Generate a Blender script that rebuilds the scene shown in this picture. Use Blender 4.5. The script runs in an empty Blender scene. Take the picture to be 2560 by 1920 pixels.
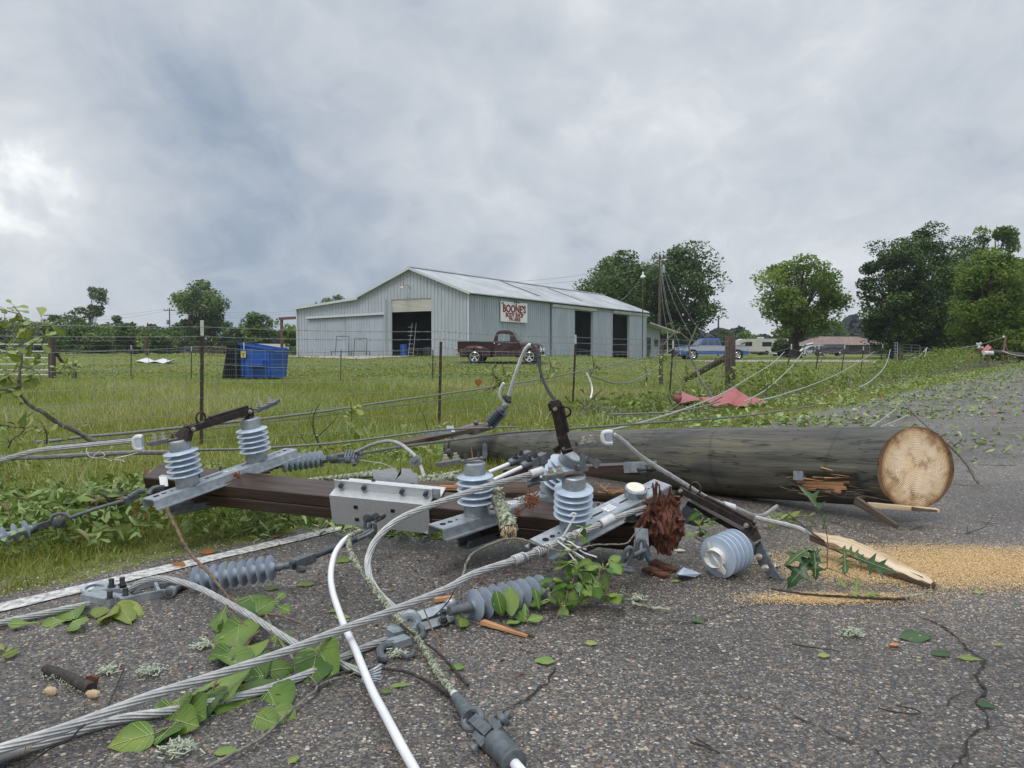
import bpy, math, random
import numpy as np
from mathutils import Vector, Matrix
R = math.radians
random.seed(7)
RNG = np.random.default_rng(11)
sc = bpy.context.scene
COL = sc.collection
# ------------------------------------------------------------------ camera, sky, sun, exposure
FPX = 1940.0
PITCH = math.atan(82.0 / FPX)
CAMZ = 0.8
cam_d = bpy.data.cameras.new("camera")
cam_d.sensor_width = 36.0
cam_d.lens = 36.0 * FPX / 2560.0
cam_d.clip_start = 0.05
cam_d.clip_end = 4000.0
cam = bpy.data.objects.new("camera", cam_d)
COL.objects.link(cam)
cam.location = (0, 0, CAMZ)
cam.rotation_euler = (R(90) - PITCH, 0, 0)
sc.camera = cam
sc.view_settings.view_transform = 'Standard'
sc.view_settings.look = 'None'
sc.view_settings.exposure = 0.38
sc.view_settings.gamma = 1.0
sc.view_settings.use_curve_mapping = False
sc.cycles.max_bounces = 6
sc.cycles.transparent_max_bounces = 12
sc.cycles.use_denoising = True
def ray(px, py):
 x = px - 1280.0; y = 960.0 - py
 s, c = math.sin(PITCH), math.cos(PITCH)
 return Vector((x, y * s + FPX * c, y * c - FPX * s))
def P(px, py, D):
 r = ray(px, py); t = D / r.y
 if D < 3.0 and CAMZ + r.z * t < .012: t = (.012 - CAMZ) / r.z      # nothing sinks into the road
 return Vector((r.x * t, r.y * t, CAMZ + r.z * t))
def G(px, py, z=0.0):
 r = ray(px, py); t = (z - CAMZ) / r.z
 return Vector((r.x * t, r.y * t, z))
SUN_EL, SUN_ROT = R(58), R(200)
def build_world():
 w = bpy.data.worlds.new("World"); sc.world = w; w.use_nodes = True
 nt = w.node_tree; N = nt.nodes; L = nt.links
 N.clear()
 def nd(t, **k):
  n = N.new(t)
  for a, b in k.items():
   setattr(n, a, b)
  return n
 def val(n, i, v): n.inputs[i].default_value = v
 def math_(op, a, b=None, clamp=False):
  n = nd('ShaderNodeMath', operation=op, use_clamp=clamp)
  for i, q in enumerate((a, b)):
   if q is None: continue
   if isinstance(q, (int, float)): n.inputs[i].default_value = q
   else: L.new(q, n.inputs[i])
  return n.outputs[0]
 tc = nd('ShaderNodeTexCoord')
 sep = nd('ShaderNodeSeparateXYZ'); L.new(tc.outputs['Generated'], sep.inputs[0])
 zz = math_('MAXIMUM', sep.outputs[2], 0.0)
 den = math_('ADD', zz, 0.55)
 cx = math_('DIVIDE', sep.outputs[0], den); cy = math_('DIVIDE', sep.outputs[1], den)
 comb = nd('ShaderNodeCombineXYZ'); L.new(cx, comb.inputs[0]); L.new(cy, comb.inputs[1])
 def noise(scale, detail, rough, dist, off):
  mp = nd('ShaderNodeMapping'); L.new(comb.outputs[0], mp.inputs[0]); mp.inputs['Location'].default_value = off
  mp.inputs['Rotation'].default_value = (0, 0, 0.5); mp.inputs['Scale'].default_value = (1.0, 0.9, 1)
  n = nd('ShaderNodeTexNoise'); L.new(mp.outputs[0], n.inputs['Vector'])
  val(n, 'Scale', scale); val(n, 'Detail', detail); val(n, 'Roughness', rough); val(n, 'Distortion', dist)
  return n.outputs[0]
 n1 = noise(1.5, 7, 0.5, 0.7, (3.1, 1.7, 0))
 n2 = noise(4.2, 8, 0.52, 0.7, (7.3, 4.2, 2))
 n3 = noise(11.0, 6, 0.6, 0.9, (1.3, 9.2, 5))
 def blob(px, py, k, amp):
  d = ray(px, py).normalized()
  dn = nd('ShaderNodeVectorMath', operation='DOT_PRODUCT')
  nv = nd('ShaderNodeVectorMath', operation='NORMALIZE'); L.new(tc.outputs['Generated'], nv.inputs[0])
  L.new(nv.outputs[0], dn.inputs[0]); dn.inputs[1].default_value = d
  e = math_('POWER', 2.718, math_('MULTIPLY', math_('SUBTRACT', dn.outputs['Value'], 1.0), k))
  return math_('MULTIPLY', e, amp)
 s = math_('MULTIPLY', math_('SUBTRACT', n1, 0.5), 0.70)
 s = math_('ADD', s, math_('MULTIPLY', math_('SUBTRACT', n2, 0.5), 0.85))
 s = math_('ADD', s, math_('MULTIPLY', math_('SUBTRACT', n3, 0.5), 0.42))
 for b in BLOBS:
  s = math_('ADD', s, blob(*b))
 s = math_('ADD', s, 0.63, True)
 cr = nd('ShaderNodeValToRGB'); L.new(s, cr.inputs[0])
 e = cr.color_ramp.elements
 stops = [(0.0, (.19, .25, .335)), (0.25, (.28, .335, .41)), (0.5, (.40, .44, .495)), (0.72, (.49, .52, .56)), (0.88, (.58, .61, .635)), (1.0, (.78, .80, .81))]
 e[0].position = stops[0][0]; e[0].color = (*stops[0][1], 1)
 e[1].position = stops[-1][0]; e[1].color = (*stops[-1][1], 1)
 for p, c in stops[1:-1]:
  q = e.new(p); q.color = (*c, 1)
 # the overcast deck is brighter towards the zenith
 zb = nd('ShaderNodeMapRange', interpolation_type='SMOOTHSTEP'); L.new(zz, zb.inputs[0])
 for i, v in ((1, .42), (2, .95), (3, 1.0), (4, 2.3)): val(zb, i, v)
 gam = nd('ShaderNodeVectorMath', operation='SCALE'); L.new(cr.outputs[0], gam.inputs[0]); L.new(zb.outputs[0], gam.inputs['Scale'])
 sky = nd('ShaderNodeTexSky', sky_type='NISHITA'); sky.sun_disc = False; sky.sun_elevation = SUN_EL; sky.sun_rotation = SUN_ROT
 b1 = nd('ShaderNodeBackground'); L.new(sky.outputs[0], b1.inputs[0]); val(b1, 1, 0.08)
 b2 = nd('ShaderNodeBackground'); L.new(gam.outputs[0], b2.inputs[0]); val(b2, 1, 1.0)
 mx = nd('ShaderNodeMixShader'); val(mx, 0, 0.97); L.new(b1.outputs[0], mx.inputs[1]); L.new(b2.outputs[0], mx.inputs[2])
 out = nd('ShaderNodeOutputWorld'); L.new(mx.outputs[0], out.inputs[0])
BLOBS = [(1050, 640, 14, -.34), (560, 640, 30, -.12), (380, 230, 50, -.20), (1150, 250, 60, .08), (20, 520, 140, .46), (30, 700, 90, .05), (1470, 40, 1500, .14), (2250, 130, 25, -.16), (1600, 110, 60, .04), (1650, 330, 14, .13),
         (2300, 700, 25, .08), (2500, 130, 25, -.04), (600, 60, 30, .08), (1400, -700, 3, .15), (1650, 560, 60, .06), (1000, 330, 30, -.04), (2050, 170, 40, .05)]
build_world()
sun_d = bpy.data.lights.new("sun", 'SUN'); sun_d.energy = 1.1; sun_d.angle = R(24); sun_d.color = (1, .97, .92)
sun = bpy.data.objects.new("sun", sun_d); COL.objects.link(sun)
sun.rotation_euler = (R(90) - SUN_EL, 0, R(180) - SUN_ROT)
# ------------------------------------------------------------------ materials
MATS = {}
def newmat(name):
 m = bpy.data.materials.new(name); m.use_nodes = True
 MATS[name] = m
 nt = m.node_tree
 b = nt.nodes['Principled BSDF']
 return m, nt, b
def lk(nt, a, b): nt.links.new(a, b)
def ramp(nt, src, stops, interp='LINEAR'):
 cr = nt.nodes.new('ShaderNodeValToRGB'); cr.color_ramp.interpolation = interp
 e = cr.color_ramp.elements
 e[0].position = stops[0][0]; e[0].color = (*stops[0][1], 1)
 e[1].position = stops[-1][0]; e[1].color = (*stops[-1][1], 1)
 for p, c in stops[1:-1]:
  q = e.new(p); q.color = (*c, 1)
 lk(nt, src, cr.inputs[0])
 return cr.outputs[0]
def coords(nt, scale=(1, 1, 1), rot=(0, 0, 0), kind='Object'):
 tc = nt.nodes.new('ShaderNodeTexCoord'); mp = nt.nodes.new('ShaderNodeMapping')
 mp.inputs['Scale'].default_value = scale; mp.inputs['Rotation'].default_value = rot
 lk(nt, tc.outputs[kind], mp.inputs[0]); return mp.outputs[0]
def noise(nt, vec, scale, detail=4, rough=.55, dist=0):
 n = nt.nodes.new('ShaderNodeTexNoise'); lk(nt, vec, n.inputs['Vector'])
 n.inputs['Scale'].default_value = scale; n.inputs['Detail'].default_value = detail
 n.inputs['Roughness'].default_value = rough; n.inputs['Distortion'].default_value = dist
 return n.outputs[0]
def mixc(nt, fac, a, b, mode='MIX'):
 n = nt.nodes.new('ShaderNodeMix'); n.data_type = 'RGBA'; n.blend_type = mode
 for sock, v in ((n.inputs[0], fac), (n.inputs[6], a), (n.inputs[7], b)):
  if isinstance(v, (int, float)): sock.default_value = v
  elif isinstance(v, tuple): sock.default_value = (*v, 1)
  else: lk(nt, v, sock)
 return n.outputs[2]
def bump(nt, b, h, strength=.3, dist=.01):
 n = nt.nodes.new('ShaderNodeBump'); n.inputs['Strength'].default_value = strength
 n.inputs['Distance'].default_value = dist
 lk(nt, h, n.inputs['Height']); lk(nt, n.outputs[0], b.inputs['Normal'])
def mat(name, c1, c2=None, rough=.6, metal=0., scale=20., stretch=(1, 1, 1), detail=5, lo=.35, hi=.65, bmp=0., bdist=.003, spec=None, rvar=0.):
 """two-tone noise material"""
 m, nt, b = newmat(name)
 b.inputs['Roughness'].default_value = rough; b.inputs['Metallic'].default_value = metal
 if spec is not None: b.inputs['Specular IOR Level'].default_value = spec
 if c2 is None:
  b.inputs['Base Color'].default_value = (*c1, 1)
  c2 = c1
 v = coords(nt, stretch)
 n = noise(nt, v, scale, detail)
 lk(nt, ramp(nt, n, [(lo, c1), (hi, c2)]), b.inputs['Base Color'])
 if bmp: bump(nt, b, n, bmp, bdist)
 if rvar:
  mr = nt.nodes.new('ShaderNodeMapRange'); n2 = noise(nt, v, scale * .6, 3); lk(nt, n2, mr.inputs[0])
  mr.inputs[1].default_value = .3; mr.inputs[2].default_value = .7; mr.inputs[3].default_value = rough - rvar; mr.inputs[4].default_value = rough + rvar
  lk(nt, mr.outputs[0], b.inputs['Roughness'])
 return m
def foliage(name, stops, rough=.5, trans=.25, big=None, veins=False):
 """leaf colour picked by the per-point 'tint' attribute, some light passes through"""
 m, nt, b = newmat(name)
 a = nt.nodes.new('ShaderNodeAttribute'); a.attribute_name = 'tint'
 col = ramp(nt, a.outputs['Fac'], stops)
 if big:
  n = noise(nt, coords(nt), big[0], 3)
  col = mixc(nt, ramp(nt, n, [(.35, (0, 0, 0)), (.65, (1, 1, 1))]), col, mixc(nt, 1.0, col, big[1], 'MULTIPLY'))
 lk(nt, col, b.inputs['Base Color']); b.inputs['Roughness'].default_value = rough
 b.inputs['Specular IOR Level'].default_value = .3
 t = nt.nodes.new('ShaderNodeBsdfTranslucent'); lk(nt, mixc(nt, 1.0, col, (1.5, 1.6, .7), 'MULTIPLY'), t.inputs[0])
 mx = nt.nodes.new('ShaderNodeMixShader'); mx.inputs[0].default_value = trans
 lk(nt, b.outputs[0], mx.inputs[1]); lk(nt, t.outputs[0], mx.inputs[2])
 lk(nt, mx.outputs[0], nt.nodes['Material Output'].inputs[0])
 return m
def make_asphalt():
 m, nt, b = newmat('asphalt')
 v = coords(nt)
 def vor(scale, feat='F1', rnd=1.0):
  n = nt.nodes.new('ShaderNodeTexVoronoi'); n.feature = feat; n.inputs['Scale'].default_value = scale
  n.inputs['Randomness'].default_value = rnd; lk(nt, v, n.inputs['Vector']); return n
 v1, v2 = vor(92), vor(200)
 def rnd(n):
  s = nt.nodes.new('ShaderNodeSeparateColor'); lk(nt, n.outputs['Color'], s.inputs[0]); return s.outputs[0], s.outputs[1]
 r1, r1b = rnd(v1); r2, _ = rnd(v2)
 stone = ramp(nt, r1, [(0, (.045, .042, .042)), (.25, (.10, .093, .09)), (.40, (.14, .10, .075)), (.5, (.115, .118, .125)), (.62, (.20, .145, .095)), (.72, (.085, .08, .08)), (.84, (.30, .26, .20)), (.92, (.13, .125, .125)), (.955, (.46, .42, .35)), (.98, (.22, .16, .1)), (1.0, (.62, .60, .56))], 'CONSTANT')
 fine = ramp(nt, r2, [(0, (.03, .029, .030)), (.3, (.075, .071, .07)), (.5, (.11, .098, .088)), (.66, (.05, .048, .048)), (.84, (.16, .145, .125)), (.95, (.34, .32, .29))], 'CONSTANT')
 # a stone only shows where its cell's centre is near and its random lot says so
 lim = nt.nodes.new('ShaderNodeMath'); lim.operation = 'MULTIPLY'; lk(nt, r1b, lim.inputs[0]); lim.inputs[1].default_value = .0092
 lim2 = nt.nodes.new('ShaderNodeMath'); lim2.operation = 'MULTIPLY'; lk(nt, r1b, lim2.inputs[0]); lim2.inputs[1].default_value = .66
 sh = nt.nodes.new('ShaderNodeMath'); sh.operation = 'LESS_THAN'; lk(nt, v1.outputs['Distance'], sh.inputs[0]); lk(nt, lim2.outputs[0], sh.inputs[1])
 col = mixc(nt, sh.outputs[0], fine, stone)
 big = noise(nt, v, .9, 5, .6)
 wet = ramp(nt, big, [(.34, (.86, .82, .79)), (.66, (1.66, 1.58, 1.49))])
 col = mixc(nt, 1.0, col, wet, 'MULTIPLY')
 # tar bare patches
 p = noise(nt, v, 3.5, 6, .65)
 col = mixc(nt, ramp(nt, p, [(.60, (0, 0, 0)), (.72, (.55, .55, .55))]), col, (.055, .052, .05))
 sp = nt.nodes.new('ShaderNodeSeparateXYZ'); tcx = nt.nodes.new('ShaderNodeTexCoord'); lk(nt, tcx.outputs['Object'], sp.inputs[0])
 lk(nt, col, b.inputs['Base Color'])
 b.inputs['Roughness'].default_value = .5
 b.inputs['Specular IOR Level'].default_value = .55
 ht = nt.nodes.new('ShaderNodeMath'); ht.operation = 'ADD'; lk(nt, v1.outputs['Distance'], ht.inputs[0]); lk(nt, v2.outputs['Distance'], ht.inputs[1])
 iv = nt.nodes.new('ShaderNodeMath'); iv.operation = 'SUBTRACT'; iv.inputs[0].default_value = 1.; lk(nt, ht.outputs[0], iv.inputs[1])
 bump(nt, b, iv.outputs[0], .55, .006)
make_asphalt()
def make_ground():
 m, nt, b = newmat('grass_ground')
 v = coords(nt)
 n1 = noise(nt, v, .35, 5, .6); n2 = noise(nt, v, 9, 6, .7); n3 = noise(nt, v, .05, 3, .5)
 a = ramp(nt, n2, [(.3, (.07, .095, .028)), (.5, (.14, .18, .05)), (.7, (.20, .23, .075))])
 bb = ramp(nt, n2, [(.3, (.09, .10, .032)), (.5, (.17, .18, .06)), (.7, (.25, .23, .10))])
 col = mixc(nt, ramp(nt, n1, [(.42, (0, 0, 0)), (.62, (1, 1, 1))]), a, bb)
 lk(nt, col, b.inputs['Base Color']); b.inputs['Roughness'].default_value = .9; b.inputs['Specular IOR Level'].default_value = .1
 bump(nt, b, n2, .8, .05)
make_ground()
def make_pole():
 m, nt, b = newmat('weathered_pole')
 tc = nt.nodes.new('ShaderNodeTexCoord')
 at = nt.nodes.new('ShaderNodeAttribute'); at.attribute_name = 'axuv'   # x = metres along the log, y = angle
 mp = nt.nodes.new('ShaderNodeMapping'); lk(nt, at.outputs['Vector'], mp.inputs[0]); mp.inputs['Scale'].default_value = (1.2, 7, 7)
 n1 = noise(nt, mp.outputs[0], 2.0, 7, .62, .5)
 mp2 = nt.nodes.new('ShaderNodeMapping'); lk(nt, at.outputs['Vector'], mp2.inputs[0]); mp2.inputs['Scale'].default_value = (3, 60, 60)
 n2 = noise(nt, mp2.outputs[0], 1.6, 5, .6)
 col = ramp(nt, n1, [(.30, (.04, .038, .034)), (.45, (.070, .068, .058)), (.56, (.098, .092, .070)), (.66, (.13, .118, .078)), (.78, (.095, .092, .078))])
 col = mixc(nt, 1.0, col, ramp(nt, n2, [(.3, (.75, .75, .75)), (.6, (1.15, 1.15, 1.15))]), 'MULTIPLY')
 # dark checks (drying cracks) along the grain, and the slanting rub lines
 mp3 = nt.nodes.new('ShaderNodeMapping'); lk(nt, at.outputs['Vector'], mp3.inputs[0]); mp3.inputs['Scale'].default_value = (1.1, 14, 14)
 n3 = noise(nt, mp3.outputs[0], 1.2, 3, .5)
 ck = ramp(nt, n3, [(.485, (1, 1, 1)), (.497, (.12, .12, .12)), (.503, (.12, .12, .12)), (.515, (1, 1, 1))])
 col = mixc(nt, .8, col, mixc(nt, 1.0, col, ck, 'MULTIPLY'))
 wv = nt.nodes.new('ShaderNodeTexWave'); wv.wave_type = 'BANDS'; wv.bands_direction = 'X'
 mp4 = nt.nodes.new('ShaderNodeMapping'); lk(nt, at.outputs['Vector'], mp4.inputs[0]); mp4.inputs['Scale'].default_value = (1, .1, 1)
 mp4.inputs['Rotation'].default_value = (0, 0, .25)
 lk(nt, mp4.outputs[0], wv.inputs['Vector']); wv.inputs['Scale'].default_value = .62; wv.inputs['Distortion'].default_value = 6; wv.inputs['Detail'].default_value = 3
 gl = ramp(nt, wv.outputs[0], [(.0, (.5, .5, .5)), (.008, (1, 1, 1))])
 col = mixc(nt, .5, col, mixc(nt, 1.0, col, gl, 'MULTIPLY'))
 lk(nt, col, b.inputs['Base Color']); b.inputs['Roughness'].default_value = .62
 bump(nt, b, n2, .35, .004)
make_pole()
def make_endgrain():
 m, nt, b = newmat('end_grain')
 v = coords(nt)      # part is built flat in its own local xy, centred on the pith
 dist = nt.nodes.new('ShaderNodeVectorMath'); dist.operation = 'LENGTH'
 nz = noise(nt, v, 7, 4, .5)
 lk(nt, v, dist.inputs[0])
 ad = nt.nodes.new('ShaderNodeMath'); ad.operation = 'MULTIPLY_ADD'; lk(nt, nz, ad.inputs[0]); ad.inputs[1].default_value = .022; lk(nt, dist.outputs['Value'], ad.inputs[2])
 mu = nt.nodes.new('ShaderNodeMath'); mu.operation = 'MULTIPLY'; lk(nt, ad.outputs[0], mu.inputs[0]); mu.inputs[1].default_value = 780
 si = nt.nodes.new('ShaderNodeMath'); si.operation = 'SINE'; lk(nt, mu.outputs[0], si.inputs[0])
 rings = ramp(nt, si.outputs[0], [(.0, (1.15, 1.15, 1.15)), (.4, (1.0, .94, .86)), (.95, (.66, .54, .42))])
 base = ramp(nt, noise(nt, v, 11, 6, .62, .25), [(.30, (.24, .15, .085)), (.40, (.50, .36, .23)), (.48, (.74, .60, .43)), (.64, (.84, .72, .54)), (.76, (.46, .30, .18))])
 rr = ramp(nt, ad.outputs[0], [(.0, (1.05, .98, .9)), (.6, (1, 1, 1)), (.88, (.8, .72, .6)), (.97, (.42, .3, .2)), (1, (.2, .14, .1))])
 sc_ = nt.nodes.new('ShaderNodeMath'); sc_.operation = 'MULTIPLY'; lk(nt, ad.outputs[0], sc_.inputs[0]); sc_.inputs[1].default_value = 4.9
 rr.node.inputs[0].links and nt.links.remove(rr.node.inputs[0].links[0]); lk(nt, sc_.outputs[0], rr.node.inputs[0])
 col = mixc(nt, 1.0, mixc(nt, 1.0, base, rings, 'MULTIPLY'), rr, 'MULTIPLY')
 lk(nt, col, b.inputs['Base Color']); b.inputs['Roughness'].default_value = .7
 bump(nt, b, si.outputs[0], .15, .002)
make_endgrain()
mat('barn_siding', (.36, .405, .46), (.43, .475, .535), .5, 0, 1.2, (1, 1, .35), 6, bmp=.1)
def dirt_siding():
 m, nt, b = newmat('barn_siding_stained')
 v = coords(nt)
 n = noise(nt, coords(nt, (3, 3, .35)), 1.2, 6); n2 = noise(nt, v, .8, 5)
 col = ramp(nt, n, [(.35, (.38, .42, .465)), (.65, (.45, .495, .54))])
 col = mixc(nt, ramp(nt, n, [(.55, (0, 0, 0)), (.75, (.6, .6, .6))]), col, (.17, .19, .14))
 lk(nt, col, b.inputs['Base Color']); b.inputs['Roughness'].default_value = .5
dirt_siding()
mat('barn_roof', (.48, .50, .52), (.62, .64, .66), .42, .15, .5, (1, 1, 1), 6)
mat('barn_trim', (.50, .53, .56), (.60, .63, .66), .5)
mat('shadow_line', (.10, .12, .14), None, .7)  # dark tone painted for shadow lines, also on gutter and downpipe
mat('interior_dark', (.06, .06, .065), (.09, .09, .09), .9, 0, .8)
mat('concrete', (.30, .26, .22), (.40, .36, .31), .85, 0, 1.5, bmp=.2)
mat('gravel', (.26, .24, .22), (.36, .33, .30), .9, 0, 8)
mat('sign_white', (.86, .86, .86), (.80, .80, .81), .5, 0, 2)
mat('sign_red', (.22, .015, .02), None, .5)
mat('galvanised', (.27, .305, .33), (.41, .445, .47), .42, .45, 34, (1, 1, 1), 4, bmp=.05, rvar=.1)
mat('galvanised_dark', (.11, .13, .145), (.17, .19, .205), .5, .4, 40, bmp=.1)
mat('cast_steel', (.09, .105, .115), (.15, .168, .18), .5, .35, 60, bmp=.25, bdist=.001)
mat('aluminium_plate', (.50, .52, .53), (.60, .61, .61), .38, .45, 60, (1, 1, 4), 4, rvar=.08)
mat('aluminium_strand', (.36, .36, .355), (.50, .50, .49), .5, .35, 50, rvar=.08)
mat('dull_strand', (.17, .175, .17), (.26, .265, .255), .5, .4, 60)
mat('white_sleeve', (.55, .55, .55), (.66, .66, .66), .45, .1, 40)
mat('porcelain', (.42, .50, .60), (.46, .54, .64), .16, 0, 8, spec=.55)
mat('porcelain_core', (.70, .66, .55), (.78, .74, .64), .6, 0, 30)
mat('polymer_grey', (.22, .26, .315), (.31, .355, .42), .5, 0, 14, detail=6, bmp=.1, rvar=.1)
mat('polymer_dark', (.035, .045, .06), (.06, .07, .09), .4, 0, 20)
mat('bronze_dark', (.026, .019, .017), (.055, .04, .034), .5, .3, 40, bmp=.2)
mat('contact_copper', (.17, .12, .12), (.24, .18, .18), .35, .55, 40)
mat('bolt_zinc', (.46, .42, .36), (.60, .56, .48), .32, .7, 60)
mat('bolt_dark', (.045, .047, .052), (.09, .092, .1), .5, .35, 50)
mat('black_hole', (.008, .008, .009), None, .9)
mat('white_rod', (.70, .70, .73), (.78, .78, .80), .28, 0, 5)
mat('cream_core', (.62, .54, .36), (.7, .62, .44), .6)
def wood(name, a, b_, c, rough=.6, sx=(2, 30, 30), rot=(0, 0, 0)):
 m, nt, b = newmat(name)
 at = nt.nodes.new('ShaderNodeAttribute'); at.attribute_name = 'axuv'
 mp = nt.nodes.new('ShaderNodeMapping'); lk(nt, at.outputs['Vector'], mp.inputs[0]); mp.inputs['Scale'].default_value = sx
 n = noise(nt, mp.outputs[0], 2, 6, .6, .3)
 lk(nt, ramp(nt, n, [(.3, a), (.5, b_), (.7, c)]), b.inputs['Base Color']); b.inputs['Roughness'].default_value = rough
 bump(nt, b, n, .3, .003)
wood('crossarm_wood', (.022, .014, .011), (.052, .031, .023), (.088, .055, .041), .42)
wood('fresh_wood', (.27, .10, .035), (.50, .25, .11), (.62, .40, .21), .6)
wood('pale_wood', (.36, .24, .13), (.55, .41, .26), (.68, .56, .40), .6)
wood('bark_wood', (.04, .028, .02), (.085, .06, .042), (.15, .11, .08), .8)
mat('post_wood', (.045, .032, .026), (.12, .085, .068), .85, 0, 12, (3, 3, .3), 7, bmp=.6, bdist=.01)
mat('rotten_wood', (.04, .012, .008), (.17, .06, .032), .75, 0, 30, (1, 1, 1), 8, bmp=.9, bdist=.01)
mat('rust_fibre', (.17, .055, .02), (.30, .11, .04), .9, 0, 60)
mat('rusty_post', (.035, .026, .024), (.075, .05, .042), .8, .1, 30)
mat('post_tip', (.55, .56, .56), (.38, .39, .39), .6, 0, 60)
mat('fence_wire', (.20, .22, .21), (.28, .30, .29), .45, .5, 40)
mat('bark', (.035, .030, .024), (.10, .088, .07), .9, 0, 14, (2, 2, .5), 7, bmp=.6, bdist=.03)
mat('vein_green', (.28, .34, .12), (.36, .42, .18), .6)
mat('bark_grey', (.10, .092, .08), (.24, .22, .185), .9, 0, 60, detail=7, bmp=.5, bdist=.002)
mat('twig_brown', (.08, .055, .035), (.19, .13, .075), .8, 0, 60, detail=6, bmp=.4, bdist=.001)
mat('twig_dark', (.022, .018, .016), (.06, .05, .042), .85, 0, 80, bmp=.4, bdist=.001)
def lichen(name, lo, hi, sc_=55):
 m, nt, b = newmat(name); v = coords(nt)
 n = noise(nt, v, sc_, 6, .7)
 col = ramp(nt, n, [(lo, (.06, .05, .038)), (lo + .06, (.15, .14, .10)), (hi, (.33, .37, .25)), (hi + .12, (.48, .53, .40))])
 lk(nt, col, b.inputs['Base Color']); b.inputs['Roughness'].default_value = .9
 bump(nt, b, n, .9, .006)
lichen('lichen_bark', .40, .54, 60); lichen('lichen_rod', .41, .56, 90); lichen('lichen_tuft', .15, .3, 90)
mat('sawdust_base', (.50, .30, .13), (.62, .41, .20), .9, 0, 60)
mat('paint_maroon', (.028, .006, .008), (.045, .010, .013), .3, 0, 3)
mat('paint_blue', (.04, .11, .36), None, .25)
mat('paint_silver', (.42, .44, .47), None, .3, .2)
mat('paint_white', (.66, .67, .68), None, .3)
mat('dumpster_blue', (.012, .075, .32), (.02, .10, .40), .45, 0, 2, bmp=.1)
mat('lid_black', (.012, .014, .018), (.03, .035, .042), .5)
mat('yellow_label', (.60, .50, .10), None, .6)
mat('chrome', (.75, .76, .78), None, .12, 1.)
mat('tyre', (.015, .015, .016), None, .8)
mat('car_glass', (.02, .03, .035), None, .06, 0, spec=.8)
mat('car_glass_pale', (.16, .22, .22), None, .08, 0, spec=.8)
mat('rv_cream', (.50, .49, .43), (.56, .55, .50), .4, 0, 1)
mat('rv_stripe', (.14, .08, .055), None, .4)
mat('brown_shingle', (.17, .12, .10), (.24, .175, .15), .9, 0, 1.2)
mat('brick_dark', (.05, .035, .032), (.09, .06, .05), .9, 0, 2)
mat('red_sheet', (.30, .06, .06), (.37, .085, .08), .42, 0, 6, bmp=.1)
mat('red_sheet_dark', (.20, .04, .04), (.27, .06, .055), .5, 0, 6)
mat('white_tin', (.55, .55, .55), (.70, .70, .70), .4)
mat('gate_steel', (.42, .45, .48), (.52, .55, .58), .4, .4)
mat('rust_brown', (.10, .05, .04), (.17, .09, .065), .8)
mat('black_hose', (.008, .008, .009), None, .8)
mat('lamp_glass', (.70, .72, .72), None, .2)
mat('road_paint', (.60, .60, .57), (.30, .29, .275), .7, 0, 45, detail=8, lo=.44, hi=.58, bmp=.3)
mat('crack_dark', (.012, .011, .011), (.03, .026, .023), .95, 0, 60)
GL = [(0, (.045, .085, .018)), (.4, (.085, .145, .03)), (.75, (.135, .20, .048)), (1, (.20, .26, .085))]
foliage('leaf_litter', [(0, (.08, .13, .035)), (.35, (.15, .225, .06)), (.7, (.25, .33, .11)), (.86, (.36, .43, .19)), (.93, (.14, .08, .03)), (1, (.25, .15, .07))], .42, .12)
foliage('grass_blade', [(0, (.11, .145, .028)), (.4, (.19, .24, .046)), (.62, (.25, .30, .09)), (.85, (.33, .38, .19)), (1, (.44, .40, .26))], .6, .2, big=(.35, (1.15, .95, .9)))
foliage('leaf_fresh', [(0, (.038, .095, .018)), (.5, (.07, .15, .028)), (1, (.17, .27, .075))], .32, .22, big=(16, (1.5, 1.2, 1.0)))
foliage('leaf_olive', [(0, (.09, .14, .04)), (.5, (.16, .22, .065)), (1, (.27, .33, .13))], .45, .22, big=(9, (1.4, 1.2, .8)))
foliage('leaf_oak_dark', [(0, (.018, .05, .016)), (.6, (.03, .075, .022)), (1, (.06, .11, .035))], .3, .1)
foliage('leaf_brown', [(0, (.20, .075, .02)), (1, (.32, .14, .05))], .6, .2)
foliage('crown_mid', [(0, (.04, .075, .018)), (.5, (.10, .165, .04)), (1, (.20, .28, .08))], .6, .2)
foliage('crown_dark', [(0, (.024, .05, .013)), (.5, (.058, .105, .026)), (1, (.12, .185, .048))], .6, .12)
foliage('crown_light', [(0, (.08, .13, .022)), (.5, (.14, .21, .04)), (1, (.22, .29, .075))], .55, .3)
foliage('crown_hazy', [(0, (.07, .11, .045)), (.5, (.13, .185, .075)), (1, (.22, .28, .12))], .7, .15)  # paler greyer leaves, distance haze put into the colour
foliage('crown_pine_hazed', [(0, (.028, .036, .034)), (.5, (.036, .048, .043)), (1, (.05, .065, .055))], .8, .05)  # grey-blue haze of the distance is painted into the pine colour
foliage('sawdust', [(0, (.50, .33, .16)), (.5, (.73, .51, .27)), (1, (.84, .68, .43))], .8, .1)
foliage('pebble', [(0, (.09, .085, .082)), (.3, (.17, .14, .11)), (.5, (.26, .20, .13)), (.7, (.15, .15, .155)), (.85, (.40, .34, .25)), (1, (.58, .55, .50))], .55, 0)
M = MATS
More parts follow.
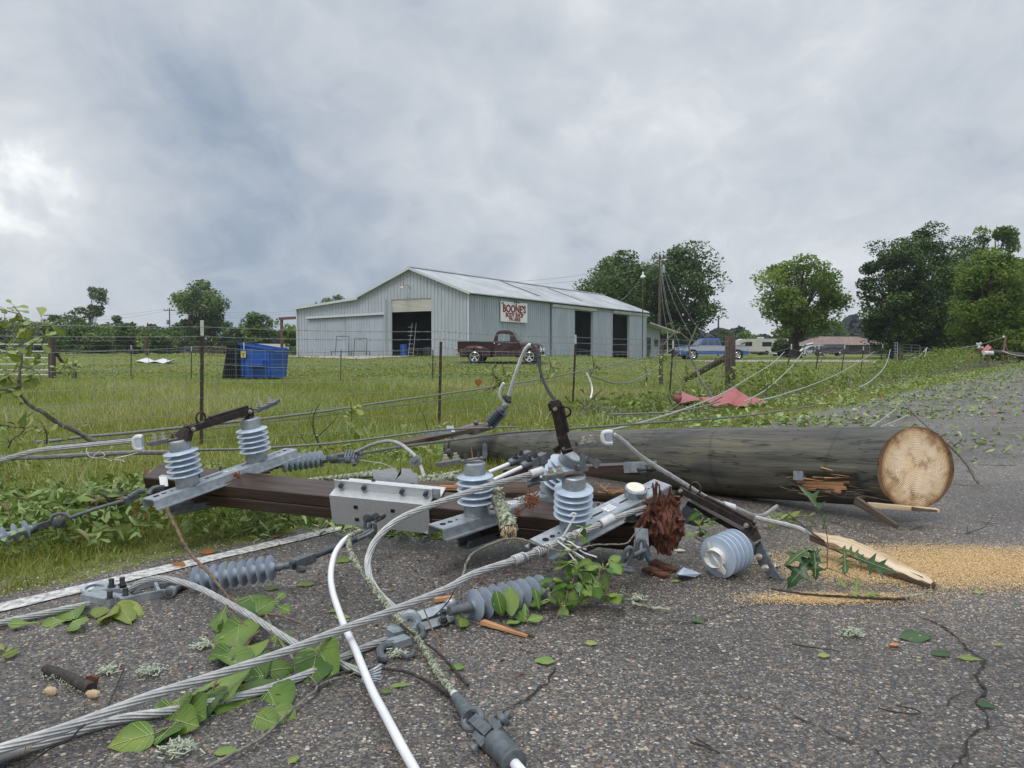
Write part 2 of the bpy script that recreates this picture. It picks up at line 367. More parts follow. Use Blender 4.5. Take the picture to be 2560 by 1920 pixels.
# ------------------------------------------------------------------ mesh builder and tagging
def frame(ax, up=(0, 0, 1)):
 z = Vector(ax).normalized(); u = Vector(up)
 if abs(z.dot(u.normalized())) > .98: u = Vector((1, 0, 0)) if abs(z.x) < .9 else Vector((0, 1, 0))
 x = u.cross(z).normalized(); y = z.cross(x)
 return x, y, z
def spline(pts, step=.02):
 pts = [Vector(p) for p in pts]
 if len(pts) == 2:
  n = max(2, int((pts[1] - pts[0]).length / step)); return [pts[0].lerp(pts[1], i / n) for i in range(n + 1)]
 out = []
 q = [pts[0] * 2 - pts[1]] + pts + [pts[-1] * 2 - pts[-2]]
 for i in range(1, len(q) - 2):
  a, b, c, d = q[i - 1], q[i], q[i + 1], q[i + 2]
  n = max(1, int((c - b).length / step))
  for k in range(n):
   t = k / n
   out.append(.5 * ((2 * b) + (c - a) * t + (2 * a - 5 * b + 4 * c - d) * t * t + (3 * b - a - 3 * c + d) * t ** 3))
 out.append(pts[-1]); return out
WPOS = {}
class MB:
 def __init__(s, T=None): s.v = []; s.f = []; s.mi = []; s.sm = []; s.m = 0; s.T = T; s.tint = []; s.tv = .5; s.ax = []
 def add(s, vs, fs, smooth=False, ax=None):
  o = len(s.v)
  for i, p in enumerate(vs):
   p = Vector(p); s.v.append(s.T @ p if s.T else p); s.tint.append(s.tv)
   s.ax.append(ax[i] if ax else None)
  for f in fs: s.f.append([o + i for i in f]); s.mi.append(s.m); s.sm.append(smooth)
 def box(s, c, size, fr=None, taper=1.0):
  c = Vector(c); x, y, z = fr if fr else (Vector((1, 0, 0)), Vector((0, 1, 0)), Vector((0, 0, 1)))
  a, b, h = size[0] / 2, size[1] / 2, size[2] / 2
  vs = []; ax = []
  for dz in (-1, 1):
   k = taper if dz > 0 else 1
   for dx, dy in ((-1, -1), (1, -1), (1, 1), (-1, 1)):
    vs.append(c + x * (dx * a * k) + y * (dy * b * k) + z * (dz * h)); ax.append((dz * h, dx * a, dy * b))
  s.add(vs, [(3, 2, 1, 0), (4, 5, 6, 7), (0, 1, 5, 4), (1, 2, 6, 5), (2, 3, 7, 6), (3, 0, 4, 7)], False, ax)
 def beam(s, a, b, w, h, up=(0, 0, 1), w2=None, h2=None, seg=1):
  """bar from a to b: w sideways, h along up"""
  a = Vector(a); b = Vector(b); x, y, z = frame(b - a, up); L = (b - a).length
  w2 = w if w2 is None else w2; h2 = h if h2 is None else h2
  vs = []; ax = []
  for k in range(seg + 1):
   t = k / seg; c = a.lerp(b, t); ww = w + (w2 - w) * t; hh = h + (h2 - h) * t
   for dx, dy in ((-1, -1), (1, -1), (1, 1), (-1, 1)):
    vs.append(c + x * dx * ww / 2 + y * dy * hh / 2); ax.append((t * L, dx * ww / 2, dy * hh / 2))
  fs = [(3, 2, 1, 0), (seg * 4, seg * 4 + 1, seg * 4 + 2, seg * 4 + 3)]
  for k in range(seg):
   for j in range(4): fs.append((k * 4 + j, k * 4 + (j + 1) % 4, k * 4 + 4 + (j + 1) % 4, k * 4 + 4 + j))
  s.add(vs, fs, False, ax)
 def prism(s, prof, a, b, up=(0, 0, 1), smooth=False):
  """closed 2d profile [(x,y)] swept from a to b, y along up"""
  a = Vector(a); b = Vector(b); x, y, z = frame(b - a, up); n = len(prof); L = (b - a).length
  vs = [a + x * p[0] + y * p[1] for p in prof] + [b + x * p[0] + y * p[1] for p in prof]
  ax = [(0, p[0], p[1]) for p in prof] + [(L, p[0], p[1]) for p in prof]
  s.add(vs, [tuple(range(n - 1, -1, -1)), tuple(range(n, 2 * n))] + [(i, (i + 1) % n, n + (i + 1) % n, n + i) for i in range(n)], smooth, ax)
 def lathe(s, base, axis, prof, n=24, smooth=True, cap=True):
  """prof = [(r, h)]"""
  base = Vector(base); x, y, z = frame(axis)
  vs = []; ax = []
  for r, h in prof:
   for k in range(n):
    t = 2 * math.pi * k / n; vs.append(base + z * h + x * r * math.cos(t) + y * r * math.sin(t)); ax.append((h, r * math.cos(t), r * math.sin(t)))
  fs = [(i * n + k, i * n + (k + 1) % n, (i + 1) * n + (k + 1) % n, (i + 1) * n + k) for i in range(len(prof) - 1) for k in range(n)]
  s.add(vs, fs, smooth, ax)
  if cap:
   o = len(s.v); m = len(prof)
   s.f.append([o - m * n + k for k in range(n - 1, -1, -1)]); s.mi.append(s.m); s.sm.append(False)
   s.f.append([o - n + k for k in range(n)]); s.mi.append(s.m); s.sm.append(False)
 def cyl(s, a, b, r, r2=None, n=12, smooth=True):
  a = Vector(a); b = Vector(b); s.lathe(a, b - a, [(r, 0), (r if r2 is None else r2, (b - a).length)], n, smooth)
 def tube(s, pts, r, n=8, smooth=True, lobes=0, twist=0., depth=.12, jit=0., closed=False):
  """swept tube; r scalar or list; lobes + twist (radians per metre) make laid strands"""
  pts = [Vector(p) for p in pts]; N = len(pts)
  t0 = (pts[1] - pts[0]).normalized(); x, y, _ = frame(t0)
  vs = []; ax = []; d = 0.; prev = t0
  for i, p in enumerate(pts):
   t = ((pts[min(i + 1, N - 1)] - pts[max(i - 1, 0)]) if not closed else (pts[(i + 1) % N] - pts[i - 1])).normalized()
   q = prev.rotation_difference(t); x = q @ x; x = (x - t * x.dot(t)).normalized(); y = t.cross(x); prev = t
   if i: d += (pts[i] - pts[i - 1]).length
   rr = r[i] if isinstance(r, (list, tuple)) else r
   for k in range(n):
    a = 2 * math.pi * k / n
    q_ = rr
    if lobes: q_ = rr * (1 - depth * (1 - abs(math.sin(lobes * (a) / 2)) ** .7))
    if jit: q_ *= 1 + random.uniform(-jit, jit)
    aa = a + twist * d
    vs.append(p + x * q_ * math.cos(aa) + y * q_ * math.sin(aa)); ax.append((d, rr * math.cos(a), rr * math.sin(a)))
  fs = [(i * n + k, i * n + (k + 1) % n, (i + 1) * n + (k + 1) % n, (i + 1) * n + k) for i in range(N - 1) for k in range(n)]
  if closed: fs += [((N - 1) * n + k, (N - 1) * n + (k + 1) % n, (k + 1) % n, k) for k in range(n)]
  else: fs += [tuple(range(n - 1, -1, -1)), tuple((N - 1) * n + k for k in range(n))]
  s.add(vs, fs, smooth, ax)
 def ring(s, c, axis, Rr, r, n=20, m=8, sx=1., up=(0, 0, 1)):
  c = Vector(c); x, y, z = frame(axis, up)
  s.tube([c + x * (Rr * sx * math.cos(2 * math.pi * k / n)) + y * (Rr * math.sin(2 * math.pi * k / n)) for k in range(n)], r, m, closed=True)
 def ball(s, c, r, n=10, sq=(1, 1, 1), jit=0., fr=None):
  c = Vector(c); x, y, z = fr if fr else (Vector((1, 0, 0)), Vector((0, 1, 0)), Vector((0, 0, 1)))
  vs = []; m = n // 2 + 1
  for i in range(m + 1):
   a = math.pi * i / m
   for k in range(n):
    b = 2 * math.pi * k / n; q = r * (1 + random.uniform(-jit, jit))
    vs.append(c + x * (q * sq[0] * math.sin(a) * math.cos(b)) + y * (q * sq[1] * math.sin(a) * math.sin(b)) + z * (q * sq[2] * math.cos(a)))
  s.add(vs, [(i * n + k, (i + 1) * n + k, (i + 1) * n + (k + 1) % n, i * n + (k + 1) % n) for i in range(m) for k in range(n)], True)
 def poly(s, pts, th=0., n=None):
  """flat polygon, thickness th along its normal"""
  pts = [Vector(p) for p in pts]
  if n is None: n = (pts[1] - pts[0]).cross(pts[2] - pts[1]).normalized()
  k = len(pts)
  if not th: s.add(pts, [tuple(range(k))]); return
  n = Vector(n)
  s.add(pts + [p - n * th for p in pts], [tuple(range(k)), tuple(range(2 * k - 1, k - 1, -1))] + [(i, k + i, k + (i + 1) % k, (i + 1) % k) for i in range(k)])
 def loft(s, secs, n=20, cap=True, smooth=True):
  """secs: (x, yc, zc, hw, hh, power) rounded sections along local x"""
  vs = []
  for x, yc, zc, hw, hh, p in secs:
   for k in range(n):
    a = 2 * math.pi * k / n; c, si = math.cos(a), math.sin(a)
    vs.append((x, yc + hw * math.copysign(abs(c) ** (2 / p), c), zc + hh * math.copysign(abs(si) ** (2 / p), si)))
  fs = [(i * n + k, i * n + (k + 1) % n, (i + 1) * n + (k + 1) % n, (i + 1) * n + k) for i in range(len(secs) - 1) for k in range(n)]
  if cap: fs += [tuple(range(n - 1, -1, -1)), tuple((len(secs) - 1) * n + k for k in range(n))]
  s.add(vs, fs, smooth)
 def side(s, prof, hw, y0=0.):
  """closed side outline [(x,z)] given width by hw(x,z)"""
  k = len(prof)
  vs = [(x, y0 + hw(x, z), z) for x, z in prof] + [(x, y0 - hw(x, z), z) for x, z in prof]
  s.add(vs, [tuple(range(k)), tuple(range(2 * k - 1, k - 1, -1))] + [(i, k + i, k + (i + 1) % k, (i + 1) % k) for i in range(k)])
 def build(s, name, mats, parent=None, org=None, sharp=35):
  if isinstance(mats, str): mats = [mats]
  v = np.array([tuple(p) for p in s.v], dtype=np.float64).reshape(-1, 3)
  if parent is not None: o0 = WPOS[parent.name]
  elif org is not None: o0 = Vector(org)
  else:
   lo = v.min(0); hi = v.max(0); o0 = Vector(((lo[0] + hi[0]) / 2, (lo[1] + hi[1]) / 2, lo[2]))
  me = bpy.data.meshes.new(name)
  me.from_pydata((v - np.array(o0)).tolist(), [], s.f)
  me.polygons.foreach_set('material_index', s.mi); me.polygons.foreach_set('use_smooth', s.sm)
  for q in mats: me.materials.append(MATS[q])
  if any(abs(t - .5) > 1e-6 for t in s.tint) or len(mats) and 'leaf' in mats[0]:
   at = me.attributes.new('tint', 'FLOAT', 'POINT'); at.data.foreach_set('value', s.tint)
  if any(a is not None for a in s.ax):
   at = me.attributes.new('axuv', 'FLOAT_VECTOR', 'POINT')
   at.data.foreach_set('vector', np.array([a if a is not None else (0, 0, 0) for a in s.ax], dtype=np.float32).ravel())
  me.update()
  if any(s.sm) and sharp: me.set_sharp_from_angle(angle=R(sharp))
  o = bpy.data.objects.new(name, me); COL.objects.link(o)
  if parent is not None: o.parent = parent
  else: o.location = o0
  WPOS[o.name] = o0.copy()
  return o
def tag(o, label=None, cat=None, group=None, kind=None):
 if label: o['label'] = label
 if cat: o['category'] = cat
 if group: o['group'] = group
 if kind: o['kind'] = kind
 return o
def thing(name, label, cat, loc, group=None):
 o = bpy.data.objects.new(name, None); COL.objects.link(o); o.location = loc; o.empty_display_size = .1
 WPOS[o.name] = Vector(loc); return tag(o, label, cat, group)
def scatter(name, tv, tf, pos, rot, scl, mname, tint=None, label=None, kind='stuff', parent=None, cat=None):
 """many copies of a small template in one mesh (numpy): pos (n,3), rot (n,3,3), scl (n,) or (n,3)"""
 tv = np.array(tv, float); n = len(pos); m = len(tv); scl = np.asarray(scl, float)
 if scl.ndim == 1: scl = scl[:, None].repeat(3, 1)
 V = np.einsum('nij,nmj->nmi', rot, tv[None] * scl[:, None, :]) + pos[:, None, :]
 V = V.reshape(-1, 3)
 o0 = np.zeros(3) if parent is None else np.array(WPOS[parent.name])
 V = V - o0
 fl = [len(f) for f in tf]; base = np.concatenate([np.array(f) for f in tf])
 loops = (base[None, :] + (np.arange(n) * m)[:, None]).ravel().astype(np.int32)
 sizes = np.tile(np.array(fl, np.int32), n)
 starts = np.concatenate([[0], np.cumsum(sizes)[:-1]]).astype(np.int32)
 me = bpy.data.meshes.new(name)
 me.vertices.add(len(V)); me.vertices.foreach_set('co', V.astype(np.float32).ravel())
 me.loops.add(len(loops)); me.loops.foreach_set('vertex_index', loops)
 me.polygons.add(len(sizes)); me.polygons.foreach_set('loop_start', starts); me.polygons.foreach_set('loop_total', sizes)
 me.update(calc_edges=True)
 if tint is not None:
  at = me.attributes.new('tint', 'FLOAT', 'POINT'); at.data.foreach_set('value', np.repeat(tint, m).astype(np.float32))
 me.materials.append(MATS[mname])
 o = bpy.data.objects.new(name, me); COL.objects.link(o)
 if parent is not None: o.parent = parent
 WPOS[o.name] = Vector(o0)
 return tag(o, label, cat, None, kind)
def rots(n, tilt=math.pi, yaw=None, roll=None):
 """random rotation matrices: yaw about z, tilt away from flat"""
 a = RNG.uniform(0, 2 * np.pi, n) if yaw is None else yaw
 b = RNG.normal(0, tilt, n); c = RNG.normal(0, tilt, n) if roll is None else roll
 def m(ax, t):
  c_, s_ = np.cos(t), np.sin(t); z = np.zeros(n); o = np.ones(n)
  if ax == 2: A = [[c_, -s_, z], [s_, c_, z], [z, z, o]]
  elif ax == 0: A = [[o, z, z], [z, c_, -s_], [z, s_, c_]]
  else: A = [[c_, z, s_], [z, o, z], [-s_, z, c_]]
  return np.array(A).transpose(2, 0, 1)
 return m(2, a) @ m(0, b) @ m(1, c)
LEAFP = {
 'obov': ([.0, .18, .35, .5, .65, .8, .92, 1.0], [.015, .04, .10, .18, .26, .28, .18, .02]),
 'lance': ([0, .15, .35, .55, .75, .9, 1], [.015, .09, .15, .16, .12, .06, .0]),
 'heart': ([0, .04, .12, .28, .45, .62, .78, .9, 1], [.10, .28, .41, .47, .44, .35, .22, .10, .0]),
 'round': ([0, .1, .3, .5, .7, .88, 1], [.02, .15, .27, .30, .25, .13, .0]),
 'oak': ([0, .12, .2, .26, .36, .42, .50, .58, .66, .72, .80, .88, 1], [.02, .03, .20, .05, .05, .34, .10, .08, .30, .12, .08, .10, 0])}
OAKF = [0, 0, .06, 0, 0, .08, 0, 0, .1, 0, 0, 0, 0]
def leaf(mb, base, d, nrm, L, kind='obov', curl=.25, fold=.25, tint=.5, wid=1.0):
 d = Vector(d).normalized(); nrm = Vector(nrm); nrm = (nrm - d * nrm.dot(d))
 if nrm.length < .05: nrm = d.orthogonal()
 nrm.normalize(); sd = d.cross(nrm)
 ts, ws = LEAFP[kind]; vs = []; n = len(ts)
 for i, (t, w) in enumerate(zip(ts, ws)):
  zc = -curl * t * t; a = Vector(base) + d * (t * L * (1 - .15 * abs(curl) * t)) + nrm * zc * L
  fw = OAKF[i] * L if kind == 'oak' else 0
  wv = math.sin(t * 9 + tint * 20) * .03
  vs += [a + sd * w * L * wid + nrm * (w * fold + wv) * L + d * fw, a, a - sd * w * L * wid + nrm * (w * fold - wv) * L + d * fw]
 fs = []
 for i in range(n - 1):
  o = i * 3; fs += [(o, o + 1, o + 4, o + 3), (o + 1, o + 2, o + 5, o + 4)]
 mb.add(vs, fs, True); k = len(vs); mb.tint[-k:] = [min(1, tint + (.3 if i % 3 == 1 else 0)) for i in range(k)]; return vs
# ------------------------------------------------------------------ ground, road
E0 = np.array([-.728, 3.54]); EU = np.array([.598, .801]); EN = np.array([-.801, .598])
def sd_road(x, y): return (x - E0[0]) * EN[0] + (y - E0[1]) * EN[1]
def sstep(a, b, v):
 t = np.clip((v - a) / (b - a), 0, 1); return t * t * (3 - 2 * t)
def terr(x, y):
 x = np.asarray(x, float); y = np.asarray(y, float); s = sd_road(x, y)
 left = -.20 * sstep(.2, 2.8, s) + .012 * np.sin(x * 2.1 + y) * sstep(.3, 1.5, s)
 ra = np.interp(y, [25, 45, 52, 70, 400], [0, .20, .66, .58, .5]); rb = np.interp(y, [25, 66, 400], [0, .30, .30])
 w = sstep(4, 13, x); rise = (ra * (1 - w) + rb * w) * sstep(5, 13, s)
 z = np.where(s > .17, left + rise, -.015)
 z = np.where(s < -7.3, -.03 - .15 * sstep(-7.5, -11, -(-s)) * 0, z)
 return z
def tz(x, y): return float(terr(x, y))
def ongr(px, D):
 X = (px - 1280) / FPX * D; X = P(px, 900, D).x; return Vector((X, D, tz(X, D)))
nr, na = 230, 320
rad = np.geomspace(.4, 1600, nr); ang = np.linspace(0, 2 * np.pi, na, endpoint=False)
gx = np.concatenate([[0], (rad[:, None] * np.sin(ang)[None]).ravel()]); gy = np.concatenate([[0], (rad[:, None] * np.cos(ang)[None]).ravel()])
gz = terr(gx, gy)
fs = [(0, 1 + (k + 1) % na, 1 + k) for k in range(na)]
for i in range(nr - 1):
 a = 1 + i * na; b = a + na
 fs += [(a + k, a + (k + 1) % na, b + (k + 1) % na, b + k) for k in range(na)]
me = bpy.data.meshes.new('ground'); me.from_pydata(np.stack([gx, gy, gz], 1).tolist(), [], fs); me.materials.append(M['grass_ground'])
me.polygons.foreach_set('use_smooth', [True] * len(fs))
ground = bpy.data.objects.new('ground', me); COL.objects.link(ground); tag(ground, kind='structure')
def rp(s, t, z=0.0):
 p = E0 + EN * s + EU * t; return (p[0], p[1], z)
def edge_wob(t): return .03 * math.sin(t * 2.3) + .025 * math.sin(t * 7.1 + 1) + .012 * math.sin(t * 23)
mb = MB(); ts = [-8 + i * .12 for i in range(420)] + [43 + i * 8 for i in range(40)]
vs = []
for t in ts: vs += [rp(.15 + edge_wob(t), t), rp(-7.2, t)]
mb.add(vs, [(2 * i, 2 * i + 1, 2 * i + 3, 2 * i + 2) for i in range(len(ts) - 1)])
tag(mb.build('road', 'asphalt', org=(0, 0, 0)), kind='structure')
mb = MB(); vs = []
for t in [q for q in ts if q < 2.6]:
 w = .043 + random.uniform(-.006, .006)
 vs += [rp(w, t, .004), rp(-w + random.uniform(-.006, .006), t, .004)]
mb.add(vs, [(2 * i, 2 * i + 1, 2 * i + 3, 2 * i + 2) for i in range(len(vs) // 2 - 1)])
tag(mb.build('edge_line', 'road_paint', org=(0, 0, 0)), kind='structure')
# cracks in the asphalt
def crack(pts, w0):
 mb = MB(); q = [G(*p) for p in pts]
 pp = []
 for i in range(len(q) - 1):
  n = max(2, int((q[i + 1] - q[i]).length / .018))
  for k in range(n): pp.append(q[i].lerp(q[i + 1], k / n))
 pp.append(q[-1]); o = Vector((0, 0, 0)); vs = []; N = len(pp)
 for i, p in enumerate(pp):
  o = o * .75 + Vector((random.uniform(-.007, .007), random.uniform(-.009, .009), 0))
  t = (pp[min(i + 1, N - 1)] - pp[max(0, i - 1)]).normalized(); sd = Vector((-t.y, t.x, 0))
  w = w0 * random.uniform(.25, 1.25) * (1 - .6 * abs(2 * i / N - 1))
  c = p + o; vs += [(c.x + sd.x * w, c.y + sd.y * w, .0035), (c.x - sd.x * w, c.y - sd.y * w, .0035)]
 mb.add(vs, [(2 * i, 2 * i + 1, 2 * i + 3, 2 * i + 2) for i in range(N - 1)])
 tag(mb.build('road_crack', 'crack_dark', org=(0, 0, 0)), kind='structure')
crack([(1300, 1615), (1340, 1650), (1378, 1672), (1366, 1715), (1320, 1750), (1250, 1790), (1170, 1815)], .0032)
crack([(1395, 1583), (1520, 1570), (1640, 1564), (1730, 1560), (1830, 1528), (1960, 1498), (2030, 1488)], .0028)
crack([(2230, 1500), (2300, 1540), (2370, 1570), (2420, 1625), (2478, 1655), (2440, 1688), (2450, 1730), (2440, 1760), (2465, 1800), (2400, 1850), (2410, 1880), (2370, 1925)], .0042)
crack([(1930, 1765), (2060, 1820), (2100, 1845), (2200, 1880), (2240, 1925)], .003)
crack([(2450, 1730), (2400, 1745), (2370, 1768), (2330, 1775)], .002)
crack([(1930, 1765), (1850, 1740), (1700, 1725)], .0018)
crack([(2478, 1655), (2600, 1640)], .002)
# dark wet patch of worn grit by the verge
def sheet(name, pts, z, mname, lift=0.006, kind='structure', label=None, n=1):
 mb = MB(); c = Vector((sum(p[0] for p in pts) / len(pts), sum(p[1] for p in pts) / len(pts), 0))
 mb.add([(p[0], p[1], (tz(p[0], p[1]) if z is None else z) + lift) for p in pts], [tuple(range(len(pts)))])
 return tag(mb.build(name, mname), label, None, None, kind)
# ------------------------------------------------------------------ barn
BX, BY = -2.92, 52.0
LD = Vector((.62, 1, 0)).normalized(); FD = Vector((-1, .62, 0)).normalized()
BC = Vector((BX, BY, 0)); KL = 1 / Vector((.62, 1, 0)).length
def tl(px):      # metres along the long wall seen at this pixel column
 k = (px - 1280) / FPX; return ((52 * k + 2.92) / (.62 - k)) / KL
def tf_(px):     # metres along the front wall
 k = (px - 1280) / FPX; return ((BX - k * 52) / (1 + k * .62)) / KL
ZE = 4.74; ZP = 6.55
U_ST = tf_(901); U_A = tf_(745); U_PK = U_ST / 2
barn = thing('metal_barn', 'long pale blue-grey corrugated metal barn with a white gabled roof, the only barn', 'barn', (BX, BY, .4))
def wall(nm, o, d, inward, top, u0, u1, openings, mname='barn_siding', z0=-.1, th=.06, ribs=.3, parent=None):
 """vertical wall with rectangular openings [(ua,ub,za,zb)]; top(u) gives height"""
 mb = MB(); o = Vector(o)
 us = sorted(set([u0, u1] + [q for a in openings for q in a[:2]] + [BRK for BRK in (U_PK,) if top is ftop and u0 < BRK < u1] + ([U_ST] if top is ftop and u0 < U_ST < u1 else [])))
 def pt(u, z, k=0.): p = o + d * u - inward * k; return (p.x, p.y, z)
 for a, b in zip(us[:-1], us[1:]):
  mid = (a + b) / 2; spans = [(z0, None)]
  for ua, ub, za, zb in openings:
   if ua <= mid <= ub:
    spans = [(zb, None)] + ([(z0, za)] if za > z0 + .01 else [])
  for za, zb in spans:
   ta = top(a + 1e-4) if zb is None else zb; tb = top(b - 1e-4) if zb is None else zb
   v = [pt(a, za), pt(b, za), pt(b, tb), pt(a, ta), pt(a, za, -th), pt(b, za, -th), pt(b, tb, -th), pt(a, ta, -th)]
   mb.add(v, [(0, 1, 2, 3), (7, 6, 5, 4), (0, 4, 5, 1), (1, 5, 6, 2), (2, 6, 7, 3), (3, 7, 4, 0)])
 u = u0 + .15
 while u < u1:
  za = z0; segs = [(z0, top(u) - .05)]
  for ua, ub, oa, ob in openings:
   if ua - .05 <= u <= ub + .05: segs = [(ob + .05, top(u) - .05)]
  for a, b in segs:
   if b > a + .05:
    c = o + d * u - inward * .018
    mb.box((c.x, c.y, (a + b) / 2), (.045, .036, b - a), (d, inward, Vector((0, 0, 1))), 1)
  u += ribs
 return mb.build(nm, mname, parent or barn)
def ftop(u):
 if u <= U_ST: return ZP - (ZP - ZE) * abs(u - U_PK) / U_PK
 return 4.66 - (4.66 - 4.08) * (u - U_ST) / (U_A - U_ST)
fd0, fd1 = tf_(1079), tf_(980)
in_f = LD.copy(); in_l = FD.copy()
DOORZ = .8 + (878 - 748) * 54.5 / FPX + .02
wall('front_wall', (BX, BY, 0), FD, in_f, ftop, 0, U_A, [(fd0, fd1, -.1, DOORZ)], 'barn_siding_stained')
LEN = tl(1614)
o1 = (tl(1434), tl(1478)); o2 = (tl(1529.5), tl(1569)); zo = 4.22
wall('side_wall', (BX, BY, 0), LD, in_l, lambda u: ZE, 0, LEN, [(o1[0], o1[1], -.1, zo), (o2[0], o2[1], -.1, zo)])
far0 = BC + LD * LEN
wall('back_wall', far0, FD, -LD, ftop, 0, U_A, [])
wall('left_wall', BC + FD * U_A, LD, -FD, lambda u: 4.08, 0, LEN, [])
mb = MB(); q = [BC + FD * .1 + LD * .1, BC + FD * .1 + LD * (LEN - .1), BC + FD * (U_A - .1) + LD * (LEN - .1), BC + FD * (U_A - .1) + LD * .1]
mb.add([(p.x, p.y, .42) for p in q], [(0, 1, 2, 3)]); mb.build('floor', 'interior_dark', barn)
# roofs with ribs
def roof(nm, uvz, mname='barn_roof', ov=.28, ribs=.45, th=.07, l0=None, l1=None):
 (u0, z0), (u1, z1) = uvz; mb = MB(); l0 = -ov if l0 is None else l0; l1 = LEN + ov if l1 is None else l1
 def pt(u, l, z): p = BC + FD * u + LD * l; return Vector((p.x, p.y, z))
 v = [pt(u0, l0, z0), pt(u0, l1, z0), pt(u1, l1, z1), pt(u1, l0, z1)]
 mb.add(v + [p + Vector((0, 0, -th)) for p in v], [(0, 1, 2, 3), (7, 6, 5, 4), (0, 4, 5, 1), (1, 5, 6, 2), (2, 6, 7, 3), (3, 7, 4, 0)])
 l = l0 + .1
 while l < l1:
  mb.beam(pt(u0, l, z0 + .02), pt(u1, l, z1 + .02), .05, .04); l += ribs
 return mb.build(nm, mname, barn)
sl = (ZP - ZE) / U_PK
r1 = roof('roof', ((-.3, ZE - .3 * sl + .08), (U_PK, ZP + .08)))
roof('roof', ((U_PK + .002, ZP + .079), (U_ST + .25, ZE - .25 * sl + .079)))
roof('lean_to_roof', ((U_ST + .05, 4.72), (U_A + .25, 4.12)))
mb = MB()
def bp(u, l, z): p = BC + FD * u + LD * l; return Vector((p.x, p.y, z))
mb.beam(bp(U_PK, -.32, ZP + .12), bp(U_PK, LEN + .3, ZP + .12), .35, .05)
l = .3
while l < LEN: mb.box(bp(U_PK, l, ZP + .16), (.18, .14, .07)); l += .9
mb.build('ridge_cap', 'barn_trim', barn)
mb = MB()
for a, b in (((-.34, ZE - .34 * sl), (U_PK, ZP)), ((U_PK, ZP), (U_ST + .05, ZE)), ((U_ST, 4.62), (U_A + .25, 4.06))):
 mb.beam(bp(a[0], -.31, a[1] + .03), bp(b[0], -.31, b[1] + .03), .05, .17)
mb.beam(bp(-.03, -.05, -.1), bp(-.03, -.05, ZE - .05), .12, .12, (1, 0, 0)); mb.beam(bp(U_A, -.05, -.1), bp(U_A, -.05, 4.05), .1, .1, (1, 0, 0))
mb.build('gable_trim', 'barn_trim', barn)
mb = MB()
mb.beam(bp(-.1, .1, ZE - .1), bp(-.1, LEN, ZE - .1), .12, .09); mb.build('eave_gutter', 'shadow_line', barn)
mb = MB(); mb.beam(bp(-.05, tl(1375), .3), bp(-.05, tl(1375), ZE - .15), .09, .09, (1, 0, 0)); mb.build('downpipe', 'shadow_line', barn)
# rust streak panels on the roof
mb = MB()
for px in (1325, 1440):
 mb = MB(); t = tl(px) + 3.; mb.beam(bp(.9, t, ZE + .9 * sl + .125), bp(U_PK - .4, t - .05, ZP - .4 * sl + .125), .3, .02); mb.build('roof_patch', 'brown_shingle', barn)
# roll-up door
mb = MB(); zt = DOORZ; zb = DOORZ - .86; k = 0
while zb + k * .085 < zt:
 z = zb + k * .085; mb.tube([bp(fd0, .10, z), bp(fd1, .10, z)], .05, 8); k += 1
rd = mb.build('roll_up_door', 'rv_cream', barn)
mb = MB()
mb.beam(bp(fd1 + .35, -.06, .3), bp(fd1 + .35, -.06, zt), .7, .05, FD); mb.build('door_jamb', 'barn_trim', barn)
# sliding doors with tracks
def slab(nm, u0, u1, z0, z1, off, mname='barn_siding', axis='L', ribs=.25):
 mb = MB(); d = LD if axis == 'L' else FD; inn = in_l if axis == 'L' else in_f; o = BC - inn * off
 p0 = o + d * u0; p1 = o + d * u1; c = (p0 + p1) / 2
 mb.box((c.x, c.y, (z0 + z1) / 2), (abs(u1 - u0), .05, z1 - z0), (d, inn, Vector((0, 0, 1))))
 u = u0 + .12
 while u < u1 - .05:
  q = o + d * u - inn * .035; mb.box((q.x, q.y, (z0 + z1) / 2), (.04, .03, z1 - z0 - .02), (d, inn, Vector((0, 0, 1)))); u += ribs
 return mb.build(nm, mname, barn)
slab('sliding_door', tl(1376.5), tl(1433.5), .15, 4.28, .10)
slab('sliding_door', tl(1478.5), tl(1528), .12, 4.28, .10)
slab('sliding_door', tl(1570), tl(1613), .05, 4.28, .10)
for a, b in ((1376, 1486), (1529, 1618)):
 mb = MB(); mb.prism([(-.12, 0), (.12, 0), (.16, -.22), (-.05, -.22)], bp(-.14, tl(a), 4.52), bp(-.14, tl(b), 4.52)); mb.build('door_track', 'barn_roof', barn)
slab('sliding_door', tf_(868), tf_(775), .35, 3.25, .09, axis='F')
slab('sliding_door', tf_(963), tf_(869.5), .35, 3.32, .12, axis='F')
mb = MB(); mb.beam(bp(tf_(970), -.2, 3.5), bp(tf_(774), -.2, 3.36), .22, .16); mb.build('door_track', 'barn_trim', barn)
mb = MB(); mb.beam(bp(tf_(968), -.2, 3.4), bp(tf_(774), -.2, 3.26), .2, .05); mb.build('painted_track_shadow', 'shadow_line', barn)  # solid dark strip painted in as the shade below the door track
# gable light
mb = MB(); c = bp(tf_(1013), 0, .8 + (878 - 717) * 54.4 / FPX)
mb.tube(spline([c + Vector((.35, -.1, -.25)), c + Vector((.33, -.5, .08)), c + Vector((.05, -.75, .02))], .1), .03, 6)
mb.lathe(c + Vector((-.05, -.75, -.12)), (0, 0, 1), [(.26, 0), (.2, .06), (.08, .1), (.07, .38), (.0, .4)], 12); mb.build('gable_lamp', 'bolt_zinc', barn)
mb = MB(); c = bp(-.25, tl(1284), 4.45); mb.beam(c + Vector((0, 0, .1)), c - Vector((0, 0, .35)), .06, .06, (1, 0, 0)); mb.ball(c + Vector((.15, -.12, -.1)), .09); mb.ball(c + Vector((-.1, -.14, -.05)), .07); mb.build('flood_lamp', 'bolt_dark', barn)
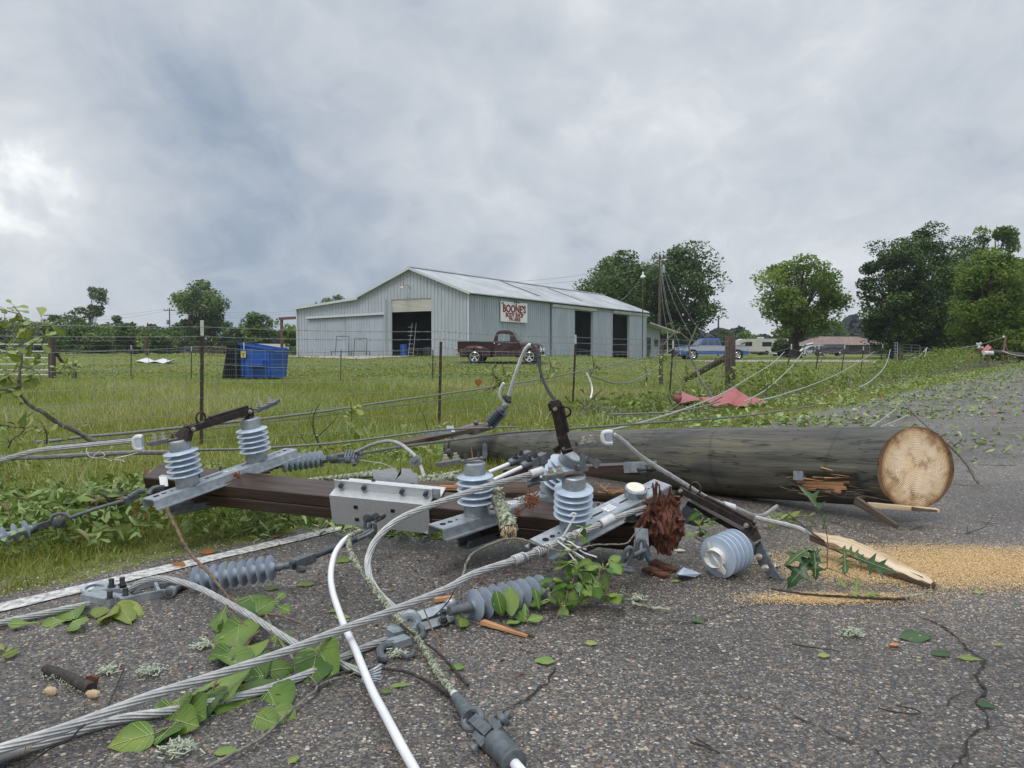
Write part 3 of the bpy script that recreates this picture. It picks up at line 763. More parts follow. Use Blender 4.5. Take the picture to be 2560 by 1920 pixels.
# shop sign
def text_mesh(txt, size, bold, o, ux, uz, nrm, w, mname, parent, nm='lettering', depth=.008):
 cu = bpy.data.curves.new('t', 'FONT'); cu.body = txt; cu.size = size; cu.align_x = 'CENTER'; cu.align_y = 'CENTER'; cu.extrude = depth; cu.offset = bold; cu.resolution_u = 3
 ob = bpy.data.objects.new('t', cu); me0 = bpy.data.meshes.new_from_object(ob)
 co = np.array([v.co for v in me0.vertices]); ww = co[:, 0].max() - co[:, 0].min(); co[:, 0] -= (co[:, 0].max() + co[:, 0].min()) / 2; co[:, 1] -= (co[:, 1].max() + co[:, 1].min()) / 2
 k = w / ww
 mb = MB(); mb.add([Vector(o) + ux * (c[0] * k) + uz * c[1] + nrm * c[2] for c in co], [tuple(p.vertices) for p in me0.polygons])
 bpy.data.objects.remove(ob); bpy.data.curves.remove(cu)
 return mb.build(nm, mname, parent)
s0, s1 = tl(1248), tl(1314); cs = (s0 + s1) / 2; sw = s1 - s0; zc = .8 + (878 - 777.5) * 54.8 / FPX; sh = 1.44
mb = MB(); c = bp(-.12, cs, zc); mb.box(c, (sw, .05, sh), (LD, FD, Vector((0, 0, 1))))
sign = mb.build('sign_board', 'sign_white', barn); sign['label'] = "white sign board lettered in dark red, Boone's Body Shop 791-5055"
up = Vector((0, 0, 1))
text_mesh("BOONE'S", .74, .026, bp(-.152, cs + .02, zc + .24), LD, up, -FD, sw * .87, 'sign_red', sign)
text_mesh("BODY SHOP", .43, .016, bp(-.152, cs + .03, zc - .22), LD, up, -FD, sw * .67, 'sign_red', sign)
text_mesh("791-5055", .33, .012, bp(-.152, cs + .02, zc - .53), LD, up, -FD, sw * .43, 'sign_red', sign)
text_mesh("Bill", .17, .0, bp(-.152, cs - sw * .44, zc + .58), (LD + up * .25).normalized(), (up - LD * .25).normalized(), -FD, sw * .08, 'sign_red', sign)
# lean-to porch at the far end
c0 = tl(1614) + .05; c1 = tl(1662);
mb = MB()
def lw(u0, u1, z0, z1, off=0.):
 a = bp(off, u0, 0); b = bp(off, u1, 0); c = (a + b) / 2; mb.box((c.x, c.y, (z0 + z1) / 2), (u1 - u0, .06, z1 - z0), (LD, FD, up))
dd0, dd1 = tl(1629), tl(1640); ww0, ww1 = tl(1648), tl(1656)
zt_ = lambda px, D: .8 + (878 - px) * D / FPX
lw(c0, dd0, -.1, 3.35, .6); lw(dd0, dd1, 2.2, 3.2, .6); lw(dd1, c1, -.1, 3.05, .6)
mb.build('lean_to_wall', 'barn_siding', barn)
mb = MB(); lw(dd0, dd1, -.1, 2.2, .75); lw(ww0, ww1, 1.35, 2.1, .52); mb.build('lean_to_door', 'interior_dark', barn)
mb = MB(); mb.beam(bp(-.2, c1 + .2, -.1), bp(-.2, c1 + .2, 2.9), .1, .1, (1, 0, 0)); mb.build('porch_post', 'white_tin', barn)
mb = MB(); v = [bp(-.4, LEN + .1, 3.75), bp(-.4, tl(1690), 2.9), bp(6, tl(1690), 2.9), bp(6, LEN + .1, 3.75)]
mb.add(v + [p - Vector((0, 0, .12)) for p in v], [(3, 2, 1, 0), (4, 5, 6, 7), (0, 1, 5, 4), (1, 2, 6, 5), (2, 3, 7, 6)])
mb.build('lean_to_roof', 'barn_roof', barn)
# things inside the open bays
mb = MB()
for u, l, z, s in ((fd0 + .6, 2.5, .42, .5), (fd1 - .5, 3.5, .42, .6), (fd1 - 1.6, 5, .42, .8), (fd0 + 1.5, 6, .42, .7)):
 p = bp(u, l, z + s / 2); mb.box(p, (s, s * .8, s)); mb.box(p + up * (s * .6), (s * .6, s * .5, s * .2))
for i in range(3): mb.beam(bp(fd0 + .4, 4, .8 + i * .6), bp(fd1 - .4, 4, .8 + i * .6), .4, .04)
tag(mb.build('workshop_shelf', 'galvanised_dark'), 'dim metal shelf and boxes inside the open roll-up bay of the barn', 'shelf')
mb = MB(); p = bp(fd1 - .35, .9, .42); mb.lathe(p, up, [(.29, 0), (.29, .28), (.3, .29), (.29, .3), (.29, .58), (.3, .6), (.29, .62), (.29, .88)], 16)
tag(mb.build('steel_drum', 'dumpster_blue'), 'blue steel drum just inside the roll-up door of the barn', 'drum')
mb = MB()
a = bp(fd1 - .75, .9, .42)
for dx in (0, .45): mb.beam(a + FD * -dx, a + FD * (-dx - .15 + dx * .2) + up * 2.4 + LD * .3, .05, .03)
for i in range(7): mb.beam(a + up * (.3 * i + .3), a - FD * .45 + up * (.3 * i + .3), .03, .03)
tag(mb.build('step_ladder', 'gate_steel'), 'grey ladder leaning inside the roll-up bay beside the blue drum', 'ladder')
# carport frame at the left
cp = thing('carport_frame', 'rust-brown steel carport frame standing off the left wall of the barn', 'carport', tuple(bp(U_A + 2., 0, .4)))
pc = P(705, 880, 62.5)
mb = MB(); mb.beam((pc.x, 62.5, .2), (pc.x, 62.5, 3.35), .2, .2, (1, 0, 0)); mb.build('post', 'rust_brown', cp)
mb = MB(); e = bp(U_A, 1.2, 0); mb.beam((pc.x - .2, 62.5, 3.4), (e.x, e.y, 3.5), .15, .2); mb.build('crossbeam', 'rust_brown', cp)
# concrete aprons in front of the doors
def apron(pts, nm, mname='concrete'):
 mb = MB(); q = [Vector(p) for p in pts]; n = 10; vs = []
 for i in range(n + 1):
  for j in range(n + 1):
   a = q[0].lerp(q[1], i / n); b = q[3].lerp(q[2], i / n); p = a.lerp(b, j / n); vs.append((p.x, p.y, tz(p.x, p.y) + .03))
 mb.add(vs, [(i * (n + 1) + j, i * (n + 1) + j + 1, (i + 1) * (n + 1) + j + 1, (i + 1) * (n + 1) + j) for i in range(n) for j in range(n)])
 return tag(mb.build(nm, mname), kind='structure')
apron([bp(fd0 - .6, -.1, 0), bp(fd1 + .3, -.1, 0), bp(fd1 + 4.2, -7, 0), bp(fd0 + 1.2, -6, 0)], 'concrete_apron')
apron([bp(tf_(868) - 1, -.1, 0), bp(tf_(770) + .5, -.1, 0), bp(tf_(748) + 1., -6.5, 0), bp(tf_(800), -6.5, 0)], 'concrete_apron')
g1, g2, g3, g4 = ongr(1700, 62), ongr(2190, 62), ongr(2210, 56), ongr(1780, 55)
apron([g1, g2, g3, g4], 'gravel_drive', 'gravel')
def tube_frame(nm, px0, px1, D, z1, label, lean=.3):
 a = ongr(px0, D); b = ongr(px1, D); mb = MB(); h = up * z1
 pts = [a, a + h + Vector((.05, lean, 0)), b + h + Vector((0, lean, 0)), b]
 for i in range(3): mb.tube([pts[i], pts[i + 1]], .02, 6)
 mb.tube([a + Vector((-.3, -.3, .35)), b + Vector((.4, -.3, .35))], .022, 6)
 for p in (a + Vector((-.2, -.3, 0)), b + Vector((.3, -.3, 0))): mb.tube([p, p + up * .35], .03, 6)
 tag(mb.build(nm, 'twig_dark'), label, 'rack')
tube_frame('tubular_rack', 838, 871, 56.5, 1.45, 'dark tubular rack standing by the sliding doors, left one of two')
tube_frame('tubular_rack', 884, 916, 55.5, 1.25, 'dark tubular rack nearer the roll-up door, right one of two')
# ------------------------------------------------------------------ trees
def leafquad(s):
 return [(-.5 * s, -.32 * s, 0), (.1 * s, -.42 * s, .1 * s), (.55 * s, .0, 0), (.05 * s, .4 * s, -.08 * s), (-.45 * s, .25 * s, .06 * s)], [(0, 1, 2, 3, 4)]
TREEGRP = {}
def tree(nm, px, D, topy, wpx, mname, label, nclus=45, nleaf=9000, leaf_s=.34, lowf=.12, trunk_r=.3, spread=.5, group=None, shape='oval', basez=None, seed=0, gap=.17, lean=0., bark='bark'):
 leaf_s *= .66; nleaf = int(nleaf * (1.45 if px < 700 else 1.7)); nclus = int(nclus * 1.45); gap *= .92
 rng = np.random.default_rng(seed + int(px)); random.seed(seed + int(px))
 b = ongr(px, D)
 if basez is not None: b.z = basez
 H = CAMZ + (878 - topy) * D / FPX - b.z; W = wpx * D / FPX / 2
 root = thing(nm, label, 'tree', tuple(b), group)
 # crown clusters
 cz0 = H * lowf; cen = []
 tries = 0
 while len(cen) < nclus and tries < 5000:
  tries += 1
  u = rng.normal(size=3); u /= np.linalg.norm(u); r = rng.uniform(.35, 1.0) ** .5
  p = u * r
  zn = (p[2] + 1) / 2
  if shape == 'vase': k = .45 + .6 * zn
  elif shape == 'cone': k = 1.1 - .75 * zn
  elif shape == 'flat': k = .9
  elif shape == 'top': k = 1.;
  else: k = 1.
  q = np.array([p[0] * W * k * .86 + lean * zn, p[1] * W * k * .86, cz0 + zn * (H - cz0) * .95])
  cen.append(q)
 cen = np.array(cen)
 # trunk and limbs
 mb = MB(); hf = min(.42, lowf + .16)
 top = Vector((lean * .8, 0, H * .86)); base = Vector((0, 0, -.2)); mid = Vector((rng.normal(0, W * .05), 0, H * hf))
 sp = spline([base, mid, Vector((lean * .5 + rng.normal(0, W * .06), rng.normal(0, W * .06), H * .62)), top], H / 14)
 rr = [trunk_r * (1.25 if i == 0 else 1) * (1 - .88 * i / (len(sp) - 1)) for i in range(len(sp))]
 mb.tube([p + b for p in sp], rr, 8)
 for c in cen[:min(len(cen), 40)]:
  t = min(.9, max(hf * .8, c[2] / H * .62 + rng.uniform(-.08, .05))); k = int(t * (len(sp) - 1)); s0 = sp[k]; cv = Vector(c)
  m1 = s0.lerp(cv, .5) + Vector((0, 0, rng.uniform(-.02, .08) * H * .5))
  pts = spline([s0, m1, cv], H / 16); r0 = rr[k] * rng.uniform(.35, .6)
  mb.tube([p + b for p in pts], [max(.02, r0 * (1 - .85 * i / (len(pts) - 1))) for i in range(len(pts))], 5)
 mb.build('trunk', bark, root)
 # leaves
 wts = rng.uniform(.5, 1.4, len(cen)); wts /= wts.sum(); idx = rng.choice(len(cen), nleaf, p=wts)
 csz = (W * gap) * rng.uniform(.7, 1.5, len(cen))
 g = rng.normal(size=(nleaf, 3)); g /= np.maximum(1e-6, np.linalg.norm(g, axis=1))[:, None]; g *= (rng.uniform(.15, 1, nleaf) ** .5)[:, None] * 1.55
 pos = cen[idx] + g * csz[idx][:, None] * np.array([1.15, 1.15, .75])
 pos[:, 2] = np.clip(pos[:, 2], .15, H)
 tint = np.clip(rng.normal(.45, .20, len(cen))[idx] + rng.normal(0, .12, nleaf), 0, 1)
 tv, tf = leafquad(1.0)
 global RNG
 RNG, keep = rng, RNG
 rot = rots(nleaf, .62); RNG = keep
 scatter('crown', tv, tf, pos + np.array(b), rot, rng.uniform(.6, 1.3, nleaf) * leaf_s, mname, tint, kind=None, parent=root)
 return root
TL = 'trees along the far left side of the field'
tree('tall_bare_tree', 226, 150, 716, 78, 'crown_hazy', 'tall thin tree with a wispy leafy top rising above the left tree line', 11, 1500, .55, .5, .26, group=TL, shape='flat', gap=.20, lean=1.)
tree('broad_tree', 505, 125, 699, 150, 'crown_mid', 'tallest broad open tree left of the barn, behind the T-post with the white tip', 34, 6500, .5, .16, .42, group=TL, shape='vase', gap=.19)
tree('broad_tree', 168, 145, 772, 100, 'crown_hazy', 'rounded pale bushy tree left of the thin tall tree', 26, 3600, .62, .02, .3, group=TL)
tree('broad_tree', 225, 120, 808, 130, 'crown_mid', 'low dark bushy tree under the thin tall tree', 26, 4200, .5, .0, .3, group=TL, gap=.22)
tree('broad_tree', 292, 150, 785, 80, 'crown_hazy', 'pale loose tree just right of the thin tall tree', 22, 2600, .6, .05, .25, group=TL)
tree('broad_tree', 338, 118, 798, 100, 'crown_mid', 'dark green small tree behind the thin grey pole in the far field', 24, 3600, .5, .0, .25, group=TL, gap=.2)
tree('broad_tree', 400, 112, 815, 100, 'crown_mid', 'low dark tree at the foot of the far utility pole with crossarms', 24, 3400, .48, .0, .25, group=TL, gap=.2)
tree('broad_tree', 445, 135, 806, 90, 'crown_mid', 'small dark crown just left of the tallest broad tree', 20, 2600, .5, .02, .25, group=TL, gap=.2)
tree('broad_tree', 560, 140, 800, 90, 'crown_mid', 'low green tree between the tallest broad tree and the blue dumpster', 22, 3000, .5, .0, .25, group=TL, gap=.2)
tree('broad_tree', 652, 120, 767, 100, 'crown_mid', 'loose airy green tree just left of the carport post', 26, 4200, .46, .06, .26, group=TL, shape='vase', gap=.19)
tree('broad_tree', 735, 90, 806, 60, 'crown_light', 'small bright green tree seen through the carport frame', 14, 1600, .36, .0, .16, group=TL, gap=.25)
tree('broad_tree', 20, 120, 786, 150, 'crown_hazy', 'big hazy tree at the far left edge behind the leafy branch', 28, 4200, .5, .0, .3, group=TL, gap=.2)
tree('broad_tree', 110, 130, 812, 110, 'crown_mid', 'dark low tree behind the left steel gate and wooden post', 24, 3400, .5, .0, .3, group=TL, gap=.2)
tree('broad_tree', 60, 140, 800, 120, 'crown_mid', 'green rounded tree between the hazy edge tree and the left gate', 24, 3600, .5, .0, .25, group=TL, gap=.2)
tree('broad_tree', 262, 128, 812, 90, 'crown_mid', 'green low tree filling the gap right of the thin tall tree', 22, 3000, .5, .0, .25, group=TL, gap=.2)
tree('broad_tree', 610, 130, 812, 80, 'crown_mid', 'low green tree right behind the blue dumpster', 20, 2600, .5, .0, .25, group=TL, gap=.2)
tree('broad_tree', 835, 170, 738, 90, 'crown_mid', 'dark treetop showing above the low left roof of the barn', 20, 2600, .6, .3, .3, group='trees behind the barn', gap=.22)
tree('broad_tree', 885, 175, 744, 60, 'crown_mid', 'smaller dark treetop over the barn roof next to the gable step', 16, 1700, .6, .3, .3, group='trees behind the barn', gap=.24)
tree('broad_tree', 1287, 150, 704, 26, 'crown_light', 'tiny bright treetop peeping over the barn ridge', 6, 500, .45, .75, .15, group='trees behind the barn', gap=.5)
tree('oak_tree', 1560, 112, 632, 235, 'crown_mid', 'big rounded dark oak on the left behind the barn roof, left half of the pair', 46, 13000, .5, .12, .6, group='large trees beyond the barn', gap=.2, seed=3)
tree('oak_tree', 1690, 104, 608, 240, 'crown_dark', 'largest dark oak behind the utility pole and the lean-to', 52, 15000, .46, .05, .6, group='large trees beyond the barn', gap=.2, seed=5)
tree('pecan_tree', 1988, 78, 624, 236, 'crown_light', 'bright green open tree with dark spreading limbs above the white car', 44, 10500, .34, .14, .62, group='large trees on the right', shape='oval', gap=.165, seed=2)
tree('cedar_tree', 2232, 70, 574, 188, 'crown_dark', 'dark feathery evergreen left of the tall group on the right', 52, 15000, .28, .03, .4, group='large trees on the right', gap=.19, seed=1)
tree('cedar_tree', 2300, 74, 548, 190, 'crown_dark', 'tallest dark evergreen in the middle of the group on the right', 52, 15000, .28, .03, .45, group='large trees on the right', gap=.2, seed=8)
tree('cedar_tree', 2400, 80, 575, 180, 'crown_dark', 'dark evergreen behind the bright green tree on the right', 48, 12000, .3, .03, .45, group='large trees on the right', gap=.2, seed=4)
tree('pecan_tree', 2480, 86, 548, 130, 'crown_mid', 'tall open treetop rising behind the bright green tree at the right', 28, 5500, .36, .35, .4, group='large trees on the right', gap=.18, seed=4)
tree('pecan_tree', 2475, 62, 618, 190, 'crown_light', 'bright leafy green tree at the right edge in front of the dark evergreens', 50, 14000, .26, .03, .35, group='large trees on the right', gap=.19, seed=6)
tree('pecan_tree', 2590, 64, 632, 170, 'crown_light', 'bright green tree cut off by the right edge of the photo', 44, 11000, .27, .02, .35, group='large trees on the right', gap=.2, seed=7)
tree('cedar_tree', 2350, 88, 700, 300, 'crown_dark', 'low dense dark tree filling the foot of the evergreen group', 40, 11000, .36, .0, .4, group='large trees on the right', gap=.24, seed=9)
tree('broad_tree', 2560, 90, 700, 260, 'crown_dark', 'shadowy dark tree low behind the downed poles at the right edge', 36, 8000, .36, .0, .4, group='large trees on the right', gap=.24, seed=10)
tree('broad_tree', 1838, 130, 822, 90, 'crown_mid', 'rounded green bush behind the lamp pole and blue pickup', 24, 3800, .46, .0, .25, group='small trees by the road house', gap=.22)
tree('broad_tree', 1900, 140, 836, 80, 'crown_mid', 'low green bush behind the cream travel trailer', 20, 2600, .46, .0, .25, group='small trees by the road house', gap=.22)
tree('broad_tree', 2070, 200, 798, 100, 'crown_mid', 'round green tree behind the brown-roofed house', 26, 4200, .46, .05, .25, group='small trees by the road house', gap=.22)
tree('broad_tree', 1968, 90, 850, 70, 'crown_dark', 'dark shrubby growth round the foot of the bright open tree', 22, 3200, .34, .0, .2, group='small trees by the road house', gap=.24)
# far pine wood along the horizon
n = 26000; D_ = RNG.uniform(210, 300, n); pxs = RNG.uniform(-250, 2900, n)
top = 845 - 26 * sstep(1700, 1800, pxs) + 16 * np.sin(pxs / 71.) + 9 * np.sin(pxs / 23.) + 6 * np.sin(pxs / 9.)
top = np.where(pxs < 700, top - 6, top)
Hh = (878 - top) * D_ / FPX; zz = .4 + Hh * RNG.uniform(0, 1, n) ** .8
pos = np.stack([(pxs - 1280) / FPX * D_, D_, zz], 1)
tv, tf = leafquad(1.0)
scatter('far_woods', tv, tf, pos, rots(n, 1.0), RNG.uniform(1.3, 3.0, n), 'crown_pine_hazed', RNG.uniform(0, 1, n), 'band of hazy dark pine woods along the horizon', cat='woods')
# ------------------------------------------------------------------ vehicles
def place(px, D, yaw, z=None, s=1.):
 b = ongr(px, D)
 if z is not None: b.z = z
 return b, Matrix.Translation(b) @ Matrix.Rotation(yaw, 4, 'Z') @ Matrix.Scale(s, 4)
def wheel(parent, T, x, y, r, w, spokes=5, out=1, rimm='chrome'):
 mb = MB(T); a = (0, out, 0); c = Vector((x, y, r))
 mb.lathe(c - Vector(a) * w, a, [(r * .62, 0), (r * .96, .01), (r, .04), (r, w - .04), (r * .95, w), (r * .70, w), (r * .68, w - .04)], 28)
 ty = mb.build('wheel', 'tyre', parent)
 mb = MB(T); f = c + Vector(a) * -.02
 mb.lathe(f - Vector(a) * .06, a, [(r * .70, 0), (r * .70, .075), (r * .655, .085), (r * .62, .075), (r * .60, .01)], 28, cap=False)
 for k in range(spokes):
  t = 2 * math.pi * k / spokes + .3; d = Vector((math.cos(t), 0, math.sin(t)))
  mb.beam(f - Vector(a) * .01, f + d * r * .64, r * .16, .03, a, w2=r * .22)
 mb.lathe(f - Vector(a) * .02, a, [(r * .15, 0), (r * .13, .05), (.01, .055)], 12)
 mb.build('rim', rimm, ty)
 mb = MB(T); mb.lathe(c - Vector(a) * (w * .8), a, [(r * .62, 0), (r * .62, .02)], 20); mb.build('brake_disc', 'tyre', ty)
def vintage_truck():
 b, T = place(1260, 46.3, R(-9), s=1.10); b.z -= .03; T.translation.z -= .03
 t = thing('vintage_pickup', 'dark maroon vintage pickup truck with rounded fenders and chrome wheels parked before the barn', 'pickup truck', tuple(b))
 mb = MB(T)
 # bed
 for y in (-.66, .66):
  mb.box((-1.42, y, .87), (2.0, .05, .56)); mb.beam((-2.42, y * 1.04, 1.17), (-.42, y * 1.04, 1.17), .09, .05)
 mb.box((-2.4, 0, .87), (.05, 1.3, .56)); mb.box((-.46, 0, .9), (.05, 1.3, .6)); mb.box((-1.42, 0, .64), (1.95, 1.3, .05))
 mb.box((-1.3, 0, .5), (2.1, 1.0, .2))
 mb.build('cargo_bed', 'paint_maroon', t)
 mb = MB(T); hw = lambda x, z: .80 if z < 1.15 else .80 - (z - 1.15) * .30
 prof = [(-.42, .42), (-.44, 1.1), (-.40, 1.35), (-.34, 1.58), (-.24, 1.71), (-.08, 1.77), (.2, 1.785), (.42, 1.76), (.56, 1.69), (.64, 1.58), (.82, 1.22), (.95, 1.17), (.97, .42)]
 mb.side(prof, hw); cab = mb.build('cab', 'paint_maroon', t)
 # hood and nose
 mb = MB(T)
 mb.loft([(.86, 0, .80, .66, .40, 3.5), (1.2, 0, .81, .58, .39, 3.2), (1.6, 0, .80, .49, .365, 3), (1.9, 0, .775, .43, .33, 2.8), (2.04, 0, .75, .38, .28, 2.6), (2.08, 0, .72, .30, .2, 2.4)], 24)
 hd = mb.build('hood', 'paint_maroon', t)
 def fender(xc, x0, x1, zt, y, nm):
  n = 14; xs = [x0 + (x1 - x0) * i / n for i in range(n + 1)]
  for side in (1, -1):
   mb = MB(T)
   rows = []
   for x in xs:
    u = (x - xc) / ((x1 - xc) if x > xc else (xc - x0)); h = zt - .30 * abs(u) ** 3.2
    g = abs(x - xc); wz = .36 + math.sqrt(max(0, .40 ** 2 - g ** 2)) if g < .40 else .34
    wdt = .22 * (1 - .35 * abs(u) ** 4)
    rows.append([(x, side * (y - .08), h), (x, side * (y + wdt * .55), h - .02), (x, side * (y + wdt * .92), h - .10), (x, side * (y + wdt), (h + wz) / 2), (x, side * (y + wdt), min(wz, h - .06)), (x, side * (y + wdt * .5), min(wz, h - .06))])
   m = 6; mb.add([p for r_ in rows for p in r_], [(i * m + j, i * m + j + 1, (i + 1) * m + j + 1, (i + 1) * m + j) if side > 0 else (i * m + j, (i + 1) * m + j, (i + 1) * m + j + 1, i * m + j + 1) for i in range(n) for j in range(m - 1)], True)
   for q in (0, n): mb.add(rows[q], [(0, 1, 2, 3, 4, 5)])
   mb.build(nm, 'paint_maroon', t)
 fender(-1.45, -2.25, -.62, .98, .68, 'rear_fender'); fender(1.5, .72, 2.12, .92, .62, 'front_fender')
 for s in (1, -1): mb = MB(T); mb.box((.16, s * .84, .40), (1.25, .2, .05)); mb.build('running_board', 'bolt_dark', t)
 for s in (1, -1):
  mb = MB(T); mb.add([(-.20, s * .735, 1.19), (.50, s * .735, 1.19), (.40, s * .652, 1.58), (.18, s * .641, 1.62), (-.12, s * .645, 1.60), (-.2, s * .67, 1.52)], [(0, 1, 2, 3, 4, 5) if s < 0 else (5, 4, 3, 2, 1, 0)])
  if s > 0: mb.build('window', 'car_glass_pale', cab)
 mb.build('window', 'car_glass_pale', cab); mb = MB(T); mb.add([(.815, -.64, 1.25), (.815, .64, 1.25), (.65, .58, 1.58), (.65, -.58, 1.58)], [(0, 1, 2, 3)])
 mb.build('windshield', 'car_glass_pale', cab)
 mb = MB(T); mb.beam((.12, -.75, 1.19), (.12, -.65, 1.6), .02, .02); mb.box((-.12, -.81, 1.04), (.14, .03, .03)); mb.ball((-.38, -.82, 1.08), .05, 8)
 for z in (.93, .99): mb.beam((1.28, -.565, z + .0), (1.86, -.445, z - .04), .012, .022)
 mb.build('chrome_trim', 'chrome', cab)
 mb = MB(T)
 for i in range(6): mb.beam((2.10 - .01 * i, -.36 - .015 * i, .86 - i * .07), (2.10 - .01 * i, .36 + .015 * i, .86 - i * .07), .04, .03)
 mb.build('grille', 'chrome', t)
 for s in (1, -1):
  mb = MB(T); mb.ball((2.10, s * .60, .72), .11, 12, (.5, 1, 1)); mb.build('headlight', 'lamp_glass', t)
 mb = MB(T); mb.tube(spline([(2.05, -.82, .42), (2.24, -.5, .42), (2.28, 0, .42), (2.24, .5, .42), (2.05, .82, .42)], .1), .055, 8); mb.build('front_bumper', 'chrome', t)
 mb = MB(T); mb.tube([(-2.52, -.7, .5), (-2.52, .7, .5)], .045, 8); mb.ball((-2.47, -.78, .78), .07, 8); mb.build('rear_bumper', 'chrome', t)
 for x in (-1.45, 1.5):
  for s in (1, -1): wheel(t, T, x, s * .86, .37, .24, 5, s)
 return t
vintage_truck()
def blue_truck():
 b, T = place(1778, 66, R(180) + R(4), s=1.)
 t = thing('blue_pickup', 'blue and silver two-tone extended cab pickup parked beyond the wooden fence post', 'pickup truck', tuple(b))
 hw = lambda x, z: .98 if z < 1.2 else .98 - (z - 1.2) * .45
 mb = MB(T)
 mb.side([(-2.9, .55), (-2.9, 1.12), (-.55, 1.15), (-.5, 1.17), (1.35, 1.18), (2.2, 1.12), (2.75, 1.02), (2.88, .85), (2.88, .5)], lambda x, z: .98)
 body = mb.build('body', 'paint_silver', t)
 mb = MB(T); mb.side([(-.55, 1.14), (-.45, 1.72), (-.3, 1.77), (.75, 1.77), (.95, 1.70), (1.45, 1.17)], hw); cab = mb.build('cab', 'paint_blue', t)
 mb = MB(T); mb.side([(-2.92, .42), (-2.92, .72), (2.9, .72), (2.9, .42)], lambda x, z: .99); mb.side([(-2.92, 1.1), (-2.92, 1.15), (-.5, 1.18), (-.5, 1.13)], lambda x, z: .99)
 mb.side([(1.3, 1.12), (1.3, 1.2), (2.2, 1.14), (2.78, 1.04), (2.86, .96), (2.2, 1.06)], lambda x, z: .985); mb.build('side_panel', 'paint_blue', t)
 for x0, x1, xt0, xt1 in ((.62, 1.2, .62, .88), (.12, .5, .12, .5), (-.42, 0, -.34, 0)):
  for s in (1, -1): mb = MB(T); mb.poly([(x0, s * .972, 1.24), (x1, s * .972, 1.24), (xt1, s * .80, 1.66), (xt0, s * .80, 1.66)][::s]); mb.build('window', 'car_glass', cab)
 mb = MB(T); mb.poly([(1.40, -.9, 1.23), (1.40, .9, 1.23), (1.0, .76, 1.66), (1.0, -.76, 1.66)]); mb.build('windshield', 'car_glass', cab)
 for s in (1, -1):
  mb = MB(T); mb.box((2.89, s * .72, .86), (.03, .36, .16)); mb.build('headlight', 'lamp_glass', t)
 for x in (2.93, -2.97): mb = MB(T); mb.box((x, 0, .5), (.12, 1.9, .15)); mb.build('bumper', 'chrome', t)
 for x in (-1.95, 1.9):
  for s in (1, -1): mb = MB(T); mb.lathe((x, s * .93, .40), (0, s, 0), [(.46, 0), (.46, .065)], 20); mb.build('wheel_well', 'tyre', t)
  for s in (1, -1): wheel(t, T, x, s * 1.01, .38, .24, 6, s)
blue_truck()
def car(px, D, yaw, label, mname, prof, win, nm='parked_car', s=1., cat='car', wx=(-1.35, 1.4)):
 b, T = place(px, D, yaw, s=s); t = thing(nm, label, cat, tuple(b)); hw = lambda x, z: .88 if z < .95 else .88 - (z - .95) * .35
 mb = MB(T); mb.side(prof, hw); mb.build('body', mname, t)
 for w in win:
  for sd_ in (1, -1): mb = MB(T); mb.poly([(x, sd_ * (hw(x, z) + .012), z) for x, z in w][::sd_]); mb.build('window', 'car_glass', t)
 for x in wx:
  for sd_ in (1, -1): wheel(t, T, x, sd_ * .89, .33, .2, 6, sd_)
 for sd_ in (1, -1):
  mb = MB(T); mb.box((2.17, sd_ * .62, .72), (.06, .3, .14)); mb.build('headlight', 'lamp_glass', t)
 return t
van = [(-2.15, .3), (-2.15, .95), (-1.95, 1.48), (-1.6, 1.58), (.2, 1.58), (.7, 1.45), (1.5, 1.02), (2.05, .85), (2.2, .6), (2.2, .3)]
car(1968, 106, R(184), 'white compact minivan parked below the bright green open tree', 'paint_white', van, [[(-1.85, 1.0), (-.75, 1.0), (-.75, 1.46), (-1.72, 1.46)], [(-.65, 1.0), (.2, 1.0), (.2, 1.48), (-.65, 1.48)], [(.3, 1.0), (1.25, 1.0), (.68, 1.36), (.3, 1.46)]])
car(2030, 116, R(185), 'pale silver car half hidden behind the fence right of the white minivan', 'paint_silver', van, [[(-1.85, 1.0), (-.2, 1.0), (-.2, 1.46), (-1.72, 1.46)], [(.0, 1.0), (1.25, 1.0), (.68, 1.36), (.0, 1.46)]])
car(2072, 112, R(175), 'black off-road car with a tall square cabin parked before the brown-roofed house', 'bolt_dark', [(-2.0, .4), (-2.0, 1.7), (.5, 1.7), (.75, 1.15), (2.0, 1.1), (2.1, .4)], [[(-1.8, 1.15), (-.6, 1.15), (-.6, 1.6), (-1.8, 1.6)], [(-.4, 1.15), (.5, 1.15), (.4, 1.6), (-.4, 1.6)]])
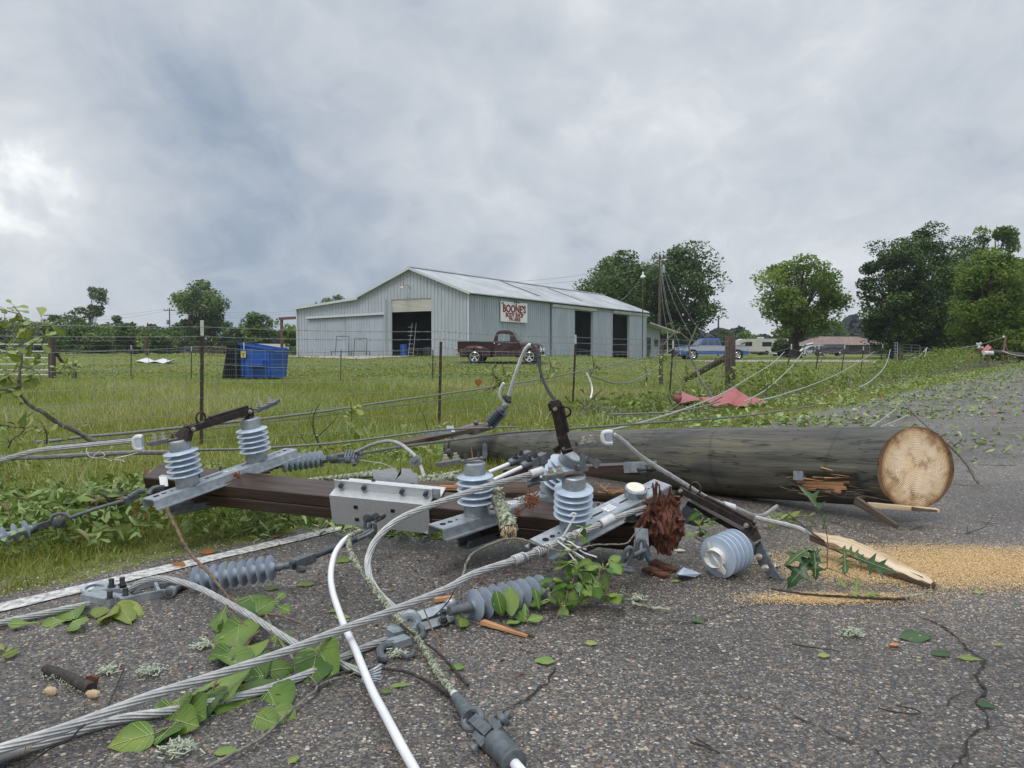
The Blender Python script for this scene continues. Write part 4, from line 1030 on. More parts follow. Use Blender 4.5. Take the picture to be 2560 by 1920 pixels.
def trailer():
 b, T = place(1908, 124, R(181), z=.25)
 t = thing('travel_trailer', 'long cream travel trailer with brown swoosh stripes behind the blue pickup', 'travel trailer', tuple(b))
 mb = MB(T); mb.side([(-4.3, .5), (-4.3, 2.35), (-4.1, 2.55), (3.6, 2.5), (4.1, 2.3), (4.3, 1.7), (4.45, .9), (4.3, .5)], lambda x, z: 1.2); mb.build('body', 'rv_cream', t)
 for x0, x1, z0, z1 in ((-.9, .6, 1.3, 2.0), (-2.9, -1.4, 1.25, 2.1), (2.2, 3.3, 1.35, 2.0)):
  mb = MB(T)
  mb.box(((x0 + x1) / 2, 0, (z0 + z1) / 2), (x1 - x0, 2.44, z1 - z0)); mb.build('window', 'car_glass', t)
 for i, pts in enumerate(([(3.9, 0, 1.75), (3.4, 0, 1.95), (2.4, 0, 2.02)], [(4.0, 0, 1.6), (3.3, 0, 1.85), (2.5, 0, 1.9)], [(-4.1, 0, 1.5), (-3.6, 0, 1.9), (-2.8, 0, 2.15)], [(-4.1, 0, 1.35), (-3.5, 0, 1.7), (-3.0, 0, 1.8)])):
  mb = MB(T)
  for s in (1, -1): mb.tube(spline([(p[0], s * 1.205, p[2]) for p in pts], .3), .045, 5)
  mb.build('stripe', 'rv_stripe', t)
 mb = MB(T); mb.box((.5, 0, 2.68), (.9, .8, .22)); mb.box((-2.5, 0, 2.64), (.5, .5, .14)); mb.build('roof_unit', 'white_tin', t)
 for x in (-.9, -.1):
  for s in (1, -1): mb = MB(T); mb.lathe((x, s * 1.02, .33), (0, s, 0), [(.33, 0), (.33, .2)], 14); mb.build('wheel', 'tyre', t)
 mb = MB(T); mb.tube([(4.3, 0, .55), (5.3, 0, .45)], .06, 6); mb.build('tow_bar', 'bolt_dark', t)
trailer()
# house at the right
def house():
 b = ongr(2106, 178); t = thing('brick_house', 'low dark house with a broad brown hipped roof beyond the parked cars', 'house', tuple(b))
 T = Matrix.Translation(b) @ Matrix.Rotation(R(6), 4, 'Z')
 mb = MB(T); mb.box((0, 0, 1.2), (17.5, 9, 2.4)); mb.build('wall', 'brick_dark', t)
 mb = MB(T); a, c, z0, z1 = 9.6, 5.4, 2.1, 4.05
 v = [(-a, -c, z0), (a, -c, z0), (a, c, z0), (-a, c, z0), (-a + 3.4, 0, z1), (a - 6.5, 0, z1)]
 mb.add(v, [(0, 1, 5, 4), (1, 2, 5), (2, 3, 4, 5), (3, 0, 4), (3, 2, 1, 0)]); mb.build('roof', 'brown_shingle', t)
 for x in (-5, -1.5, 3, 6):
  mb = MB(T); mb.box((x, -4.52, 1.4), (1.2, .06, 1.)); mb.build('window', 'car_glass', t)
house()
# white marquee and boat things at left
def awning():
 b = ongr(695, 96); t = thing('white_canopy', 'long white canopy trailer with a blue edge beyond the dumpster', 'canopy trailer', tuple(b)); T = Matrix.Translation(b)
 mb = MB(T); mb.side([(-2.5, .35), (-2.6, 1.05), (-2.2, 1.35), (2.3, 1.30), (2.8, .9), (2.8, .35)], lambda x, z: 1.1); mb.build('cover', 'white_tin', t)
 mb = MB(T); mb.box((0.4, -1.12, .3), (4.8, .06, .22)); mb.box((.9, -1.14, .72), (1.2, .05, .35)); mb.build('blue_stripe', 'paint_blue', t)
 mb = MB(T)
 for x in (-1, 1): mb.lathe((x, -1.0, .25), (0, -1, 0), [(.25, 0), (.25, .15)], 12)
 mb.build('wheel', 'tyre', t)
awning()
# dumpster
def dumpster():
 b = P(656, 950, 27.4); b.z = tz(b.x, b.y); t = thing('blue_dumpster', 'blue steel dumpster with its black plastic lid hanging open on the left', 'dumpster', tuple(b))
 T = Matrix.Translation(b) @ Matrix.Rotation(R(-13), 4, 'Z')
 mb = MB(T)
 # tapered body: local x along the long front
 v = [(-.52, -.45, .05), (.66, -.45, .05), (.66, .5, .05), (-.52, .5, .05), (-.60, -.5, 1.22), (.70, -.5, 1.02), (.70, .6, 1.02), (-.60, .6, 1.22)]
 mb.add(v, [(3, 2, 1, 0), (0, 1, 5, 4), (1, 2, 6, 5), (2, 3, 7, 6), (3, 0, 4, 7)])
 vi = [(x * .96, y * .95, z) for x, y, z in v]; mb.add(vi, [(0, 1, 2, 3), (4, 5, 1, 0), (5, 6, 2, 1), (6, 7, 3, 2), (7, 4, 0, 3)])
 mb.beam((-.62, -.52, 1.22), (.72, -.52, 1.02), .06, .06); mb.beam((-.62, .6, 1.22), (.72, .6, 1.02), .06, .06); mb.beam((.72, -.52, 1.02), (.72, .6, 1.02), .06, .06)
 mb.beam((-.62, -.52, 1.22), (-.62, .62, 1.22), .06, .06)
 for x in (-.45, .55): mb.box((x, -.49, .55), (.07, .05, .9))
 mb.build('bin', 'dumpster_blue', t)
 mb = MB(T); mb.box((.12, -.60, .62), (.62, .26, .05)); mb.box((.12, -.62, .52), (.66, .22, .18)); mb.build('fork_pocket', 'dumpster_blue', t)
 mb = MB(T)
 mb.add([(-.98, -.45, 1.22), (-.98, .55, 1.22), (-1.08, .6, .02), (-1.08, -.5, .02), (-1.04, -.45, 1.22), (-1.04, .55, 1.22), (-1.14, .6, .02), (-1.14, -.5, .02)], [(0, 1, 2, 3), (7, 6, 5, 4), (0, 3, 7, 4), (1, 5, 6, 2), (3, 2, 6, 7)])
 for i in range(9):
  y = -.44 + i * .12; mb.beam((-1.06, y, 1.2), (-1.16, y, .05), .05, .03)
 mb.poly([(-1.24, -.56, .02), (-.58, -.56, .02), (-.55, -.56, 1.24), (-1.0, -.56, 1.22)], .05)
 for i in range(6): mb.beam((-1.10 + i * .095, -.60, .06), (-.98 + i * .075, -.60, 1.2), .03, .03)
 mb.build('lid', 'lid_black', t)
 mb = MB(T); mb.box((-.40, -.535, .86), (.19, .012, .22)); y = mb.build('label_plate', 'yellow_label', t)
 mb = MB(T); mb.box((-.40, -.545, .90), (.12, .006, .02)); mb.box((-.40, -.545, .84), (.03, .006, .12)); mb.build('label_mark', 'bolt_dark', y)
 mb = MB(T); mb.tube([(-.36, -.55, 1.0), (-.36, -.56, 1.28)], .018, 6); mb.build('lid_rod', 'white_tin', t)
dumpster()
# white tin sheet in the field
mb = MB(); a = ongr(343, 47); c = ongr(432, 46); n = 12; vs = []
for i in range(n + 1):
 p = a.lerp(c, i / n); h = .12 + .09 * math.sin(i * 1.1) + (.12 if i > n - 2 else 0)
 vs += [(p.x, p.y - .4, p.z + h * .5), (p.x + .1, p.y + .5, p.z + h + .08), (p.x, p.y - .4, p.z + h * .5 - .012), (p.x + .1, p.y + .5, p.z + h + .068)]
mb.add(vs, [f for i in range(n) for f in ((4 * i, 4 * i + 4, 4 * i + 5, 4 * i + 1), (4 * i + 2, 4 * i + 3, 4 * i + 7, 4 * i + 6))], True)
tag(mb.build('metal_sheet', 'white_tin'), 'crumpled white metal roofing sheet lying flat out in the left field', 'metal sheet')
for i, (pa, pb, D) in enumerate(((482, 516, 72), (528, 560, 74), (553, 578, 70))):
 a = ongr(pa, D); c = ongr(pb, D); mb = MB(); z = up * .8
 mb.tube([a + z, c + z], .05, 6)
 for p in (a, c):
  for dx in (-.25, .25): mb.tube([p + z, p + Vector((dx, dx, 0))], .04, 5)
 tag(mb.build('sawhorse', 'rust_brown'), ('rusty metal trestle in the far field, leftmost of three', 'rusty metal trestle in the far field, middle of three', 'rusty metal trestle in the far field nearest the dumpster')[i], 'trestle', 'metal trestles in the far field')
# ------------------------------------------------------------------ utility poles and lamps far off
def upole(px, D, topy, label, arms=(), r=.14, nm='utility_pole', extra=None, basez=None):
 b = ongr(px, D); H = CAMZ + (878 - topy) * D / FPX - b.z; t = thing(nm, label, 'utility pole', tuple(b), None)
 mb = MB(); mb.tube([b - up * .3, b + up * (H * .5), b + up * H], [r, r * .85, r * .7], 8); mb.build('pole', 'post_wood', t)
 for dz, wv in arms:
  mb = MB(); c = b + up * (H - dz); mb.beam(c - Vector((wv, 0, 0)), c + Vector((wv, 0, 0)), .12, .12)
  for k in (-1, -.4, .4, 1): mb.tube([c + Vector((wv * k * .93, 0, .05)), c + Vector((wv * k * .93, 0, .28))], .05, 6)
  mb.build('crossarm', 'post_wood', t)
 return b, H, t
b1, h1, t1 = upole(126, 150, 786, 'far utility pole with three short crossarms at the left', ((.25, 1.1), (1.1, 1.1), (2.3, 1.)), .13)
b2, h2, t2 = upole(426, 140, 770, 'far utility pole with one crossarm and a small transformer left of the broad tree', ((.45, 1.0),), .13)
mb = MB(); mb.lathe(b2 + up * (h2 - 3.0) + Vector((-.35, 0, 0)), up, [(.2, 0), (.22, .1), (.22, .8), (.1, .9)], 10); mb.build('transformer', 'galvanised', t2)
upole(371, 62, 807, 'thin grey leaning pole standing in the left field', (), .07)
b3, h3, t3 = upole(1648, 84, 640, 'tall brown utility pole with slack wires rising behind the lean-to', ((.3, .9),), .17)
mb = MB()
mb.lathe(b3 + up * (h3 - 1.9) + Vector((.35, -.2, 0)), up, [(.14, 0), (.16, .1), (.16, .6), (.08, .7), (.04, .9)], 10)
mb.build('transformer', 'galvanised', t3)
b4 = ongr(1606, 70); t4 = thing('lamp_post', 'thin pole with a white dome yard lamp on top, beside the lean-to', 'lamp post', tuple(b4))
H4 = CAMZ + (878 - 690) * 70 / FPX - b4.z; mb = MB(); mb.tube([b4, b4 + up * H4], .05, 6); mb.build('pole', 'post_wood', t4)
mb = MB(); mb.lathe(b4 + up * (H4 - .15), up, [(.10, -.1), (.24, 0), (.2, .12), (.08, .2), (.06, .45), (.02, .5)], 12); mb.build('lamp_head', 'lamp_glass', t4)
b5, h5, t5 = upole(1795, 118, 793, 'distant pole with a small curved lamp arm left of the bright tree', (), .16, nm='lamp_pole')
mb = MB(); mb.tube(spline([b5 + up * (h5 - .3), b5 + Vector((.6, 0, h5 + .1)), b5 + Vector((1.3, 0, h5))], .2), .04, 5); mb.ball(b5 + Vector((1.4, 0, h5 - .1)), .2, 8, (1.4, .8, .5)); mb.build('lamp_arm', 'galvanised', t5)
def wire(nm, pts, r, mname, label, cat='wire', group=None, sagn=.0):
 mb = MB(); mb.tube(spline(pts, max(.05, (Vector(pts[0]) - Vector(pts[-1])).length / 60)), r, 5)
 return tag(mb.build(nm, mname), label, cat, group)
WG = 'thin overhead wires against the sky'
def oh(a, b, sag, label):
 a = Vector(a); b = Vector(b); wire('overhead_wire', [a, a.lerp(b, .5) - up * sag, b], .016, 'dull_strand', label, 'wire', WG)
for k, (dz, dx, lb) in enumerate(((.1, -1, 'highest thin wire spanning between the two far crossarm poles at left'), (.1, 1, 'lower thin wire between the two far crossarm poles at left'))):
 oh(b1 + Vector((dx, 0, h1 - dz - k)), b2 + Vector((dx, 0, h2 - .3)), .8, lb)
for k, (y0, y1_, lb) in enumerate(((772, 768, 'topmost thin wire running from the far left pole behind the barn'), (778, 775, 'second thin wire running from the far left pole behind the barn'), (786, 782, 'lowest thin wire running from the far left pole behind the barn'))):
 oh(b2 + Vector((.8 - .5 * k, 0, h2 - .35 - .4 * k)), P(905, y1_ - 6, 118), .9, lb)
oh(P(1276, 706, 92), b3 + up * (h3 - .2), .5, 'upper dark wire sloping over the barn roof to the tall pole')
oh(P(1310, 712, 92), b3 + up * (h3 - 1.), .5, 'lower dark wire sloping over the barn roof to the tall pole')
oh(P(1545, 756, 80), b4 + up * (H4 + .1), .3, 'wire sloping from the barn eave up to the white dome lamp')
oh(b4 + up * (H4 + .2), b3 + up * (h3 - .4), .2, 'short wire from the white dome lamp to the tall pole')
DW = 'slack wires hanging from the tall pole'
for k, (px, py, D, lb) in enumerate(((1672, 850, 70, 'slack wire hanging nearly straight down from the tall pole, nearest to it'), (1700, 870, 62, 'slack wire falling from the tall pole behind the leaning branch'), (1688, 846, 64, 'slack wire between the nearest and the widest of the hanging wires'), (1745, 872, 58, 'slack wire slanting widest to the right off the tall pole'), (1780, 868, 75, 'faint long wire slanting right across the dark oak'))):
 a = b3 + up * (h3 - .4); e = P(px, py, D); wire('slack_wire', [a, a.lerp(e, .5) + Vector((-.15, 0, -.5)), e], .013, 'dull_strand', lb, 'wire', DW)
# ------------------------------------------------------------------ fences
def fence(nm, label, posts, wires, vspace, r=.0022, barbs=(), sag=.02, vtop=None, mname='fence_wire', jog=.01):
 """posts [(px, D, kind, height, lean)]"""
 b0 = ongr(posts[0][0], posts[0][1]); t = thing(nm, label, 'fence', tuple(b0)); bs = []
 for px, D, kind, h, lean in posts:
  b = ongr(px, D); bs.append((b, h, lean))
  L = Vector((lean, 0, 0))
  if kind == 't':
   mb = MB(); tp = b + L + up * h
   mb.prism([(-.018, -.016), (-.018, -.020), (.018, -.020), (.018, -.016), (.002, -.016), (.002, .016), (-.002, .016), (-.002, -.016)], b - up * .1, tp - up * .16, (0, 1, 0))
   n = int(h / .06)
   for k in range(1, n - 2): q = b.lerp(tp, k / n); mb.box(q - Vector((0, .022, 0)), (.012, .008, .012))
   p = mb.build('t_post', 'rusty_post', t)
   mb = MB(); mb.prism([(-.018, -.016), (-.018, -.021), (.018, -.021), (.018, -.016), (.002, -.016), (.002, .017), (-.002, .017), (-.002, -.016)], tp - up * .16, tp, (0, 1, 0)); mb.build('painted_tip', 'post_tip', p)
  elif kind == 'w':
   rr = .12 if h > 1.3 else .06
   mb = MB(); mb.tube([b - up * .1, b + L * .5 + up * h * .5, b + L + up * (h - .02), b + L + up * h], [rr * 1.04, rr, rr * .97, rr * .93], 14, jit=.03); mb.build('wooden_post', 'post_wood', t)
 mb = MB(); mbv = MB()
 for (a, ha, la), (c, hc, lc) in zip(bs[:-1], bs[1:]):
  ln = (c - a).length; n = max(3, int(ln / .35))
  for iw, z in enumerate(wires):
   pts = []
   for k in range(n + 1):
    u = k / n; p = a.lerp(c, u); p = p + Vector((la + (lc - la) * u, 0, 0)) * (z / 1.3); p.z = a.z + (c.z - a.z) * u + z - sag * (1 + iw * .2) * 4 * u * (1 - u) * (1 if z > .6 else .3) + random.uniform(-jog, jog) * .5
    p.y -= .03; pts.append(p)
   mb.tube(pts, r, 4)
  if vspace:
   m = int(ln / vspace)
   for k in range(1, m):
    u = (k + random.uniform(-.1, .1)) / m; p = a.lerp(c, u) + Vector((la + (lc - la) * u, 0, 0)) * .5; zt = (vtop or wires[-1]) - sag * 4 * u * (1 - u)
    p.z = a.z + (c.z - a.z) * u; p.y -= .03
    mbv.tube([p + up * .02, p + up * zt * .5 + Vector((random.uniform(-.01, .01), 0, 0)), p + up * zt], r * .85, 4)
 nt_ = mb.build('wire_strands', mname, t);
 if vspace: mbv.build('upright_wires', mname, nt_)
 if barbs:
  mb = MB()
  for (a, ha, la), (c, hc, lc) in zip(bs[:-1], bs[1:]):
   ln = (c - a).length
   for z in barbs:
    n = max(3, int(ln / .3)); pts = []
    for k in range(n + 1):
     u = k / n; p = a.lerp(c, u) + Vector((la + (lc - la) * u, 0, 0)) * (z / 1.3); p.z = a.z + (c.z - a.z) * u + z - sag * 2.5 * u * (1 - u); p.y -= .03; pts.append(p)
    mb.tube(pts, r * 1.1, 4)
    m = int(ln / .13)
    for k in range(m):
     u = (k + .5) / m; i = int(u * n); q = pts[i].lerp(pts[min(i + 1, n)], u * n - i)
     for s in (-1, 1): mb.beam(q - Vector((.011, 0, s * .011)), q + Vector((.011, 0, s * .011)), .003, .003)
  mb.build('barbed_wire', mname, t)
 return t
W8 = [.06, .2, .34, .5, .68, .86, 1.04]
fence('wire_fence', 'woven wire field fence with rusty T-posts and barbed top strands along the road verge',
      [(-600, 5.6, 't', 1.3, 0), (501, 8.1, 't', 1.31, .03), (1097, 10.0, 't', 1.27, .03), (1431, 13.4, 't', 1.28, .05), (1672, 15.6, 't', 1.22, .08), (1826, 18.2, 'w', 1.36, -.01)],
      W8, .17, .0024, (1.14, 1.24), .03, 1.04)
fence('wire_fence', 'run of leaning T-posts and sagging wire beyond the thick wooden post, along the right verge',
      [(1826, 18.2, 'n', 1.36, 0), (1956, 22.5, 't', 1.2, .25), (2034, 25, 't', 1.2, .16), (2101, 28.5, 't', 1.25, .14), (2150, 31, 't', 1.2, .12), (2198, 36, 't', 1.3, .14), (2250, 47, 'w', 1.3, 0), (2332, 66, 't', 1.3, 0), (2352, 72, 't', 1.2, 0), (2375, 78, 't', 1.2, 0), (2396, 84, 'w', 1.25, 0)],
      [.1, .34, .6, .9, 1.1], .0, .004, (), .08)
fence('wire_fence', 'second thinner wire fence with short T-posts farther out in the field',
      [(1800, 19.5, 'n', 1.2, 0), (1652, 22.2, 'w', 1.3, .02), (1351, 22.6, 't', 1.15, .0), (1081, 24.0, 't', 1.2, .02), (851, 25.5, 't', 1.18, .03), (478, 27.5, 't', 1.15, .02), (327, 28.2, 't', 1.2, .03), (130, 28.0, 'w', 1.5, 0)],
      [.15, .35, .55, .75, .95, 1.05], .0, .003, (), .03)
fence('wire_fence', 'faint far fence of thin posts before the left tree line',
      [(-60, 60, 't', 1.4, 0), (60, 60, 't', 1.4, 0), (193, 60, 't', 1.5, 0), (284, 60, 't', 1.5, 0), (366, 60, 'w', 1.5, 0), (459, 62, 't', 1.4, 0), (530, 64, 't', 1.4, 0), (640, 66, 't', 1.4, 0)],
      [.4, .8, 1.2], 0, .006, (), .02)
# the thick post, braces
def thick(px, D, topy, w, label, nm='wooden_post', m='post_wood', lean=0):
 b = ongr(px, D); h = CAMZ + (878 - topy) * D / FPX - b.z; mb = MB(); r = w * D / FPX / 2
 mb.tube([b - up * .1, b + up * (h * .3), b + up * (h * .7) + Vector((lean * .7, 0, 0)), b + up * (h - .03) + Vector((lean, 0, 0)), b + up * h + Vector((lean, 0, 0))], [r * 1.03, r, r * .98, r * .96, r * .88], 18, jit=.025)
 return tag(mb.build(nm, m), label, 'post')
mb = MB(); a = P(1812, 896, 18.4); c = P(1716, 948, 20.6); mb.tube([a, c], .075, 10, jit=.05); tag(mb.build('brace_log', 'post_wood'), 'dark log brace slanting down left from the thick wooden fence post', 'brace')
mb = MB(); a = P(138, 878, 28.); c = P(166, 922, 28.6); mb.tube([a, c], .06, 8); tag(mb.build('brace_log', 'post_wood'), 'short log brace leaning on the wooden post by the left gate', 'brace')
thick(186, 27.5, 902, 9, 'short weathered stump in weeds right of the left gate')
# gates
def gate(px0, px1, D, z0, z1, n, label, D2=None, uprights=(0, .5, 1)):
 a = ongr(px0, D); c = ongr(px1, D2 or D); t = thing('tubular_gate', label, 'gate', tuple(a)); mb = MB()
 for k in range(n):
  z = z0 + (z1 - z0) * (k / (n - 1)) ** 1.15; mb = MB(); mb.tube([a + up * z, c + up * z], .024, 6); mb.build('rail', 'gate_steel', t)
 for u in uprights: p = a.lerp(c, u); mb = MB(); mb.tube([p + up * z0, p + up * z1], .024, 6); mb.build('upright', 'gate_steel', t)
 return t
gate(-60, 122, 28, .12, 1.22, 6, 'grey tubular steel gate at the far left beside a dark wooden post', uprights=(0, .66, 1))
gate(2173, 2232, 71, .15, 1.3, 6, 'grey tubular gate left of the big dark gatepost at the right')
gate(2256, 2299, 71, .15, 1.35, 6, 'grey tubular gate right of the big dark gatepost at the right')
gate(2232, 2243, 70, .15, 1.5, 7, 'narrow gate panel standing edge-on against the big dark gatepost', D2=63)
thick(2249, 69, 858, 12, 'big dark wooden gatepost between the two tubular gates')
thick(2453, 46, 865, 8, 'dark wooden post behind the white mailbox')
# mailbox
b = ongr(2470, 40); t = thing('mailbox', 'white mailbox on a brown wooden post by the road at the far right', 'mailbox', tuple(b)); mb = MB()
mb.beam(b, b + up * .72, .09, .09, (1, 0, 0)); mb.build('post', 'rust_brown', t); mb = MB()
T = Matrix.Translation(b + up * .80) @ Matrix.Rotation(R(8), 4, 'Z'); mb = MB(T); mb.loft([(-.25, 0, .02, .10, .10, 3), (.25, 0, .02, .10, .10, 3)], 16); mb.build('box', 'paint_white', t)
# rubbish drum lying down
b = ongr(2402, 46); mb = MB(); a = b + Vector((-.22, .3, .26)); c = b + Vector((.16, -.2, .24)); mb.lathe(a, c - a, [(.2, 0), (.22, .05), (.22, .3), (.235, .32), (.22, .34), (.22, .58), (.24, .62), (.2, .62), (.19, .1)], 18, cap=False)
mb.lathe(a, c - a, [(.2, .0), (.2, .02)], 18); t = tag(mb.build('trash_can', 'white_tin'), 'white metal can lying on its side by the brush pile near the mailbox', 'trash can')
mb = MB(); mb.lathe(c + (c - a) * .0, c - a, [(.235, 0), (.235, .02), (.17, .02), (.17, -.3)], 18, cap=False); mb.m = 0; mb.lathe(c - (c - a) * .5, c - a, [(.17, 0), (.17, .01)], 18); mb.build('dark_rim', 'galvanised_dark', t)
# downed poles and wreckage at the far right
def log_thing(nm, pts, r, m, label, cat, group=None, n=10, jit=.03):
 mb = MB(); mb.tube(spline(pts, .25), r if not isinstance(r, tuple) else [r[0] + (r[1] - r[0]) * i / (len(spline(pts, .25)) - 1) for i in range(len(spline(pts, .25)))], n, jit=jit)
 return tag(mb.build(nm, m), label, cat, group)
log_thing('downed_pole', [P(2440, 872, 44), P(2510, 882, 40), P(2600, 892, 36)], (.08, .11), 'post_wood', 'long dark broken pole lying level behind the mailbox at the right edge', 'pole')
log_thing('downed_pole', [P(2515, 841, 41), P(2509, 878, 40.6), P(2506, 908, 40.3)], .05, 'rust_brown', 'thin upright brown pole with a white knob near the right edge', 'pole')
log_thing('broken_branch', [P(2513, 858, 40.8), P(2519, 878, 40.6)], .025, 'rust_brown', 'short forked prop beside the thin upright brown pole', 'branch')
log_thing('broken_branch', [P(2546, 905, 38), P(2556, 894, 38), P(2580, 890, 38)], .05, 'twig_dark', 'black broken limb low at the right edge', 'branch')
wire('slack_wire', [P(2390, 872, 46), P(2448, 862, 44), P(2510, 842, 41)], .02, 'aluminium_strand', 'pale wire rising to the white knob on the thin upright pole', 'wire')
wire('slack_wire', [P(2300, 868, 60), P(2340, 874, 56), P(2390, 873, 50), P(2440, 870, 46)], .016, 'dull_strand', 'pale wire sagging left from the wreckage towards the gates', 'wire')
wire('slack_wire', [P(2505, 877, 40), P(2530, 886, 38), P(2570, 892, 36)], .025, 'aluminium_strand', 'white cable drooping along the downed pole at the right edge', 'wire')
mb = MB(); mb.ball(P(2509, 842, 41), .06, 8); tag(mb.build('knob_insulator', 'porcelain_core'), 'white knob insulator at the top of the thin upright brown pole', 'insulator')
def sheetmesh(nm, rows, mname, label, cat='metal sheet', th=.004):
 m = len(rows[0]); v = [Vector(p) for r_ in rows for p in r_]; k = len(v); mb = MB()
 off = Vector((0, 0, -th))
 f = [(i * m + j, i * m + j + 1, (i + 1) * m + j + 1, (i + 1) * m + j) for i in range(len(rows) - 1) for j in range(m - 1)]
 mb.add(v + [p + off for p in v], f + [tuple(k + q for q in reversed(g)) for g in f], True)
 return tag(mb.build(nm, mname, sharp=50), label, cat)
sheetmesh('red_sheet_scrap', [[P(2452, 880, 42), P(2462, 868, 42.4), P(2470, 861, 42.6)], [P(2464, 886, 41.5), P(2474, 876, 41.8), P(2479, 868, 42)]], 'red_sheet', 'bent pale red metal panel caught above the mailbox')
sheetmesh('red_sheet_scrap', [[P(2416, 893, 44), P(2426, 888, 44.4), P(2434, 882, 44.6)], [P(2417, 897, 43.8), P(2428, 892, 44.2), P(2436, 886, 44.4)]], 'red_sheet_dark', 'narrow dark red metal strip on the ground left of the mailbox')
mb = MB();
for i in range(9): mb.ball(P(2450 + random.uniform(-8, 10), 862 + random.uniform(-5, 9), 43 + random.uniform(-.3, .3)), random.uniform(.04, .09), 7, jit=.3)
tag(mb.build('hardware_tangle', 'white_tin'), 'tangle of white pole hardware on top of the wreckage behind the mailbox', 'hardware')
# red corrugated sheet by the fence
rows = []
A0 = (1700, 1002, 1000);
cols = [(1697, 989, 1008, 9.8), (1703, 984, 1016, 9.5), (1722, 994, 1011, 9.5), (1745, 1000, 1009, 9.4), (1768, 1001, 1017, 9.2), (1790, 998, 1024, 9.0), (1808, 991, 1019, 9.05), (1822, 984, 1016, 9.15), (1836, 976, 1022, 9.2), (1850, 987, 1024, 9.1), (1870, 999, 1023, 9.0), (1893, 1002, 1019, 9.1), (1914, 1012, 1015, 9.2)]
cols = [(a, b, c, d * 1.31) for a, b, c, d in cols]
r0 = [P(c[0] , c[1], c[3] + .45) + up * .05 for c in cols]; r1 = [P(c[0] + 2, (c[1] + c[2]) / 2, c[3] + .2) + up * .07 for c in cols]; r2 = [P(c[0], c[2], c[3] - .15) + up * .05 for c in cols]
sheetmesh('red_metal_sheet', [r0, r1, r2], 'red_sheet', 'bent red metal roofing sheet lying on the verge below the thick wooden post', th=.006)
mb = MB(); c0 = P(1700, 1000, 12.6)
vs = []
for k in range(9):
 a = -2.4 + k * .42
 for yv in (0, .5): vs.append(c0 + Vector((.07 + .10 * math.cos(a) * -1, yv - .1, .0 + .09 * math.sin(a))))
mb.add(vs, [(2 * i, 2 * i + 1, 2 * i + 3, 2 * i + 2) for i in range(8)], True); o = mb.build('curled_edge', 'red_sheet_dark', bpy.data.objects['red_metal_sheet'])
